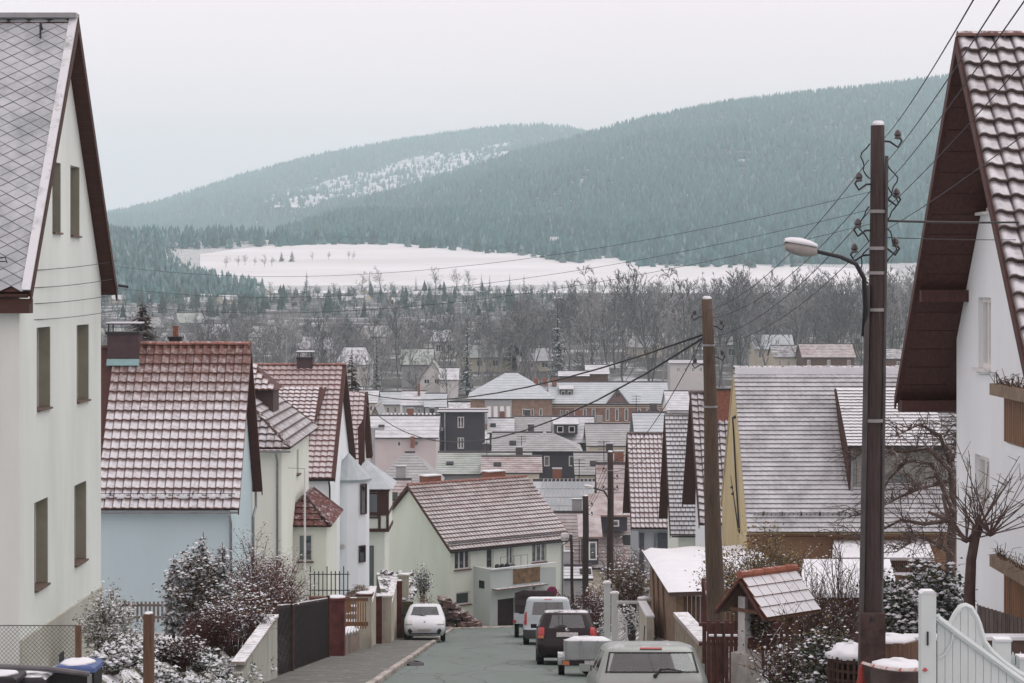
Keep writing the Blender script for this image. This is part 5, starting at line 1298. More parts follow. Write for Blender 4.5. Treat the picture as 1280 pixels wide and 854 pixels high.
for (lab, a, b_, yr, ye, yb_, D, wm, rm, k) in (
    ('turquoise roofed villa highest above the yellow house ridge', 943, 992, 418, 436, 462, 500, town_cream, rt_blue, 3),
    ('cream house with dark mansard roof above the yellow house ridge', 968, 1004, 432, 446, 470, 470, town_cream, rt_dark, 3),
    ('brown long roofed building with snow patch above yellow house ridge', 1004, 1068, 430, 446, 470, 460, town_wood, rt_red, 3),
    ('dark brick house between lamp pole and brown eaves', 1098, 1130, 436, 448, 480, 430, town_wood, rt_dark, 2)):
    town(lab, a, b_, yr, ye, yb_, D, 11, wm, rm, wins=wrow(a+7, b_-7, k, ye+4, ye+12, 4), n=5)
# cottages among the far gardens
q = random.Random(21)
for i, (px, D) in enumerate([(150, 1150), (175, 1180), (230, 1200), (262, 1180), (268, 1300), (300, 1220), (318, 1320), (335, 1190), (352, 1260), (382, 1340), (398, 1190), (420, 1330), (446, 1210), (470, 1290), (490, 1180), (512, 1270), (540, 1250), (566, 1330), (584, 1220), (604, 1290), (205, 1260), (246, 1120), (290, 1130), (365, 1130), (430, 1140), (505, 1120)]):
    yb_ = HY-FPX*rz(D)/D; s = FPX/D; w = q.uniform(7, 13)*s; h = q.uniform(1.5, 3)*s
    if i % 3 == 2: continue
    town('tiny snow roofed cottage among the hazy gardens below the meadow', px-w/2, px+w/2, yb_-h-2.6*s, yb_-h, yb_, D, q.uniform(6, 9), q.choice([town_white, town_cream, town_grey]), rt_snow, group='far cottages below the meadow', n=2, name='cottage', cat='cottage', rot=q.uniform(-50, 50))
town('white gabled farmhouse at the lower right corner of meadow', 634, 653, 368, 375, 381, 1290, 9, town_white, rt_snow, ridge='y', name='farmhouse', cat='house', wins=[(640, 642.5, 373, 376), (645, 647.5, 373, 376)])
town('snowy farm cottage at the wood edge on upper meadow', 688, 698, 296, 304, 312, 1750, 9, town_grey, rt_snow, n=2, name='farmhouse', cat='house')

q = random.Random(33)
for i, (px, D) in enumerate([(150, 640), (185, 700), (215, 620), (240, 760), (275, 680), (318, 640), (352, 720), (395, 600), (640, 640), (672, 560), (610, 560), (800, 620), (850, 640), (905, 600), (1060, 620), (1120, 600), (555, 620), (480, 640)]):
    yb_ = HY-FPX*rz(D)/D; s = FPX/D; w = q.uniform(8, 13)*s; h = q.uniform(3.5, 6)*s
    town('house half hidden among the bare trees of the valley wood', px-w/2, px+w/2, yb_-h-3.5*s, yb_-h, yb_, D, q.uniform(7, 10), q.choice([town_white, town_cream, town_grey]), q.choice([rt_snow, rt_snow, rt_grey, rt_green]), group='houses half hidden in the valley wood', n=3, name='wood_house', rot=q.uniform(-45, 45), wins=[(px-w*.3, px-w*.12, yb_-h*.8, yb_-h*.4), (px+w*.12, px+w*.3, yb_-h*.8, yb_-h*.4)])
# ------------------------------------------------------------------ vehicles
carglass = mk_glass('car_glass', (.58, .66, .65), .09)
lampred = mk('tail_lamp_red', (.42, .03, .03), .25, .1, 20, 0, spec=.6)
lamporange = mk('tail_lamp_orange', (.5, .16, .06), .25, .1, 20, 0, spec=.6)
lampclear = mk('headlamp_clear', (.55, .57, .58), .15, .1, 20, 0, spec=.8)
plate_m = mk('number_plate', (.62, .63, .62), .5, .25, 26, 0, col2=(.22, .22, .22))
seat_m = mk('seat_fabric', (.07, .07, .075), .9, .15, 9, 0)
rimm = mk('wheel_rim', (.35, .36, .37), .35, .1, 9, 0, metal=.6)
chrome = mk('badge_chrome', (.6, .6, .6), .2, .05, 5, 0, metal=1)
NB, NC, NS = 10, 4, 12         # segments: rear/front, corner, side
def outline(w, yf, yr, r, bf, br):
    pts = []; cls = []
    def bow(x, s, b): return s*b*(1-(x/w)**2)
    for i in range(NB):                       # rear, left to right
        x = -(w-r)+2*(w-r)*i/NB; pts.append((x, yr-bow(x, 1, br)+0)); cls.append('r')
    y0 = yr-bow(w-r, 1, br)
    for i in range(NC):
        a = i/NC*math.pi/2; pts.append((w-r+r*math.sin(a), y0+r-r*math.cos(a))); cls.append('c')
    y1 = yf+bow(w-r, 1, bf)
    for i in range(NS): pts.append((w, y0+r+(y1-r-y0-r)*i/NS)); cls.append('s%d' % i)
    for i in range(NC):
        a = i/NC*math.pi/2; pts.append((w-r+r*math.cos(a), y1-r+r*math.sin(a))); cls.append('c')
    for i in range(NB):
        x = (w-r)-2*(w-r)*i/NB; pts.append((x, yf+bow(x, 1, bf))); cls.append('f')
    for i in range(NC):
        a = i/NC*math.pi/2; pts.append((-(w-r)-r*math.sin(a), y1-r+r*math.cos(a))); cls.append('c')
    for i in range(NS): pts.append((-w, y1-r+(y0+r-y1+r)*i/NS)); cls.append('t%d' % (NS-1-i))
    for i in range(NC):
        a = i/NC*math.pi/2; pts.append((-(w-r)-r*math.cos(a), y0+r-r*math.sin(a))); cls.append('c')
    return pts, cls
def vehicle(root, lev, gz0, gz1, paint, lower=None, low_to=0, skip_r=1, skip_s=(0, 6, 11), skip_f=0, side_glass=True, rear_glass=True, lowname='bumper', gm=None):
    """lev: list (z, yf, yr, w, r, bow_f, bow_r), bottom to top; faces between gz0 and gz1 are glazed except pillars"""
    rings = []
    for (z, yf, yr, w, r, bf, br) in lev:
        p, cls = outline(w, yf, yr, r, bf, br); rings.append([(x, y, z) for x, y in p])
    n = len(cls); body, low, gl = MB(), MB(), {'rear_window': MB(), 'windscreen': MB(), 'side_window': MB()}
    for k in range(len(lev)-1):
        za, zb_ = lev[k][0], lev[k+1][0]
        for i in range(n):
            j = (i+1) % n; qd = (rings[k][i], rings[k][j], rings[k+1][j], rings[k+1][i]); t_ = body; c = cls[i]
            if gz0-1e-4 <= za and zb_ <= gz1+1e-4:
                if c == 'r' and rear_glass and skip_r <= i < NB-skip_r: t_ = gl['rear_window']
                elif c == 'f': t_ = gl['windscreen']
                elif c[0] in 'st' and side_glass and int(c[1:]) not in skip_s: t_ = gl['side_window']
            elif lower and zb_ <= low_to+1e-4: t_ = low
            t_.quad(*qd)
    body.poly(rings[-1]); (low if lower else body).poly(rings[0][::-1])
    def weld(o):
        b = bmesh.new(); b.from_mesh(o.data); bmesh.ops.remove_doubles(b, verts=b.verts[:], dist=.0006); b.to_mesh(o.data); b.free()
        o.data.polygons.foreach_set('use_smooth', [True]*len(o.data.polygons))
        try: o.data.set_sharp_from_angle(angle=R(38))
        except Exception: pass
    o = body.build('body', paint, root, local=True); weld(o)
    if lower: weld(low.build(lowname, lower, root, local=True))
    for nm, m_ in gl.items():
        if m_.v: weld(m_.build(nm, gm or carglass, root, local=True))
    return o
def lerp_lev(lev, z):
    for a, b_ in zip(lev, lev[1:]):
        if a[0] <= z <= b_[0]:
            t_ = (z-a[0])/(b_[0]-a[0]); return [a[i]+(b_[i]-a[i])*t_ for i in range(7)]
    return list(lev[-1])
def skin(lev, x, z, rear=True, off=.0):
    _, yf, yr, w, r, bf, br = lerp_lev(lev, z); x = max(-w, min(w, x)); e = w-r
    b_ = br if rear else bf
    if abs(x) <= e: d = b_*(1-(x/w)**2)
    else:
        d = b_*(1-(e/w)**2); t_ = min(1, (abs(x)-e)/r); d -= r*(1-math.sqrt(max(0, 1-t_*t_)))
    return Vector((x, (yr-d-off) if rear else (yf+d+off), z))
def patchm(root, lev, x0, x1, z0, z1, mat, name, rear=True, off=.012, nx=5, nz=4, sk=0):
    mb = MB(); g_ = [[skin(lev, x0+(x1-x0)*i/nx+sk*(j/nz), z0+(z1-z0)*j/nz, rear, off) for i in range(nx+1)] for j in range(nz+1)]
    for j in range(nz):
        for i in range(nx): mb.quad(g_[j][i], g_[j][i+1], g_[j+1][i+1], g_[j+1][i])
    bk = [[p+Vector((0, off+.01 if rear else -off-.01, 0)) for p in row] for row in g_]
    for i in range(nx): mb.quad(g_[0][i], g_[0][i+1], bk[0][i+1], bk[0][i]); mb.quad(g_[nz][i], g_[nz][i+1], bk[nz][i+1], bk[nz][i])
    for j in range(nz): mb.quad(g_[j][0], g_[j+1][0], bk[j+1][0], bk[j][0]); mb.quad(g_[j][nx], g_[j+1][nx], bk[j+1][nx], bk[j][nx])
    return mb.build(name, mat, root, local=True)
def wheel(root, x, y, r=.29, w=.19):
    s = 1 if x > 0 else -1
    t_ = MB().lathe((x, y, r), [(r*.62, -w/2), (r*.95, -w/2), (r, -w*.35), (r, w*.35), (r*.95, w/2), (r*.62, w/2)], 22, (1, 0, 0)).build('wheel', rubber, root, local=True)
    rm = MB(); rm.lathe((x+s*w*.36, y, r), [(r*.64, -.02), (r*.62, .015), (r*.5, .0)], 18, (1, 0, 0))
    for k in range(5):
        a = k*1.2566; rm.bar((x+s*w*.42, y, r), (x+s*w*.42, y+math.cos(a)*r*.58, r+math.sin(a)*r*.58), .05, .02, (1, 0, 0))
    rm.build('rim', rimm, t_, local=True); return t_
def arch(root, lev, y, r=.34, mat=None):
    for s in (-1, 1):
        w = lerp_lev(lev, .4)[3]; MB().lathe((s*(w-.10), y, .30), [(r, 0), (r, .112), (r*.96, .118)] if s > 0 else [(r*.96, -.118), (r, -.112), (r, 0)], 20, (1, 0, 0)).build('wheel_arch', mat or blackpl, root, local=True)
def seats(root, ys, zs=.55, top=1.12, w=.34, hd=True, col=None):
    for y in ys:
        for s in (-1, 1):
            mb = MB().box((s*.36-w/2*.72, y-.06, zs), (s*.36+w/2*.72, y+.06, top-.2)); st = mb.build('seat', col or seat_m, root, local=True)
            MB().lump((s*.36, y, top-.14), .125, .06, .17, 3, 12, 5).build('headrest', col or seat_m, st, local=True, smooth=True)
def wiper(root, lev, x0, x1, z, z1, off=.03):
    pts = [skin(lev, x0, z, True, off), skin(lev, x0+(x1-x0)*.2, z1, True, off+.02), skin(lev, x0+(x1-x0)*.5, z1+.01, True, off+.02), skin(lev, x1, z1-.02, True, off)]
    o = MB().tube(pts, [.02, .016, .014, .008], 5).build('wiper', blackpl, root, local=True)
    MB().lathe(skin(lev, x0, z, True, .0), [(.03, 0), (.03, .04), (.015, .05)], 10, (0, -1, 0)).build('pivot', blackpl, o, local=True)
SL = math.atan(.15)
def mirrors(root, lev, y, z, mat, x=None):
    w = x or lerp_lev(lev, z)[3]
    for s in (-1, 1):
        o = MB().obox((s*(w+.11), y, z), (.085, 0, 0), (0, .045, 0), (0, 0, .06)).build('wing_mirror', mat, root, local=True)
        MB().bar((s*(w-.02), y, z-.03), (s*(w+.05), y, z-.03), .04).build('mirror_arm', blackpl, o, local=True)
# --- silver hatchback, front right
silver = mk('silver_green_paint', (.285, .325, .308), .35, .05, 2, 0, metal=.35, spec=.6, snow=.12, nz=.8, sscale=3)
levS = [(.20, 1.70, -1.72, .72, .12, .06, .05), (.30, 1.80, -1.84, .79, .16, .07, .06), (.50, 1.84, -1.87, .82, .16, .07, .06), (.62, 1.82, -1.86, .825, .16, .07, .06),
        (.66, 1.79, -1.82, .825, .16, .07, .06), (.80, 1.68, -1.80, .82, .16, .08, .06), (.91, 1.15, -1.765, .80, .16, .10, .06), (.95, .86, -1.74, .785, .16, .12, .06), (.99, .80, -1.725, .775, .15, .12, .06),
        (1.30, .22, -1.53, .665, .13, .10, .05), (1.35, .12, -1.50, .645, .13, .10, .05), (1.40, -.02, -1.44, .60, .16, .08, .04), (1.43, -.2, -1.34, .52, .18, .06, .03), (1.44, -.4, -1.2, .4, .2, .04, .02)]
carS = thing('parked_car', 'silver green hatchback parked nearest, cut by lower picture edge', 'car', (xp(806, 30.4), 30.4, rz(30.4)+.03), 0, None, -SL)
carS.scale = (1, 1, .94)
vehicle(carS, levS, .99, 1.30, silver, blackpl, .30, skip_r=0)
patchm(carS, levS, -.66, .66, 1.0, 1.02, blackpl, 'window_seal', off=.006, nx=10, nz=1); patchm(carS, levS, -.60, .60, 1.285, 1.305, blackpl, 'window_seal', off=.006, nx=10, nz=1)
for s in (-1, 1):
    sl = MB().bar(skin(levS, s*.665, 1.0, True, .008), skin(levS, s*.60, 1.30, True, .008), .022, .012).build('window_seal', blackpl, carS, local=True)
    patchm(carS, levS, s*.62, s*.80, .56, .76, lampred, 'tail_light', nx=6); patchm(carS, levS, s*.62, s*.80, .50, .555, lamporange, 'indicator', nx=6)
patchm(carS, levS, -.16, .16, 1.352, 1.372, lampred, 'brake_light', off=.02)
patchm(carS, levS, -.26, .26, .66, .77, plate_m, 'number_plate'); patchm(carS, levS, -.76, .76, .36, .50, mk('silver_bumper', (.25, .28, .27), .5), 'bumper', off=.02, nx=12)
wiper(carS, levS, .04, .42, .955, 1.045); seats(carS, (-1.15, .05), .45, 1.26); mirrors(carS, levS, .55, .98, silver)
for y in (-1.18, 1.12):
    arch(carS, levS, y)
    for x in (-.72, .72): wheel(carS, x, y)
MB().box((-.7, -1.6, .3), (.7, .9, .45)).build('floor_pan', seat_m, carS, local=True); MB().box((-.68, .55, .45), (.68, 1.0, .88)).build('dashboard', seat_m, carS, local=True)
MB().box((-.62, -1.66, .86), (.62, -1.2, .89)).build('parcel_shelf', seat_m, carS, local=True)
MB().lathe((.36, .35, .84), [(.18, 0), (.2, .02), (.18, .04)], 16, (0, -1, .5)).build('steering_wheel', blackpl, carS, local=True)
MB().tube([(0, .0, 1.42), (0, -.25, 1.68)], .008, 5).build('aerial', blackpl, carS, local=True)
# --- dark hatchback
maroon = mk('dark_maroon_paint', (.016, .009, .011), .3, .08, 2, 0, spec=.28, snow=.6, nz=.86, sscale=4)
levH = [(.22, 1.8, -1.78, .74, .12, .06, .05), (.32, 1.88, -1.9, .81, .18, .08, .06), (.52, 1.92, -1.93, .838, .18, .08, .06), (.66, 1.9, -1.91, .84, .18, .08, .06), (.72, 1.86, -1.86, .84, .18, .08, .06), (.88, 1.66, -1.84, .835, .18, .1, .06),
        (.98, 1.2, -1.81, .82, .18, .12, .06), (1.04, .95, -1.78, .80, .17, .12, .06), (1.40, .35, -1.55, .67, .16, .1, .05), (1.45, .25, -1.52, .65, .16, .1, .05), (1.50, .05, -1.44, .6, .18, .08, .04), (1.525, -.3, -1.25, .5, .2, .05, .03)]
carH = thing('parked_car', 'dark maroon hatchback with snowy roof parked behind small trailer', 'car', (xp(707, 57.4), 57.4, rz(57.4)+.03), 0, None, -SL)
vehicle(carH, levH, 1.04, 1.40, maroon, blackpl, .32)
patchm(carH, levH, -.30, .30, .80, .92, plate_m, 'number_plate'); patchm(carH, levH, -.80, .80, .70, .735, blackpl, 'bumper_strip', off=.02, nx=12)
for s in (-1, 1):
    patchm(carH, levH, s*.64, s*.825, .84, 1.06, lampred, 'tail_light', nx=6); patchm(carH, levH, s*.66, s*.825, .76, .835, lamporange, 'indicator', nx=6)
MB().lathe(skin(levH, 0, 1.0, True, .0), [(.06, 0), (.06, .02), (.03, .025)], 14, (0, -1, 0)).build('badge', chrome, carH, local=True)
wiper(carH, levH, .03, -.36, 1.02, 1.10); seats(carH, (-.9, .1), .5, 1.3, col=mk('light_seat', (.16, .16, .17), .9)); mirrors(carH, levH, .7, 1.05, maroon)
for y in (-1.25, 1.2):
    arch(carH, levH, y)
    for x in (-.74, .74): wheel(carH, x, y, .30)
MB().box((-.7, -1.6, .3), (.7, 1, .5)).build('floor_pan', seat_m, carH, local=True)
# --- white van
whitep = mk('white_paint', (.42, .50, .53), .35, .05, 2, 0, spec=.6, snow=.75, nz=.86, sscale=4)
levV = [(.26, 2.1, -2.12, .84, .12, .06, .03), (.36, 2.2, -2.2, .9, .14, .1, .04), (.6, 2.22, -2.22, .915, .14, .1, .04), (.68, 2.18, -2.17, .915, .13, .1, .04), (.95, 2.0, -2.15, .915, .13, .12, .04), (1.08, 1.55, -2.14, .905, .13, .12, .04), (1.14, 1.35, -2.13, .90, .13, .12, .04),
        (1.62, .85, -2.07, .80, .12, .1, .04), (1.70, .75, -2.05, .78, .12, .1, .04), (1.78, .55, -1.98, .72, .15, .08, .03), (1.81, .3, -1.85, .62, .18, .05, .02)]
carV = thing('parked_van', 'white van with bluish rear window parked beyond the maroon car', 'van', (xp(684, 77), 77, rz(77)+.03), 0, None, -SL)
vehicle(carV, levV, 1.14, 1.62, whitep, mk('grey_van_bumper', (.10, .10, .105), .7), .6, skip_s=(0, 1, 2, 3, 6, 11))
MB().tube([skin(levV, 0, .7, True, .006), skin(levV, 0, 1.12, True, .006)], .008, 4).build('door_seam', blackpl, carV, local=True)
patchm(carV, levV, -.14, .14, 1.71, 1.735, lampred, 'brake_light', off=.015); patchm(carV, levV, -.28, .28, .72, .84, plate_m, 'number_plate')
for s in (-1, 1): patchm(carV, levV, s*.80, s*.91, .78, 1.25, lampred, 'tail_light', nx=4)
wiper(carV, levV, -.1, .3, 1.1, 1.19); seats(carV, (-.9, .3), .6, 1.5); mirrors(carV, levV, 1.0, 1.2, blackpl)
for y in (-1.4, 1.35):
    arch(carV, levV, y, .36)
    for x in (-.8, .8): wheel(carV, x, y, .31)
MB().box((-.75, -1.9, .4), (.75, 1.4, .6)).build('floor_pan', seat_m, carV, local=True)
# --- white small hatch on the left, nose towards us
levL = [(.20, 1.62, -1.66, .70, .14, .08, .04), (.30, 1.74, -1.76, .78, .22, .12, .05), (.46, 1.78, -1.79, .815, .24, .14, .05), (.58, 1.76, -1.78, .82, .24, .14, .05), (.72, 1.66, -1.74, .82, .24, .16, .05), (.82, 1.50, -1.72, .815, .24, .2, .05),
        (.92, 1.08, -1.70, .80, .22, .2, .05), (.97, .86, -1.68, .785, .2, .18, .05), (1.01, .80, -1.66, .775, .2, .18, .05), (1.34, .22, -1.45, .64, .17, .12, .05), (1.40, .08, -1.40, .6, .18, .1, .05), (1.44, -.15, -1.3, .52, .2, .06, .03), (1.455, -.4, -1.1, .4, .2, .04, .02)]
whitec = mk('bright_white_paint', (.58, .63, .66), .3, .03, 2, 0, spec=.6)
carL = thing('parked_car', 'small white hatchback facing uphill, parked half on left footpath', 'car', (xp(531.5, 81.5), 81.5, rz(81.5)+.08), math.pi+.03, None, SL)
vehicle(carL, levL, 1.01, 1.34, whitec, None, gm=mk_glass('dark_windscreen', (.35, .4, .42), .03))
for s in (-1, 1):
    patchm(carL, levL, s*.50, s*.765, .655, .82, lampclear, 'headlight', False, .012, 6); patchm(carL, levL, s*.49, s*.775, .640, .655, blackpl, 'headlight_rim', False, .014, 6, 1)
    MB().lathe(skin(levL, s*.58, .40, False, -.01), [(.09, 0), (.09, .03), (.05, .035)], 14, (0, 1, 0)).build('fog_light', blackpl, carL, local=True)
patchm(carL, levL, -.26, .26, .40, .50, plate_m, 'number_plate', False, .02); patchm(carL, levL, -.62, .62, .27, .31, blackpl, 'air_intake', False, .012, 10)
MB().lathe(skin(levL, 0, .74, False, 0), [(.05, 0), (.05, .02)], 12, (0, 1, 0)).build('badge', chrome, carL, local=True)
mirrors(carL, levL, .62, 1.0, blackpl); seats(carL, (-.85, .05), .5, 1.2)
for y in (-1.15, 1.12):
    arch(carL, levL, y)
    for x in (-.72, .72): wheel(carL, x, y, .285)
for s in (-1, 1): MB().tube([skin(levL, s*.05, .98, False, .02), skin(levL, s*.05+.35, 1.03, False, .03)], .012, 4).build('wiper', blackpl, carL, local=True)
MB().box((-.65, -1.4, .3), (.65, .9, .5)).build('floor_pan', seat_m, carL, local=True)
# --- dark small truck with tarpaulin
trk = thing('tarpaulin_truck', 'small truck under dark tarpaulin ahead of the white van', 'truck', (xp(668, 88), 88, rz(88)+.03), 0, None, -SL)
tarp = mk('dark_tarpaulin', (.05, .038, .042), .7, .2, 2, .5, 3)
mb = MB().box((-.85, -2.2, 1.0), (.85, .9, 2.05)); o = mb.build('tarpaulin', tarp, trk, local=True)
b = bmesh.new(); b.from_mesh(o.data); bmesh.ops.subdivide_edges(b, edges=b.edges[:], cuts=4, use_grid_fill=True)
q = random.Random(2)
for vv in b.verts: vv.co += Vector((q.uniform(-.025, .025), q.uniform(-.025, .025), q.uniform(-.04, .02)-(.12 if vv.co.z > 2 and abs(vv.co.x) > .7 else 0)))
b.to_mesh(o.data); b.free()
MB().box((-.9, -2.26, .62), (.9, -2.2, 1.08)).build('tailgate', whitep, trk, local=True)
MB().box((-.88, -2.2, .6), (.88, 1.0, .72)).build('chassis', blackpl, trk, local=True)
levT = [(.4, 2.4, 1.0, .8, .12, .05, .01), (.6, 2.5, 1.0, .86, .12, .06, .01), (1.1, 2.45, 1.0, .86, .12, .06, .01), (1.15, 2.4, 1.0, .85, .12, .06, .01), (1.62, 2.0, 1.05, .74, .12, .06, .01), (1.72, 1.8, 1.1, .6, .14, .04, .01)]
vehicle(trk, levT, 1.15, 1.62, whitep)
for s in (-1, 1): MB().box((s*.88-.07, -2.3, .66), (s*.88+.07, -2.262, .78)).build('tail_light', lampred, trk, local=True)
MB().box((-.26, -2.3, .45), (.26, -2.27, .56)).build('number_plate', plate_m, trk, local=True)
for y in (-1.3, 1.6):
    for x in (-.78, .78): wheel(trk, x, y, .31)
# --- box trailer
trl = thing('box_trailer', 'small white box trailer behind the silver car', 'trailer', (xp(735, 49.6), 49.6, rz(49.6)+.03), 0, None, -SL)
galv = mk('galvanised_sheet', (.33, .37, .37), .45, .1, 3, .1, metal=.3, snow=.5, nz=.8)
for (a, b_) in (((-.58, -.95, .42), (.58, -.92, .86)), ((-.58, .92, .42), (.58, .95, .86)), ((-.58, -.92, .42), (-.55, .92, .86)), ((.55, -.92, .42), (.58, .92, .86))):
    MB().box(a, b_).build('side_board', galv, trl, local=True)
MB().box((-.57, -.92, .38), (.57, .92, .42)).build('floor', galv, trl, local=True)
MB().lump((0, 0, .80), .56, .93, .16, 4, 16, 4).build('snow_load', snow_m, trl, local=True, smooth=True)
for x in (-.58, -.2, .2, .58): MB().box((x-.02, -.975, .42), (x+.02, -.951, .87)).build('stake', metal_g, trl, local=True)
MB().box((-.66, -1.03, .28), (.66, -.96, .40)).build('light_board', blackpl, trl, local=True)
for s in (-1, 1):
    MB().box((s*.57-.08, -1.06, .29), (s*.57+.08, -1.031, .39)).build('tail_light', lamporange, trl, local=True)
    wheel(trl, s*.66, 0, .26, .15); MB().prism([(s*.66-.09, .31*math.cos(a), .27+.31*math.sin(a)) for a in [math.pi*k/10 for k in range(11)]]+[(s*.66-.09, .295*math.cos(a), .27+.295*math.sin(a)) for a in [math.pi*k/10 for k in range(10, -1, -1)]], (.18, 0, 0)).build('mudguard', galv, trl, local=True)
MB().box((-.12, -1.062, .285), (.34, -1.032, .395)).build('number_plate', plate_m, trl, local=True)
MB().bar((0, .9, .40), (0, 1.9, .42), .07).build('drawbar', metal_g, trl, local=True)
MB().lathe((0, -.5, .25), [(.2, -.06), (.22, 0), (.2, .06)], 16, (0, 1, 0)).build('spare_wheel', rubber, trl, local=True)

# ------------------------------------------------------------------ poles, lamps and wires
bandm = mk('galvanised_band', (.30, .30, .30), .5, .1, 9, 0, metal=.5)
porc = mk('dark_insulator', (.03, .025, .025), .3, .1, 5, 0, spec=.7)
def pole(label, base, top, r0, r1, mat, bands=(), ins=(), name='utility_pole', box=False, conduit=False):
    root = thing(name, label, 'pole', base); b_, t_ = Vector(base), Vector(top)
    pts = [b_.lerp(t_, k/8)+Vector((math.sin(k*1.3)*.012, 0, 0)) for k in range(9)]
    MB().tube(pts, [r0+(r1-r0)*k/8 for k in range(9)], 14).build('shaft', mat, root, smooth=True)
    MB().lump(t_, r1*.95, r1*.95, .06, 3).build('snow', snow_m, root)
    for k in bands:
        c = b_.lerp(t_, k); r = r0+(r1-r0)*k; MB().lathe(c, [(r+.006, -.02), (r+.016, -.02), (r+.016, .02), (r+.006, .02)], 14).build('band', bandm, root)
    for (k, s, dy) in ins:
        c = b_.lerp(t_, k); r = r0+(r1-r0)*k; e = c+Vector((s*(r+.16), dy, 0))
        hk = MB().tube([c, c+Vector((s*(r+.06), dy*.5, -.01)), e+Vector((0, 0, -.08)), e+Vector((s*.05, 0, .0)), e+Vector((0, 0, .06))], .014, 6).build('hook', metal_d, root)
        MB().lathe(e+Vector((0, 0, .02)), [(.02, 0), (.05, .01), (.035, .04), (.05, .055), (.03, .10), (.012, .12)], 10).build('insulator', porc, hk)
    return root
pbase = Vector((xp(1086, 25), 25, rz(25)+.3)); ptop = P(1098, 157, 25)
lp = pole('tall dark street lamp pole with curved arm in the right foreground', tuple(pbase), tuple(ptop), .135, .085, polewood, (.52, .70, .76, .80, .86), ((.975, 1, 0), (.905, -1, -.1), (.88, 1, .05), (.83, -1, -.1), (.80, 1, .1), (.79, -1, .1)), name='street_lamp_pole')
MB().tube([pbase.lerp(ptop, k)+Vector((-.13+.02*k, -.06, 0)) for k in (0, .3, .6, .74)], .035, 8).build('conduit', mk('grey_conduit', (.09, .085, .085), .6), lp)
MB().tube([pbase.lerp(ptop, k)+Vector((.13-.03*k, -.05, 0)) for k in (0, .3, .6, .8, .95)], .022, 8).build('conduit', mk('grey_conduit', (.09, .085, .085), .6), lp)
c = pbase.lerp(ptop, .115); MB().box((c.x-.15, c.y-.19, zy(854, 25)-.3), (c.x+.16, c.y-.1, zy(764, 25))).build('foot_clamp', mk('rusty_plate', (.075, .05, .045), .8, .3, 6, .2), lp)
MB().lathe((c.x+.0, c.y-.19, zy(771, 25)), [(.03, 0), (.03, .02)], 10, (0, -1, 0)).build('bolt', metal_d, lp)
q = random.Random(4)
for i in range(6):
    k = .80+i*.034; p0 = pbase.lerp(ptop, k)+Vector((q.choice((-1, 1))*.11, -.03, 0)); s = 1 if p0.x > pbase.lerp(ptop, k).x else -1
    MB().tube([p0+Vector((s*.11*math.sin(math.pi*t_/8)*(1+.3*math.sin(t_*1.3+i)), -.02, -.055*t_)) for t_ in range(9)], .009, 5).build('loose_cable', blackpl, lp)
# arm + lantern
arm = [P(1080, 420, 25), P(1082, 385, 24.9), P(1080, 348, 24.6), P(1070, 330, 24.3), P(1050, 321, 24.0), P(1019, 314, 23.7)]
MB().tube(arm, [.035, .035, .03, .027, .025, .022], 8).build('lamp_arm', metal_d, lp, smooth=True)
hd = P(1001, 311, 23.6)
hb = MB(); n = 10
for i in range(7):
    t_ = i/6; w = .07+.035*math.sin(t_*math.pi); 
prof = [(-.19, .055, .03), (-.12, .085, .05), (0, .095, .06), (.11, .085, .05), (.19, .035, .03)]
def lantern(c, sc, name, mat, parent, zoff, zs, full):
    mb = MB(); base = 0; n = 12
    for (dx, ry, rz_) in prof:
        for j in range(n):
            a = 2*math.pi*j/n; s_ = math.sin(a); mb.v.append(tuple(c+Vector((dx*sc, math.cos(a)*ry*sc*1.15, zoff+(s_*rz_*zs*sc if (s_ > 0 or full) else 0)+dx*-.17*sc))))
    for i in range(len(prof)-1):
        for j in range(n):
            a = i*n+j; b_ = i*n+(j+1) % n; mb.f.append((a, b_, b_+n, a+n))
    mb.f.append(tuple(range(n))); mb.f.append(tuple(range((len(prof)-1)*n, len(prof)*n)))
    return mb.build(name, mat, parent, smooth=True)
lantern(hd, 1.0, 'lamp_head', mk('lamp_housing', (.36, .35, .33), .5), lp, 0, 1.5, True); lantern(hd, 1.02, 'snow', snow_m, lp, .05, 1.3, False)
p2b, p2t = Vector((xp(897, 40), 40, rz(40)+.3)), P(884, 374, 40)
p2 = pole('weathered brown utility pole before the white and yellow gables', tuple(p2b), tuple(p2t), .21, .105, polewood2, (.88, .72), ((.955, -1, 0), (.93, 1, 0), (.85, 1, .05), (.83, -1, 0)))
p3b, p3t = Vector((xp(763, 84), 84, rz(84)+.2)), P(763, 565, 84)
p3 = pole('dark utility pole with small street lamp, beyond the parked van', tuple(p3b), tuple(p3t), .17, .12, polewood, (.9,), ((.95, 1, 0), (.9, -1, 0), (.86, 1, 0), (.8, -1, 0), (.8, 1, 0)), name='street_lamp_pole')
MB().tube([P(762, 640, 84), P(760, 622, 83.6), P(755, 614, 83.2), P(742, 610, 82.8)], .035, 7).build('lamp_arm', metal_d, p3)
lantern(P(736, 609, 82.7), 1.0, 'lamp_head', framew, p3, 0, 1, True); lantern(P(736, 609, 82.7), 1.02, 'snow', snow_m, p3, .03, 1.15, False)
p4b = Vector((xp(732, 100), 100, rz(100)+.2)); p4 = pole('shorter plain wooden pole left of the small street lamp', tuple(p4b), tuple(P(732, 620, 100)), .17, .15, polewood, (), ((.93, 1, 0), (.86, 1, 0)))
p5b = Vector((xp(714, 116), 113, rz(113)+.2)); p5 = pole('thin lamp post at the corner of the pale yellow house', tuple(p5b), tuple(P(714, 668, 113)), .10, .08, polewood)
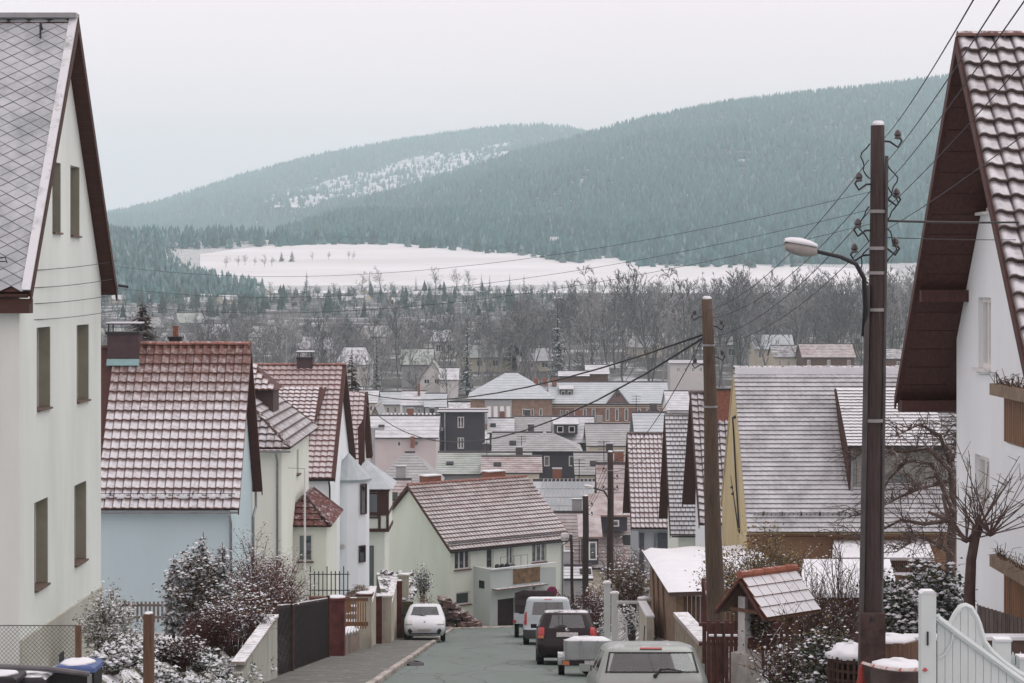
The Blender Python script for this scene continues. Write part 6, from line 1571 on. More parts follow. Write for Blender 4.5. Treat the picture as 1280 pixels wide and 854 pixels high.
MB().lathe(P(706, 676, 113), [(.02, 0), (.2, .02), (.26, .22), (.2, .42), (.05, .45)], 12).build('globe_lamp', mk('white_globe', (.7, .7, .7), .3), p5); MB().tube([P(714, 672, 113), P(706, 668, 113), P(706, 674, 113)], .04, 6).build('lamp_arm', metal_d, p5)
ir = thing('utility_pole', 'slim concrete pole far behind the rose gable roof', 'pole', (xp(466, 250), 250, -26)); MB().tube([(xp(466, 250), 250, -26), P(466, 556, 250), P(466, 535, 250)], [.35, .3, .3], 8).build('shaft', town_grey, ir); MB().bar(P(455, 536, 250), P(480, 536, 250), .3).build('cross_arm', town_grey, ir)
wirem = mk('wire', (.03, .03, .032), .6, .1, 3, 0)
def wire(label, a, b_, sag, r=.012, n=14, group=None):
    a, b_ = Vector(a), Vector(b_); pts = [a.lerp(b_, k/n)-Vector((0, 0, 4*sag*(k/n)*(1-k/n))) for k in range(n+1)]
    o = MB().tube(pts, r, 5).build('overhead_wire', wirem, None, smooth=True); tag(o, label, 'wire', group); return o
G1 = 'wires between lamp pole and weathered pole'
for i, (yy, y2, sd) in enumerate(((200, 391, -1), (222, 398, 1), (265, 424, -1), (285, 430, 1))):
    wire('thin overhead wire from lamp pole down to weathered pole', P(1094+sd*8, yy, 25), P(884+sd*6, y2, 40), .35, .0055, 14, G1)
for i, (yy, tx_, ty_) in enumerate(((172, 1219, -4), (205, 1252, -4), (232, 1284, -4), (262, 1350, -4), (288, 1420, 60))):
    wire('thin overhead wire running from lamp pole up towards the viewer', P(1106, yy, 25), P(tx_, ty_, 9.5), .05, .0042, 10, 'wires from the lamp pole up out of the picture')
wire('black service cable from lamp pole to the white gabled house', P(1108, 276, 25), P(1310, 277, 33), .02, .016)
wire('thin service wire from lamp pole to the white gabled house', P(1108, 297, 25), P(1312, 299, 33), .02, .006)
wire('thick black cable from weathered pole to the rose gable, upper one', P(880, 418, 40), P(436, 486, 100), .9, .022)
wire('thick black cable from weathered pole leftwards, lower one', P(880, 422, 40), P(452, 500, 109), 2.2, .022)
for i, (yl, ym, yr_) in enumerate(((325, 318, 240), (352, 342, 262), (372, 356, 280))):
    wire('fine wire crossing the valley view from cream gable to lamp pole', P(145, yl+8, 40), P(1088, yr_, 25), .55, .003, 20, 'fine wires crossing before the meadow')
wire('cable from weathered pole down to the small street lamp pole', P(890, 400, 40), P(768, 575, 84), .6, .012)
for i in range(3): wire('thin wire between small lamp pole and farther wooden pole', P(758, 575+i*10, 84), P(736, 628+i*5, 100), .1, .01, 8, 'wires between the two farther poles')
wire('thin wire from small lamp pole to pinkish snowy roof', P(768, 590, 84), P(836, 548, 100), .3, .012)
for i, y in enumerate((330, 352, 372, 392)):     # leads on the cream gable
    wire('thin line strung along the cream gable wall', P(40, y+8, 34.2), P(146, y-4, 40.25), .03, .006, 6, 'lines strung along the cream gable')
# no-stopping sign
sg = thing('road_sign', 'round magenta and blue no stopping sign on grey post', 'sign', (xp(691, 92), 92, rz(92)))
MB().tube([(xp(691, 92), 92, rz(92)), P(691, 735, 92)], .03, 8).build('post', metal_g, sg)
MB().lathe(P(690, 740, 91.94), [(.25, 0), (.25, .02)], 24, (0, -1, 0)).build('sign_rim', mk('sign_red', (.33, .03, .08), .5), sg)
MB().lathe(P(690, 740, 91.915), [(.17, 0), (.17, .006)], 24, (0, -1, 0)).build('sign_face', mk('sign_blue', (.10, .05, .16), .5), sg)
for s in (-1, 1): MB().bar(P(690, 740, 91.905)+Vector((-.15, 0, -.15*s)), P(690, 740, 91.905)+Vector((.15, 0, .15*s)), .045, .008, (0, 1, 0)).build('sign_bar', mk('sign_red', (.33, .03, .08), .5), sg)
# ------------------------------------------------------------------ plants near the street
twig_br = mk('brown_twigs', (.10, .062, .05), .9, .3, 9, 0, snow=.35, sscale=9, nz=.5)
twig_red = mk('reddish_twigs', (.135, .06, .052), .9, .3, 9, 0, snow=.3, sscale=9, nz=.5)
twig_gr = mk('grey_twigs', (.13, .105, .09), .9, .3, 9, 0, snow=.35, sscale=9, nz=.5)
leaf_y = mk('withered_yellow_leaves', (.26, .19, .07), .8, .35, 9, 0, snow=.2, sscale=9, nz=.4)
leaf_r = mk('withered_red_leaves', (.16, .055, .045), .8, .35, 9, 0, snow=.22, sscale=9, nz=.4)
leaf_g = mk('evergreen_leaves', (.045, .062, .03), .7, .35, 9, 0, snow=.30, sscale=9, nz=.35)
leaf_p = mk('pale_frosted_leaves', (.36, .35, .27), .8, .25, 9, 0, snow=.55, sscale=9, nz=.2)
leaf_b = mk('brown_hedge_leaves', (.085, .04, .034), .9, .3, 9, 0, snow=.12, sscale=9, nz=.5)
def bush(label, base, rx, ry, h, seed, stems=40, twm=None, leaves=(), snow=0, ssz=.05, name='garden_bush', side=5, up=.5, r0=.012, cat='bush', shape='dome', droop=0, start=.0):
    """leaves: [(material, count, size)]"""
    q = random.Random(seed); root = thing(name, label, cat, base); tw = MB(); pts_all = []
    for i in range(stems):
        a = q.uniform(0, 6.28); rad = math.sqrt(q.random())
        if shape == 'box': ex, ey, ez = q.uniform(-1, 1)*rx, q.uniform(-1, 1)*ry, h*q.uniform(.5, 1)
        else:
            ex, ey = math.cos(a)*rad*rx, math.sin(a)*rad*ry; ez = h*math.sqrt(max(.05, 1-rad*rad*.8))*q.uniform(.65, 1.05)
        b0 = Vector((ex*.25+q.uniform(-.1, .1)*rx, ey*.25, start*h)); e = Vector((ex, ey, ez)); mid = b0.lerp(e, .5)+Vector((-ex*.18, -ey*.18, h*.1+droop*h))
        if droop: e = Vector((ex*1.15, ey*1.15, ez*q.uniform(.25, .9)))
        pl = [b0, b0.lerp(mid, .6), mid, mid.lerp(e, .55)+Vector((q.uniform(-.05, .05), q.uniform(-.05, .05), droop*h*.35)), e]
        tw.tube(pl, [r0, r0*.8, r0*.6, r0*.45, r0*.25], 3, False); pts_all += pl[1:]
        for k in range(side):
            t_ = q.uniform(.3, 1); j = min(3, int(t_*4)); p = pl[j].lerp(pl[j+1], t_*4-j)
            d = (Vector((q.uniform(-1, 1), q.uniform(-1, 1), q.uniform(-.2, .8)*(1 if not droop else -.8)+up*.4))).normalized(); L_ = h*q.uniform(.08, .24)
            e2 = p+d*L_; tw.tube([p, p.lerp(e2, .5)+Vector((0, 0, .02)), e2], [r0*.45, r0*.35, r0*.2], 3, False); pts_all += [p.lerp(e2, .5), e2]
    if twm is not None: tw.build('stems', twm, root, local=True)
    for (m_, cnt, sz) in leaves:
        lf = MB()
        for i in range(cnt):
            p = q.choice(pts_all)+Vector((q.gauss(0, 1), q.gauss(0, 1), q.gauss(0, 1)))*sz*1.3
            d = Vector((q.uniform(-1, 1), q.uniform(-1, 1), q.uniform(-.5, .6))).normalized(); s_ = d.orthogonal().normalized(); s_ = (s_*math.cos(i)+d.cross(s_)*math.sin(i)); L_ = sz*q.uniform(.6, 1.3)
            n = d.cross(s_)*L_*.18
            lf.poly([p, p+d*L_*.5+s_*L_*.32+n, p+d*L_, p+d*L_*.5-s_*L_*.32+n])
        o = lf.build('foliage', m_, root, local=True); o['kind'] = 'stuff'
    if snow:
        sn = MB()
        for i in range(snow):
            p = q.choice(pts_all)+Vector((q.gauss(0, 1), q.gauss(0, 1), q.gauss(0, .6)))*ssz*.8
            s_ = ssz*q.uniform(.5, 1.3); sn.octa(p+Vector((0, 0, s_*.3)), s_, s_*.6)
        o = sn.build('snow', snow_m, root, local=True); o['kind'] = 'stuff'
    return root
def gp(px, d, dz=0):
    x = xp(px, d); return (x, d, gz(x, d)+dz)
# left garden
bush('pale frosted shrub against the cream house wall', gp(135, 36), .62, .6, 1.28, 1, 60, twig_gr, [(leaf_p, 2600, .065)], 500, .035)
bush('dark green snow tipped conifer shrub before pale blue wall', gp(252, 47, .25), .85, .8, 2.1, 2, 46, twig_br, [(leaf_g, 2600, .07), (leaf_r, 1700, .06), (leaf_y, 900, .055)], 1300, .045, side=7)
for k, (px, hh) in enumerate(((217, 1.95), (236, 1.9), (254, 2.5), (278, 2.25))):
    b_ = Vector(gp(px, 47, .2)); cn = MB(); q = random.Random(k)
    t0 = conifer('young_conifer', ('slim leftmost spire of the conifer shrub cluster', 'short second spire of the conifer shrub cluster', 'tallest spire of the conifer shrub cluster', 'rightmost spire of the conifer shrub cluster')[k], tuple(b_), hh, .33, 50+k, mk('spire_needles', (.055, .055, .035), .9, .3, 6, 0, snow=.5, sscale=9, nz=.45), 26, 13, pw=.35)
bush('large bare red brown shrub right of the conifer shrub', gp(322, 50, .2), 1.05, .9, 2.55, 3, 90, twig_red, [(leaf_r, 2600, .045), (leaf_y, 900, .045)], 900, .03, side=8)
bush('tangled brown shrub under the red tiled porch', gp(352, 56, .1), .8, .8, 2.5, 4, 70, twig_red, [(leaf_r, 1900, .05)], 380, .03, side=8)
bush('mixed berry shrub at middle of the left garden', gp(295, 45, .1), .95, .8, 1.75, 5, 70, twig_br, [(leaf_r, 1500, .05), (leaf_y, 500, .045)], 700, .034, side=7)
bush('clipped dark brown hedge block in the left garden', gp(262, 42, -.1), .55, .5, 1.0, 6, 120, twig_red, [(leaf_b, 5200, .055)], 60, .04, shape='box', name='hedge', cat='hedge')
bush('low clipped hedge with snow cap behind wooden post', gp(222, 38, -.1), .55, .4, .62, 7, 90, twig_br, [(leaf_b, 3000, .055)], 520, .04, shape='box', name='hedge', cat='hedge')
for k, (lab, px, d, rx, h) in enumerate((('snowy low plants at foot of the wooden post', 205, 34.5, .55, .45), ('snowy ground plants below the clipped hedge', 242, 36, .6, .5), ('snow laden plants beside the garden wall top', 290, 41.5, .6, .6),
        ('snow laden plants beneath the pale frosted shrub', 160, 35, .5, .5), ('snowy rockery plants next to the slatted fence', 318, 45, .5, .6), ('snowy heather patch at lower picture edge, left garden', 262, 34, .6, .45), ('snow tipped plants low behind the bins', 140, 32.5, .45, .45), ('snowy clump right of the bins before the post', 165, 31, .5, .5), ('snowy clump just right of the wooden post', 212, 31.5, .5, .5), ('snow speckled clump at the foot of garden wall', 285, 37.5, .55, .5), ('snowy cushion plants under brown hedge block', 248, 39.5, .5, .45))):
    bush(lab, gp(px, d, .0), rx, rx, h, 20+k, 50, twig_gr, [(leaf_g, 900, .06), (leaf_p, 500, .06)], 620, .05, name='ground_plant', cat='plant', shape='dome')
# fence in front of the pale blue house
pk = thing('picket_fence', 'grey picket fence before the pale blue wall', 'fence', gp(180, 53)); pkm = mk('grey_pickets', (.20, .17, .15), .9, .25, 5, .2, snow=.4, nz=.5)
for i in range(20):
    x = xp(134, 53)+i*.11; MB().box((x, 53, zy(778, 53)), (x+.055, 53.03, zy(752, 53)+rnd.uniform(-.01, .01))).build('picket', pkm, pk)
for y in (757, 772): MB().box((xp(133, 53), 53.031, zy(y, 53)-.03), (xp(134, 53)+2.2, 53.06, zy(y, 53)+.03)).build('rail', pkm, pk)
MB().box((xp(137, 53), 53.07, zy(800, 53)), (xp(141, 53), 53.15, zy(740, 53))).build('post', pkm, pk)
# chain-link fence, rail, bins, post at the lower left
cl = thing('chain_link_fence', 'rusty chain link fence at the lower left corner', 'fence', (-7, 30, gz(-7, 30))); wm = mk('fence_wire', (.10, .105, .09), .6, .2, 9, 0)
mb = MB(); xa, xb, zt, zb_ = xp(-30, 30), xp(97, 30), zy(782, 30), zy(852, 30)
n = int((xb-xa)/.065)
for s in (1, -1):
    for i in range(-14, n+14):
        x0 = xa+i*.065; x1 = x0+s*(zt-zb_); z0, z1 = zb_, zt
        lo, hi = (x0, x1)
        def cut(x): return zb_+(x-x0)*s
        if max(lo, hi) < xa or min(lo, hi) > xb: continue
        A_, B_ = Vector((x0, 30, zb_)), Vector((x1, 30, zt))
        if A_.x < xa: A_ = Vector((xa, 30, cut(xa)))
        if A_.x > xb: A_ = Vector((xb, 30, cut(xb)))
        if B_.x < xa: B_ = Vector((xa, 30, cut(xa)))
        if B_.x > xb: B_ = Vector((xb, 30, cut(xb)))
        if (A_-B_).length > .02: mb.tube([A_, B_], .0035, 3, False)
mb.build('mesh', wm, cl); MB().tube([(xa, 30, zt), (xb, 30, zt)], .008, 6).build('top_wire', wm, cl)
MB().box((xb-.03, 29.97, zb_-.4), (xb+.05, 30.05, zt+.0)).build('post', midwood, cl)
rl = thing('tube_rail', 'grey metal tube barrier rail crossing the lower left corner', 'railing', (-5.8, 25.5, gz(-5.8, 25)))
MB().tube([P(-30, 832, 25.5), P(60, 836, 25.5), P(112, 843, 25.6)], .035, 8).build('rail', mk('painted_grey_tube', (.14, .14, .15), .6), rl); MB().tube([P(112, 843, 25.6), P(112, 960, 25.6)], .03, 8).build('post', metal_g, rl)
def bin_(label, px, d, w, lidm, snowy, ytop):
    x = xp(px, d); zt = zy(ytop, d); zb_ = rz(d)+.1; root = thing('wheelie_bin', label, 'bin', (x, d, zb_))
    a = w/2; MB().prism([(x-a*.85, d-a*.85, zb_), (x+a*.85, d-a*.85, zb_), (x+a, d-a, zt-.08), (x-a, d-a, zt-.08)], (0, 2*a*.95, 0)).build('body', blackpl, root)
    MB().prism([(x-a*1.06, d-a*1.15, zt-.08), (x+a*1.06, d-a*1.15, zt-.08), (x+a*1.02, d-a*1.1, zt-.03), (x+a*.8, d-a*1.0, zt), (x-a*.8, d-a*1.0, zt), (x-a*1.02, d-a*1.1, zt-.03)], (0, 2.2*a, 0)).build('lid', lidm, root)
    if snowy: MB().lump((x, d, zt-.005), a*.85, a*.95, .045, 5, 14, 4).build('snow', snow_m, root, smooth=True)
    MB().tube([(x-a, d+a*1.15, zt-.1), (x+a, d+a*1.15, zt-.1)], .015, 6).build('handle', blackpl, root)
    for s in (-1, 1): MB().lathe((x+s*a*.8, d+a*.9, zb_+.1), [(.1, -.03), (.1, .03)], 12, (1, 0, 0)).build('wheel', rubber, root)
bin_('black bin with snowy blue lid by the tube rail', 98, 26.6, .54, mk('blue_lid', (.07, .12, .28), .5), True, 828)
bin_('all black bin left of the blue lidded one', 38, 26.4, .52, mk('black_lid', (.04, .04, .045), .5, snow=.5, nz=.8, sscale=6), False, 842)
bin_('dark bin half cut off in the bottom left corner', 2, 26.0, .5, blackpl, True, 842)
wp = thing('fence_post', 'single brown wooden post at lower left', 'post', (xp(186, 30), 30, rz(30)+.2)); MB().box((xp(180, 30), 29.93, -7), (xp(192, 30), 30.07, zy(767, 30))).build('shaft', midwood, wp); MB().lump((xp(186, 30), 30, zy(767, 30)), .07, .07, .03, 1).build('snow', snow_m, wp)
# garden retaining wall with snow
gwm = mk('stained_white_wall', (.44, .47, .43), .95, .22, 1.3, .3, 20, stretch=(1, 1, .3), col2=(.27, .28, .22))
gw_ = thing('garden_wall', 'stained pale garden wall with snowy top before the slatted fence', 'wall', (-5.5, 43, rz(43)))
MB().prism([(-5.62, 40.2, -10), (-5.62, 46.2, -10), (-5.62, 46.2, -7.62), (-5.62, 41.6, -7.6), (-5.62, 40.2, -7.75)], (.2, 0, 0)).build('wall', gwm, gw_)
for i in range(6):
    y = 40.3+i*.98; MB().box((-5.66, y, -7.6-.0*i), (-5.38, y+.95, -7.53)).build('coping', mk('coping_snow', (.4, .36, .33), .9, .2, 3, .2, snow=.65, nz=.6, rnd_obj=.1), gw_)
# slatted fence and gate
def slat_fence(label, y0, y1, h0, h1, name='slat_fence', X=-5.5, post=True):
    root = thing(name, label, 'fence', (X, y0, rz(y0)+.1)); L_ = y1-y0; bot = lambda y: rz(y)+.14; top = lambda y: rz(y0)+h0+(rz(y1)+h1-rz(y0)-h0)*(y-y0)/L_
    for i in range(int((L_+1.4)/.27)+1):            # diagonal boards, clipped by the frame
        ya = y0-1.4+i*.27; a = (ya, bot(y0)); pts = []
        yb = ya+1.4
        A_ = Vector((X, max(ya, y0), 0)); B_ = Vector((X, min(yb, y1), 0))
        if B_.y-A_.y < .08: continue
        f0, f1 = (A_.y-ya)/1.4, (B_.y-ya)/1.4
        A_.z = top(A_.y)+(bot(A_.y)-top(A_.y))*f0; B_.z = top(B_.y)+(bot(B_.y)-top(B_.y))*f1
        sl_ = MB().bar(A_, B_, .10, .014, (1, 0, 0)).build('slat', mk('dark_fence_boards', (.022, .015, .018), .7, .2, 6, .2, rnd_obj=.25), root)

    for y in (y0, y1): MB().box((X-.05, y-.05, bot(y)-.2), (X+.05, y+.05, top(y)+.12)).build('post', brownwood, root)
    MB().bar((X-.03, y0, top(y0)), (X-.03, y1, top(y1)), .05, .07).build('rail', brownwood, root); MB().bar((X-.03, y0, bot(y0)+.1), (X-.03, y1, bot(y1)+.1), .05, .07).build('rail', brownwood, root)
    MB().bar((X-.03, y0, top(y0)+.045), (X-.03, y1, top(y1)+.045), .05, .02).build('snow', snow_m, root)
slat_fence('dark slatted gate leaf just after the garden wall', 46.4, 49.8, 1.75, 1.75, 'slat_gate')
slat_fence('dark diagonal slatted fence along the left footpath', 50.0, 59.8, 1.75, 1.85)
def pillar(label, x, y, w, h, mat, capm=None, name='gate_pillar', zb=None):
    z = zb if zb is not None else rz(y)+.1; root = thing(name, label, 'pillar', (x, y, z))
    MB().box((x-w/2, y-w/2, z-.3), (x+w/2, y+w/2, z+h)).build('shaft', mat, root); c = MB().box((x-w/2-.05, y-w/2-.05, z+h), (x+w/2+.05, y+w/2+.05, z+h+.07)).build('cap', capm or mat, root)
    MB().lump((x, y, z+h+.07), w/2+.04, w/2+.04, .06, int(y)).build('snow', snow_m, root, smooth=True)
redp = mk('red_brown_pillar', (.13, .045, .042), .85, .25, 3, .3)
pillar('red brown pillar at the end of the slatted fence', -5.35, 61, .5, 1.75, redp)
creamp = mk('cream_garden_pillar', (.46, .45, .37), .95, .2, 2, .2, stretch=(1, 1, .4))
pillar('cream gate pillar with red snowy cap by the picket gate', -5.05, 68.5, .5, 1.85, creamp, redp)
pillar('cream pillar between the two stair entrances', -4.75, 75.5, .42, 1.75, creamp)
pillar('tall cream pillar above the white hatchback roof', -4.55, 84, .42, 2.6, creamp)
# low planter wall in short stepped pieces
lw = thing('planter_wall', 'low stepped planter wall with snowy caps beside the red pillar', 'wall', (-5.2, 64, rz(64)))
for i in range(5):
    y = 61.6+i*1.2; z = rz(y)+.1; MB().box((-5.35, y, z-.3), (-5.15, y+1.15, z+.62)).build('block', mk('planter_blocks', (.27, .22, .18), .9, .25, 3, .3, rnd_obj=.2), lw); MB().box((-5.38, y-.01, z+.622), (-5.12, y+1.16, z+.68)).build('coping', snow_m, lw)
wg = thing('picket_gate', 'ochre wooden picket gate between red and cream pillars', 'gate', (-5.9, 66, rz(66)))
pg = mk('ochre_pickets', (.30, .17, .08), .8, .25, 5, .2, rnd_obj=.2)
for i in range(11):
    x = xp(425, 66)+i*.082; MB().box((x, 66, zy(786, 66)), (x+.045, 66.03, zy(751, 66))).build('picket', pg, wg)
MB().box((xp(423, 66), 66.035, zy(752, 66)), (xp(460, 66), 66.08, zy(748, 66))).build('rail', midwood, wg); MB().box((xp(423, 66), 66.035, zy(783, 66)), (xp(460, 66), 66.08, zy(778, 66))).build('rail', midwood, wg)
# sloping stair walls
for k, (lab, X, y0, y1, h0, h1) in enumerate((('cream stair wall with sloping snowy top beside cream pillar', -5.0, 69, 73.5, .9, 2.3), ('second cream stair wall with sloping snowy top near the car', -4.7, 76, 81.5, .8, 2.5))):
    r_ = thing('stair_wall', lab, 'wall', (X, y0, rz(y0))); z0, z1 = rz(y0)+.1, rz(y1)+.1
    MB().prism([(X, y0, z0-.4), (X, y1, z1-.4), (X, y1, z0+h1*.62), (X, y0, z0+h0*.2+.75)], (-.2, 0, 0)).build('wall', creamp, r_)
    MB().bar((X-.1, y0-.03, z0+h0*.2+.79), (X-.1, y1, z0+h1*.62+.04), .26, .06).build('coping', mk('coping_snow', (.4, .36, .33), .9, .2, 3, .2, snow=.65, nz=.6, rnd_obj=.1), r_)
    for s in range(7):
        t_ = s/7; y = y0+.2+t_*(y1-y0); MB().box((X-1.3, y, z0-.4), (X-.22, y+.6, z0+.1+s*.16)).build('step', mk('step_concrete', (.25, .24, .22), .9, .2, snow=.6, nz=.6), r_)
for k, (lab, x, y, h) in enumerate((('dark red gate post behind the first stair wall', -4.95, 74.4, 1.9), ('dark red gate post above the white hatchback', -4.65, 82.6, 2.5))):
    r_ = thing('gate_post', lab, 'post', (x, y, rz(y))); MB().box((x-.11, y-.11, rz(y)-.2), (x+.11, y+.11, rz(y)+h)).build('shaft', redp, r_); MB().lump((x, y, rz(y)+h), .12, .12, .05, k).build('snow', snow_m, r_)
r_ = thing('raised_bed', 'snow covered rockery bed climbing above the stair walls', 'planter', (-5.3, 84, rz(84)))
bz = lambda d: zy(752, 83.5)+(zy(716, 89)-zy(752, 83.5))*(d-83.5)/5.5
MB().prism([(xp(479, 83.5), 83.5, rz(84)), (xp(479, 83.5), 83.5, bz(83.5)), (xp(479, 89)-.3, 89, bz(89)), (xp(479, 89)-.3, 89, rz(89))], (1.25, 0, 0)).build('bank', ground_m, r_)
rk = mk('rock_snow', (.13, .12, .115), .9, .3, 4, .3, snow=.68, sscale=4, nz=.35)
for k in range(75):
    q = random.Random(k); d = q.uniform(83.5, 89); px = q.uniform(479, 516)
    MB().lump((xp(px, d), d, bz(d)-.04), q.uniform(.09, .22), q.uniform(.1, .2), q.uniform(.08, .22), k, 7, 4).build('rock', rk, r_)
bush('weeping ochre twigged round tree behind picket gate', gp(449, 75, 1.0), .88, .85, 1.1, 60, 150, mk('ochre_twigs', (.24, .17, .10), .9, .3, 9, 0, snow=.45, sscale=9, nz=.3), [], 160, .03, name='weeping_tree', cat='tree', droop=.28, side=9, r0=.011, start=.55)
MB().tube([gp(449, 75, -.2), gp(449, 75, 1.2), gp(448, 75, 1.9)], [.08, .06, .05], 8).build('trunk', trunk_m, bpy.data.objects['weeping_tree'])
bush('bare snowy shrub behind the raised bed', gp(500, 92, 1.2), .85, .8, 1.55, 61, 60, twig_gr, [(leaf_r, 300, .05)], 260, .04, side=9, r0=.016)
bush('small dark snowy yew at corner of pale yellow house', gp(528, 98, 1.5), .35, .35, 1.9, 62, 30, twig_br, [(leaf_g, 900, .08)], 220, .05)
bush('brownish climbing shrub beside cream stair pillar', gp(531, 95, .4), .4, .4, 1.7, 63, 30, twig_br, [(leaf_y, 500, .07), (leaf_r, 300, .06)], 160, .04)
ml = thing('garden_fence', 'dark iron garden fence below the red tiled porch', 'fence', gp(400, 70))
for i in range(10): MB().bar(P(388+i*5.2, 745, 72), P(388+i*5.2, 714-(6 if i % 4 == 0 else 0), 72), .035).build('bar', metal_d, ml)
for y in (718, 738): MB().bar(P(386, y, 72), P(437, y, 72), .03).build('rail', metal_d, ml)
MB().box(tuple(P(386, 780, 72.1)), tuple(P(438, 745, 72.4))).build('plinth', mk('rusty_plinth', (.2, .11, .08), .9, .25), ml)
wpole = thing('flag_pole', 'thin white pole before the red tiled porch', 'pole', gp(381, 66)); MB().tube([gp(381, 66, -.2), P(381, 585, 66)], [.04, .028], 8).build('shaft', framew, wpole); MB().bar(P(360, 585, 66), P(381, 586, 66), .015).build('stay', metal_g, wpole)

# ------------------------------------------------------------------ right side of the street
for k, (px, d, h) in enumerate(((759, 69, 2.35), (768.5, 66.5, 2.0))):
    x = xp(px, d); r_ = thing('gate_post', ('farther white gate post beside the dark car', 'nearer white gate post beside the dark car')[k], 'post', (x, d, rz(d))); MB().box((x-.11, d-.11, rz(d)-.2), (x+.11, d+.11, rz(d)+h)).build('shaft', mk('mint_white_paint', (.60, .66, .64), .6, .08, 2, .05), r_)
    MB().box((x-.14, d-.14, rz(d)+h), (x+.14, d+.14, rz(d)+h+.05)).build('cap', framew, r_); MB().lump((x, d, rz(d)+h+.05), .13, .13, .05, k).build('snow', snow_m, r_)
st = thing('stair_railing', 'white metal stair railing rising from the gate posts', 'railing', (xp(780, 66), 66, rz(66)))
rw = mk('white_rail_paint', (.62, .64, .64), .5, .05, 3, 0)
for (a, b_) in (((772, 757), (783, 778)), ((783, 778), (783, 808)), ((788, 757), (802, 783)), ((790, 775), (802, 795)), ((772, 757), (772, 808))): MB().bar(P(*a, 66), P(*b_, 66), .055).build('rail', rw, st)
MB().bar(P(771, 753, 66), P(797, 753, 66), .09).build('handrail', rw, st)
for i in range(6): MB().bar(P(774+i*2, 765+i*4, 66.05), P(774+i*2, 805, 66.05), .02).build('baluster', rw, st)
pillar('low cream pillar left of the stone shed', xp(806, 64), 64, .36, 1.7, creamp)
wr = thing('garden_wall', 'low cream wall sloping along the stone shed', 'wall', (xp(810, 62), 62, rz(62))); MB().prism([(4.05, 60, rz(60)), (4.05, 64, rz(64)), (4.05, 64, rz(64)+1.75), (4.05, 60, rz(60)+1.3)], (.2, 0, 0)).build('wall', creamp, wr); MB().bar((4.15, 60, rz(60)+1.34), (4.15, 64, rz(64)+1.79), .26, .06).build('coping', snow_m, wr)
# shed with snowy mono-pitch roof
sh = thing('garden_shed', 'rough plastered shed with thick snow on flat pitched roof', 'shed', (5.4, 60, rz(60)))
rough = mk('rough_brown_plaster', (.24, .17, .11), .95, .3, 3, .6, 9, col2=(.13, .09, .065))
Xs = 4.62; ya, yb_ = 56.2, 67.0; zA, zB = -8.62, -8.92
MB().prism([(Xs, ya, -12.6), (Xs, yb_, -13.8), (Xs, yb_, zB), (Xs, ya, zA)], (.2, 0, 0)).build('wall', rough, sh)
fwm = mk('dark_shed_boards', (.12, .07, .05), .85, .25, 5, .2, stretch=(8, 8, 1), rnd_obj=.2)
for i in range(24): MB().box((Xs+.2+i*.12, ya+.05, -12.6), (Xs+.31+i*.12, ya+.08, zA-.05)).build('board', fwm, sh)
MB().prism([(Xs-.22, ya-.35, zA), (8.2, ya-.35, zA+.1), (8.2, yb_+.3, zB+.1), (Xs-.22, yb_+.3, zB)], (0, 0, .12)).build('roof', mk('shed_felt', (.12, .08, .07), .9), sh)
mb = MB(); nx_, ny_ = 14, 20
for j in range(ny_+1):
    for i in range(nx_+1):
        x = Xs-.26+(8.2-Xs+.26)*i/nx_; y = ya-.4+(yb_-ya+.75)*j/ny_; e = min(i, nx_-i, 1.5)*min(1, min(j, ny_-j))
        mb.v.append((x, y, zA+(zB-zA)*(y-ya)/(yb_-ya)+.03*(x-Xs)+.122+(.10+.03*math.sin(i*1.1+j*.4) if e > 0 else 0)))
for j in range(ny_):
    for i in range(nx_): a = j*(nx_+1)+i; mb.f.append((a, a+1, a+nx_+2, a+nx_+1))
mb.build('snow', snow_m, sh, smooth=True)
for (a, b_) in (((857, 700), (846, 760)), ((830, 690), (850, 760))): pass
for k in range(3): MB().bar((Xs-.03, 58.5+k*2.2, -12.8), (Xs-.03, 61+k*2.2, zA-.25), .05, .03).build('batten', midwood, sh)
# stone parapet and fence to the right of the cars
pw_ = thing('garden_wall', 'stone parapet with slanting snowy coping beside silver car', 'wall', (3.9, 50, rz(50)))
stonew = mk('rubble_stone', (.30, .26, .20), .95, .3, 3.5, .6, 8, col2=(.15, .13, .10))
MB().prism([(3.75, 39.6, rz(39.6)-.2), (3.75, 46, rz(46)-.2), (3.75, 46, -7.55), (3.75, 39.6, -7.1)], (.25, 0, 0)).build('wall', stonew, pw_)
for i in range(6):
    y = 39.7+i*1.05; f_ = lambda y: -7.1-.45*(y-39.6)/6.4
    MB().bar((3.875, y+.01, f_(y)+.05), (3.875, y+1.02, f_(y+1)+.05), .34, .09).build('coping', mk('coping_snow', (.4, .36, .33), .9, .2, 3, .2, snow=.65, nz=.6, rnd_obj=.1), pw_)
rg = thing('iron_gate', 'rust brown iron gate with curved top in the stone parapet', 'gate', (3.95, 47, rz(47)))
rust = mk('rust_brown_iron', (.11, .045, .035), .8, .3, 5, .1)
for i in range(9):
    y = 43.2-i*.28; t_ = i/8; h = 1.6+.75*(1-t_)**1.6; MB().bar((4.15, y, rz(y)+.2), (4.15, y, rz(y)+h), .022).build('bar', rust, rg)
pr = [Vector((4.15, 43.2-i*.28, rz(43.2-i*.28)+1.6+.75*(1-i/8)**1.6)) for i in range(9)]
MB().tube(pr, .03, 6).build('top_rail', rust, rg); MB().tube([p+Vector((0, 0, .05)) for p in pr[2:]], .025, 6).build('snow', snow_m, rg)
MB().bar((4.15, 43.3, rz(43.3)+.1), (4.15, 43.3, rz(43.3)+2.4), .08).build('post', rust, rg)
bf = thing('board_fence', 'brown board fence with fretted top before the little roof shelter', 'fence', (4.2, 37, rz(37)))
bfm = mk('brown_fence_boards', (.105, .05, .042), .85, .25, 5, .2, rnd_obj=.25, snow=.12, nz=.5)
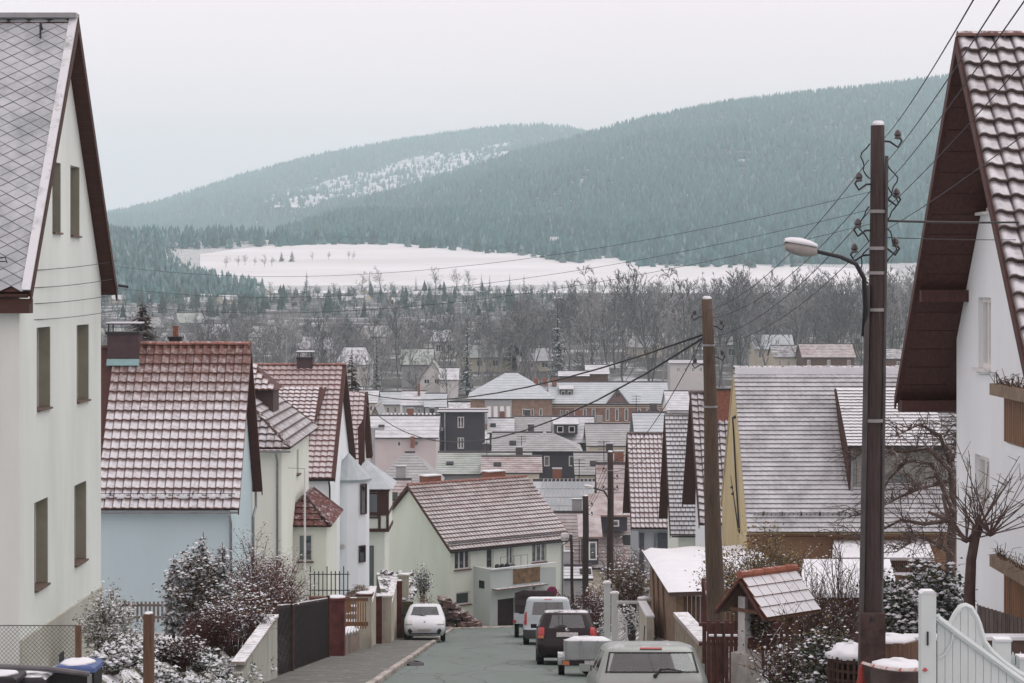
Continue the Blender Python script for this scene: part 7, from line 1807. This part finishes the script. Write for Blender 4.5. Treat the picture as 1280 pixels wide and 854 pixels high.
for i in range(22):
    px = 878+i*5.6; d = 38.5-i*.06; x = xp(px, d); w = 5.0*d/FPX; MB().box((x, d, rz(d)+.2), (x+w, d+.025, zy(779-(i % 2)*3, d))).build('board', bfm, bf)
for y in (787, 812): MB().box((xp(876, 38.2), 38.55, zy(y, 38)-.03), (xp(1000, 38), 38.62, zy(y, 38)+.03)).build('rail', bfm, bf)
for i in range(12):
    x = xp(880+i*10, 38); MB().box((x, 37.0, zy(783, 38)-.02), (x+.09, 37.08, zy(783, 38)+.01)).build('snow', snow_m, bf)
# little roof shelter on a post (well roof), its ridge turned away to the right
D = 30.0
wrot = R(-50); wsb = Vector((xp(930, D), D, rz(D)+.4))
ws_ = thing('roofed_shelter', 'small tiled roof shelter on pale post wrapped in ivy', 'shelter', tuple(wsb), wrot)
zl = lambda y: zy(y, D)-wsb.z
zr_, ze_ = zl(722), zl(768); hw_ = .50; L_s = 1.12
shr = mk('shelter_tile_snow', (.30, .13, .085), .8, .2, 5, .1, snow=.92, sscale=4, nz=.3, rnd_obj=.1)
for sgn in (-1, 1):
    xe = sgn*hw_
    rf_ = MB().prism([(xe, -.05, ze_), (0, -.05, zr_), (0, L_s, zr_), (xe, L_s, ze_)], (0, 0, -.035)).build('roof', midwood, ws_, local=True)
    V = Vector((-xe, 0, zr_-ze_)); up_ = Vector((sgn*(zr_-ze_), 0, hw_)).normalized()*.03
    for r_ in range(4):
        for c_ in range(6):
            p = Vector((xe, -.07+c_*.2, ze_))+V*(r_/4); q_ = V/4*1.1
            MB().prism([p+up_, p+up_+Vector((0, .19, 0)), p+q_+up_*.2+Vector((0, .19, 0)), p+q_+up_*.2], up_*.6).build('tile', shr, rf_, local=True)
    MB().bar((xe, -.075, ze_-.03), (0, -.075, zr_-.04), .03, .09, (0, 1, 0)).build('barge_board', redwood, ws_, local=True)
for c_ in range(5): MB().tube([(0, -.1+c_*.25, zr_+.05), (0, .16+c_*.25, zr_+.045)], [.065, .055], 8).build('ridge_tile', mk('terracotta_ridge', (.33, .13, .085), .8, .15, snow=.35, nz=.6), ws_, local=True)
MB().prism([(-.3, .12, ze_+.06), (.3, .12, ze_+.06), (0, .12, zr_-.1)], (0, .04, 0)).build('gable_panel', brownwood, ws_, local=True)
MB().bar((-.32, .05, ze_+.05), (.32, .05, ze_+.05), .05).build('tie_beam', midwood, ws_, local=True)
for (x_, y_) in ((-.1, .12), (.1, .95)): MB().box((x_-.07, y_-.07, -.1), (x_+.07, y_+.07, ze_+.25)).build('post', mk('pale_post', (.52, .53, .52), .8, .15) if y_ < .5 else midwood, ws_, local=True)
MB().box((-.25, -.02, -.4), (.08, .3, zl(818))).build('pedestal', mk('pale_stone', (.5, .5, .46)), ws_, local=True)
MB().tube([(xp(936, D), D+.1, zy(805, D)), (xp(975, D), D+.3, zy(803, D))], .07, 8).build('log', brownwood, ws_); MB().tube([(xp(936, D), D+.08, zy(808, D)), (xp(972, D), D+.2, zy(812, D))], .05, 8).build('log', brownwood, ws_)
bush('ivy and red berries climbing beneath the roof shelter', (xp(948, D), D+.25, zy(815, D)), .28, .3, .62, 70, 30, twig_br, [(leaf_g, 900, .045), (leaf_r, 450, .045)], 60, .03, name='ivy_bush')
# shrubs on the right
def rg_(px, d, dz=0): return gp(px, d, dz)
bush('yellow leaved hedge before the yellow gable', rg_(945, 52, .3), 1.6, .8, 2.75, 71, 110, twig_gr, [(leaf_y, 6500, .075)], 200, .03, side=8, cat='hedge', name='garden_hedge')
bush('leggy bare shrub with upright shoots right of shelter', rg_(1015, 33, .1), .75, .6, 2.0, 72, 46, twig_br, [(leaf_y, 260, .04)], 120, .02, side=4, up=1.4)
bush('second upright leafless shrub close to the lamp pole', rg_(1050, 36, .1), .7, .5, 2.35, 73, 44, twig_br, [(leaf_r, 160, .04)], 120, .02, side=4, up=1.4)
bush('twiggy bare shrub growing up against the roof shelter', rg_(985, 28.6, .0), .55, .35, 1.75, 90, 50, twig_br, [(leaf_y, 200, .04)], 160, .022, side=5, up=1.2)
bush('snow laden evergreen right of the roof shelter', rg_(1000, 29, .0), .55, .5, .95, 74, 50, twig_br, [(leaf_g, 2600, .06)], 800, .04, side=6)
bush('snowy yucca like plant at lower picture edge near fence', rg_(975, 26.5, .2), .5, .45, .6, 75, 50, twig_gr, [(leaf_g, 1400, .09), (leaf_p, 300, .09)], 420, .045)
bush('low snowy evergreen in front of the pale pedestal', rg_(915, 28, .1), .55, .4, .45, 76, 40, twig_gr, [(leaf_g, 1300, .07)], 420, .045)
bush('dark evergreen with sparse snow beside the lamp pole foot', rg_(1040, 27.5, .0), .5, .5, 1.15, 77, 50, twig_br, [(leaf_g, 2600, .06), (leaf_y, 250, .05)], 380, .035)
bush('broad snow covered evergreen behind the white gate', rg_(1152, 33, .2), .72, .7, 1.75, 78, 70, twig_br, [(leaf_g, 5200, .07)], 1100, .055, side=7)
bush('small snowy evergreen left part near lamp pole base', rg_(1118, 31, .2), .45, .5, 1.5, 79, 50, twig_br, [(leaf_g, 2400, .07)], 560, .05, side=7)
bush('bushy brown hedge beyond the stair railing', rg_(790, 74, .6), 1.15, .8, 2.3, 80, 80, twig_br, [(leaf_y, 1400, .07), (leaf_r, 1200, .07), (leaf_g, 900, .07)], 420, .05, side=7, name='garden_hedge', cat='hedge')
bush('dark snow dusted shrub beside farther wooden pole', rg_(744, 80, -.2), .5, .5, 2.6, 81, 60, twig_red, [(leaf_r, 2200, .07), (leaf_b, 1200, .07)], 260, .05, side=7)
bush('grey frosted shrub left of the white gate posts', rg_(748, 70, -.3), .35, .4, 1.5, 82, 40, twig_gr, [(leaf_p, 500, .05)], 300, .04)
bush('snowy plants behind the white stair railing', rg_(790, 68, .1), .4, .4, 1.3, 83, 40, twig_gr, [(leaf_g, 500, .07)], 300, .05, name='ground_plant', cat='plant')
bush('brown hedge in front of the corner lamp post', rg_(712, 104, .0), 1.0, .8, 1.9, 84, 70, twig_br, [(leaf_b, 2200, .09)], 80, .05, name='garden_hedge', cat='hedge', shape='box')
bush('bare climbing shrub on the grey blue house', rg_(770, 98, .5), 1.1, .8, 3.6, 85, 50, twig_gr, [(leaf_r, 300, .07)], 180, .05, side=7, r0=.02)
# snowy shed roof behind the roof shelter
s2 = thing('garden_shed', 'low brown shed with snowy roof behind the upright shrubs', 'shed', (xp(1045, 46), 46, rz(46)))
MB().box((xp(1010, 46), 46, -9.6), (xp(1120, 46), 48.4, zy(748, 46))).build('wall', mk('shed_brown_boards', (.11, .06, .05), .9, .25, 4, .2, stretch=(1, 1, 9)), s2)
MB().prism([P(998, 747, 45.6), P(1125, 747, 45.6), P(1112, 704, 49), P(1004, 704, 49)], (0, 0, .1)).build('roof', snow_m, s2)
s3 = thing('compost_bin', 'dark wicker basket bin heaped with snow left of lamp pole', 'bin', (xp(1062, 25.3), 25.3, rz(25.3)+.3))
wick = mk('dark_wicker', (.075, .045, .035), .9, .3, 9, .3); c = Vector((xp(1066, 26.2), 26.2, 0)); zt = zy(818, 26.2)
for i in range(26):
    a = 2*math.pi*i/26; MB().bar(c+Vector((math.cos(a)*.27, math.sin(a)*.27, rz(26)+.2)), c+Vector((math.cos(a)*.32, math.sin(a)*.32, zt)), .03).build('stake', wick, s3)
for k in range(7): MB().lathe(c+Vector((0, 0, zt-.06-k*.12)), [(.315-.006*k, -.02), (.33-.006*k, 0), (.315-.006*k, .02)], 20).build('hoop', wick, s3)
MB().lump(c+Vector((0, 0, zt-.03)), .34, .34, .17, 5, 18, 6).build('snow', snow_m, s3, smooth=True)
s4 = thing('tree_stump', 'round log stump with snow cap right of lamp pole', 'stump', (xp(1118, 26), 26, rz(26)+.3))
c = Vector((xp(1121, 26), 26, 0)); MB().lathe(c+Vector((0, 0, -6.2)), [(.30, 0), (.28, .8), (.27, 6.2+zy(800, 26))], 18).build('log', midwood, s4); MB().lump(c+Vector((-.1, 0, zy(800, 26)-.01)), .36, .27, .08, 8, 16, 5).build('snow', snow_m, s4, smooth=True)
s5 = thing('stone_trough', 'dark stone edge with snow below the log stump', 'trough', (xp(1120, 24), 24, rz(24)+.3)); MB().lathe((xp(1122, 24), 24, -6), [(.33, 0), (.33, 6+zy(832, 24))], 16).build('trough', mk('dark_stone', (.09, .07, .065), .9, .25), s5); MB().lump((xp(1122, 24), 24, zy(832, 24)), .31, .3, .07, 9, 16, 5).build('snow', snow_m, s5, smooth=True)
# red-white chain from pole to gate
chn = thing('barrier_chain', 'red and white barrier chain between lamp pole and white gate', 'chain', (xp(1110, 23), 23, zy(838, 23)))
a, b_ = P(1078, 829, 24.4), P(1152, 838, 20.4)
for i in range(40):
    t_ = i/39; p = a.lerp(b_, t_)-Vector((0, 0, 4*.035*t_*(1-t_))); MB().octa(p, .032 if i % 2 else .024, .03).build('link', mk('chain_white', (.62, .55, .52), .6) if i % 9 > 0 else mk('chain_red', (.38, .07, .05), .6), chn)
tc = thing('traffic_cone', 'small red and white warning cone at foot of lamp pole', 'cone', (xp(1076, 24.2), 24.2, zy(860, 24.2)))
MB().lathe((xp(1076, 24.2), 24.2, zy(875, 24.2)), [(.10, 0), (.055, .18)], 12).build('cone_base', mk('cone_white', (.65, .65, .65), .6), tc); MB().lathe((xp(1076, 24.2), 24.2, zy(875, 24.2)+.181), [(.055, 0), (.02, .24)], 12).build('cone_top', mk('cone_red', (.32, .05, .04), .6), tc)
# pollarded tree in front of the white gabled house
pt_ = thing('pollard_tree', 'pollarded small tree with upright shoots before the white house', 'tree', (xp(1213, 30), 30, gz(6.9, 30)))
barkp = mk('reddish_bark', (.10, .068, .06), .9, .25, 6, .3, 20, stretch=(5, 5, 1))
MB().tube([(xp(1210, 30), 30, gz(6.9, 30)-.3), P(1212, 740, 30), P(1214, 700, 30), P(1219, 672, 30), P(1222, 660, 30)], [.10, .085, .075, .07, .085], 10).build('trunk', barkp, pt_, smooth=True)
q = random.Random(9); br = MB(); heads = [P(1222, 662, 30), P(1208, 676, 30), P(1238, 668, 29.9)]
for h_ in heads: MB().octa(h_, .08, .08).build('knuckle', barkp, pt_)
for i in range(46):
    h_ = q.choice(heads); d_ = Vector((q.uniform(-1, 1), q.uniform(-.6, .6), q.uniform(.25, 1.3))).normalized(); L_ = q.uniform(.5, 1.55); e = h_+d_*L_; br.tube([h_, h_.lerp(e, .5)+Vector((q.uniform(-.05, .05), 0, -.05)), e], [.013, .009, .004], 4, False)
    for k in range(3): 
        p = h_.lerp(e, q.uniform(.4, .9)); br.tube([p, p+Vector((q.uniform(-.2, .2), q.uniform(-.2, .2), q.uniform(0, .25)))], [.007, .003], 3, False)
for (a, b_) in (((1208, 676), (1186, 650)), ((1186, 650), (1178, 618)), ((1186, 650), (1160, 640))): br.tube([P(*a, 30), P(*b_, 30)], [.04, .02], 5)
br.build('branches', mk('pale_shoots', (.15, .11, .095), .9, .25, 6, 0, snow=.2, nz=.5), pt_)
# gnarled tree further back, reaching left over the dormer
gn = thing('gnarled_tree', 'gnarled bare tree reaching left in front of the dormer', 'tree', gp(1188, 46))
barkg = mk('lichen_bark', (.13, .095, .08), .9, .3, 5, .3, 14, snow=.3, sscale=6, nz=.5)
tp = P(1192, 620, 46)
MB().tube([gp(1186, 46, -.3), P(1188, 700, 46), tp, P(1190, 585, 46)], [.14, .11, .10, .09], 8).build('trunk', barkg, gn, smooth=True)
br = MB(); q = random.Random(13)
mains = [[(1192, 640), (1165, 580), (1135, 575), (1110, 600), (1092, 640), (1062, 645)], [(1190, 590), (1160, 560), (1130, 565), (1085, 560), (1065, 575)], [(1190, 600), (1150, 610), (1128, 620), (1105, 632)], [(1190, 585), (1175, 545), (1150, 530), (1120, 545)], [(1192, 650), (1155, 655), (1125, 650), (1085, 672), (1050, 668)], [(1190, 575), (1196, 545), (1205, 520)], [(1188, 690), (1150, 670), (1120, 690)]]
for ml_ in mains:
    pp = [P(x, y, 46+q.uniform(-.5, .5)) for x, y in ml_]; n = len(pp)
    br.tube(pp, [.06*(1-.75*i/(n-1)) for i in range(n)], 6)
    for i in range(46):
        t_ = q.random()*(n-1); j = min(n-2, int(t_)); p = pp[j].lerp(pp[j+1], t_-j); d_ = Vector((q.uniform(-1, .5), q.uniform(-.6, .6), q.uniform(-.5, .7))).normalized(); L_ = q.uniform(.25, .95)
        m_ = p+d_*L_*.5+Vector((0, 0, .06)); e = p+d_*L_+Vector((q.uniform(-.1, .1), 0, -.12)); br.tube([p, m_, e], [.014, .010, .004], 3, False)
        for k in range(3): br.tube([m_.lerp(e, k/3), m_.lerp(e, k/3)+Vector((q.uniform(-.25, .15), q.uniform(-.2, .2), q.uniform(-.25, .2)))], [.007, .003], 3, False)
br.build('branches', barkg, gn)
# white garden gate with arched top
gt = thing('garden_gate', 'white wooden garden gate with arched swooping top', 'gate', (xp(1190, 20), 20, rz(20)+.3))
gwh = mk('white_gate_paint', (.62, .70, .69), .5, .06, 2, .08, 20)
D = 20.0
def gpt(px, y): return P(px, y, D)
gp0 = thing('gate_post', 'tall white square post left of the arched gate', 'post', (xp(1159, D), D, rz(D)+.3)); MB().box((xp(1150, D), D-.07, -6), (xp(1168.5, D), D+.08, zy(741, D))).build('shaft', gwh, gp0); MB().prism([gpt(1149, 741), gpt(1169.5, 741), gpt(1166, 737.5), gpt(1153, 737.5)], (0, .16, 0)).build('cap', snow_m, gp0).location.y -= .08
top_ = lambda px: float(np.interp(px, [1171, 1180, 1188, 1193, 1200, 1207, 1214, 1221, 1226, 1229, 1240, 1255, 1275, 1310], [770, 778, 781, 770, 760, 757, 760, 772, 785, 800, 815, 828, 842, 862]))
nb = 14
for i in range(nb):
    a = 1172+i*9.6; b_ = a+9.0
    MB().prism([gpt(a, 960), gpt(b_, 960), gpt(b_, top_(b_)), gpt((a+b_)/2, top_((a+b_)/2)), gpt(a, top_(a))], (0, .025, 0)).build('board', gwh, gt)
rail = [gpt(p, top_(p)) for p in np.linspace(1171, 1300, 40)]
MB().tube([p+Vector((0, .01, .0)) for p in rail], .03, 6).build('top_rail', gwh, gt); MB().tube([gpt(p, y)+Vector((0, -.02, 0)) for p, y in ((1172, 772), (1195, 790), (1225, 812), (1260, 838), (1300, 866))], .035, 6).build('diagonal_rail', gwh, gt)
MB().tube([gpt(p, y)+Vector((0, -.015, 0)) for p, y in ((1172, 823), (1180, 818), (1188, 805), (1192, 790))], .012, 6).build('scroll', gwh, gt)
MB().box((xp(1156.5, D), D-.09, zy(805, D)), (xp(1158.5, D), D-.071, zy(788, D))).build('hinge', metal_d, gp0)
MB().octa(P(1154, 836, D)-Vector((0, .09, 0)), .03).build('reflector', lampred, gp0)
for k, (px, y) in enumerate(((1242, 800), (1272, 822))):
    r_ = thing('fence_post', ('white square fence post just right of the arched gate', 'second white fence post at the right picture edge')[k], 'post', (xp(px+8, 21.5), 21.5, rz(21)+.3)); MB().box((xp(px, 21.5), 21.4, -6.2), (xp(px+19, 21.5), 21.56, zy(y, 21.5))).build('shaft', gwh, r_); MB().box((xp(px-1, 21.5), 21.38, zy(y, 21.5)), (xp(px+20, 21.5), 21.58, zy(y-3, 21.5))).build('cap', snow_m, r_)
wf = thing('picket_fence', 'white picket fence behind the arched gate', 'fence', (xp(1260, 21.6), 21.6, rz(21)+.3))
for i in range(9):
    px = 1226+i*9.5; MB().prism([P(px, 960, 21.65), P(px+5, 960, 21.65), P(px+5, 822, 21.65), P(px+2.5, 815, 21.65), P(px, 822, 21.65)], (0, .02, 0)).build('picket', gwh, wf)
MB().box((xp(1222, 21.7), 21.68, zy(838, 21.7)), (xp(1310, 21.7), 21.71, zy(832, 21.7))).build('rail', gwh, wf)
hw = thing('garden_wall', 'brown wall with snowy coping behind the white gate', 'wall', (xp(1240, 26), 26, rz(26)+.4)); MB().box((xp(1135, 27), 27, -7), (xp(1320, 27), 27.2, zy(800, 27))).build('wall', mk('brown_wall', (.14, .10, .085), .95, .25, 3, .3), hw); MB().box((xp(1134, 27), 26.95, zy(800, 27)+.002), (xp(1320, 27), 27.25, zy(796, 27))).build('coping', snow_m, hw)
sk = thing('board_fence', 'grey weathered boards under the lower balcony', 'fence', (xp(1245, 29), 29, gz(7, 29)))
for i in range(14): MB().box((xp(1222+i*5, 29.2), 29.2, -6.5), (xp(1226.4+i*5, 29.2), 29.23, zy(757+i*1.5, 29.2))).build('board', mk('grey_boards', (.22, .2, .18), .9, .3, 5, .2, stretch=(9, 9, .6), rnd_obj=.2), sk)

# ------------------------------------------------------------------ smoke-free winter haze over the valley
hz = MB().box((-6900, -80, -42), (6900, 9200, 640)).build('haze')
hm = bpy.data.materials.new('haze'); hm.use_nodes = True; t = hm.node_tree; t.nodes.clear()
ho = t.nodes.new('ShaderNodeOutputMaterial'); pv = t.nodes.new('ShaderNodeVolumePrincipled')
pv.inputs['Color'].default_value = (.72, .94, .965, 1); pv.inputs['Density'].default_value = .00017; pv.inputs['Anisotropy'].default_value = .0
t.links.new(pv.outputs[0], ho.inputs['Volume']); hz.data.materials.append(hm)
tag(hz, 'pale winter haze hanging over the valley', kind='stuff')
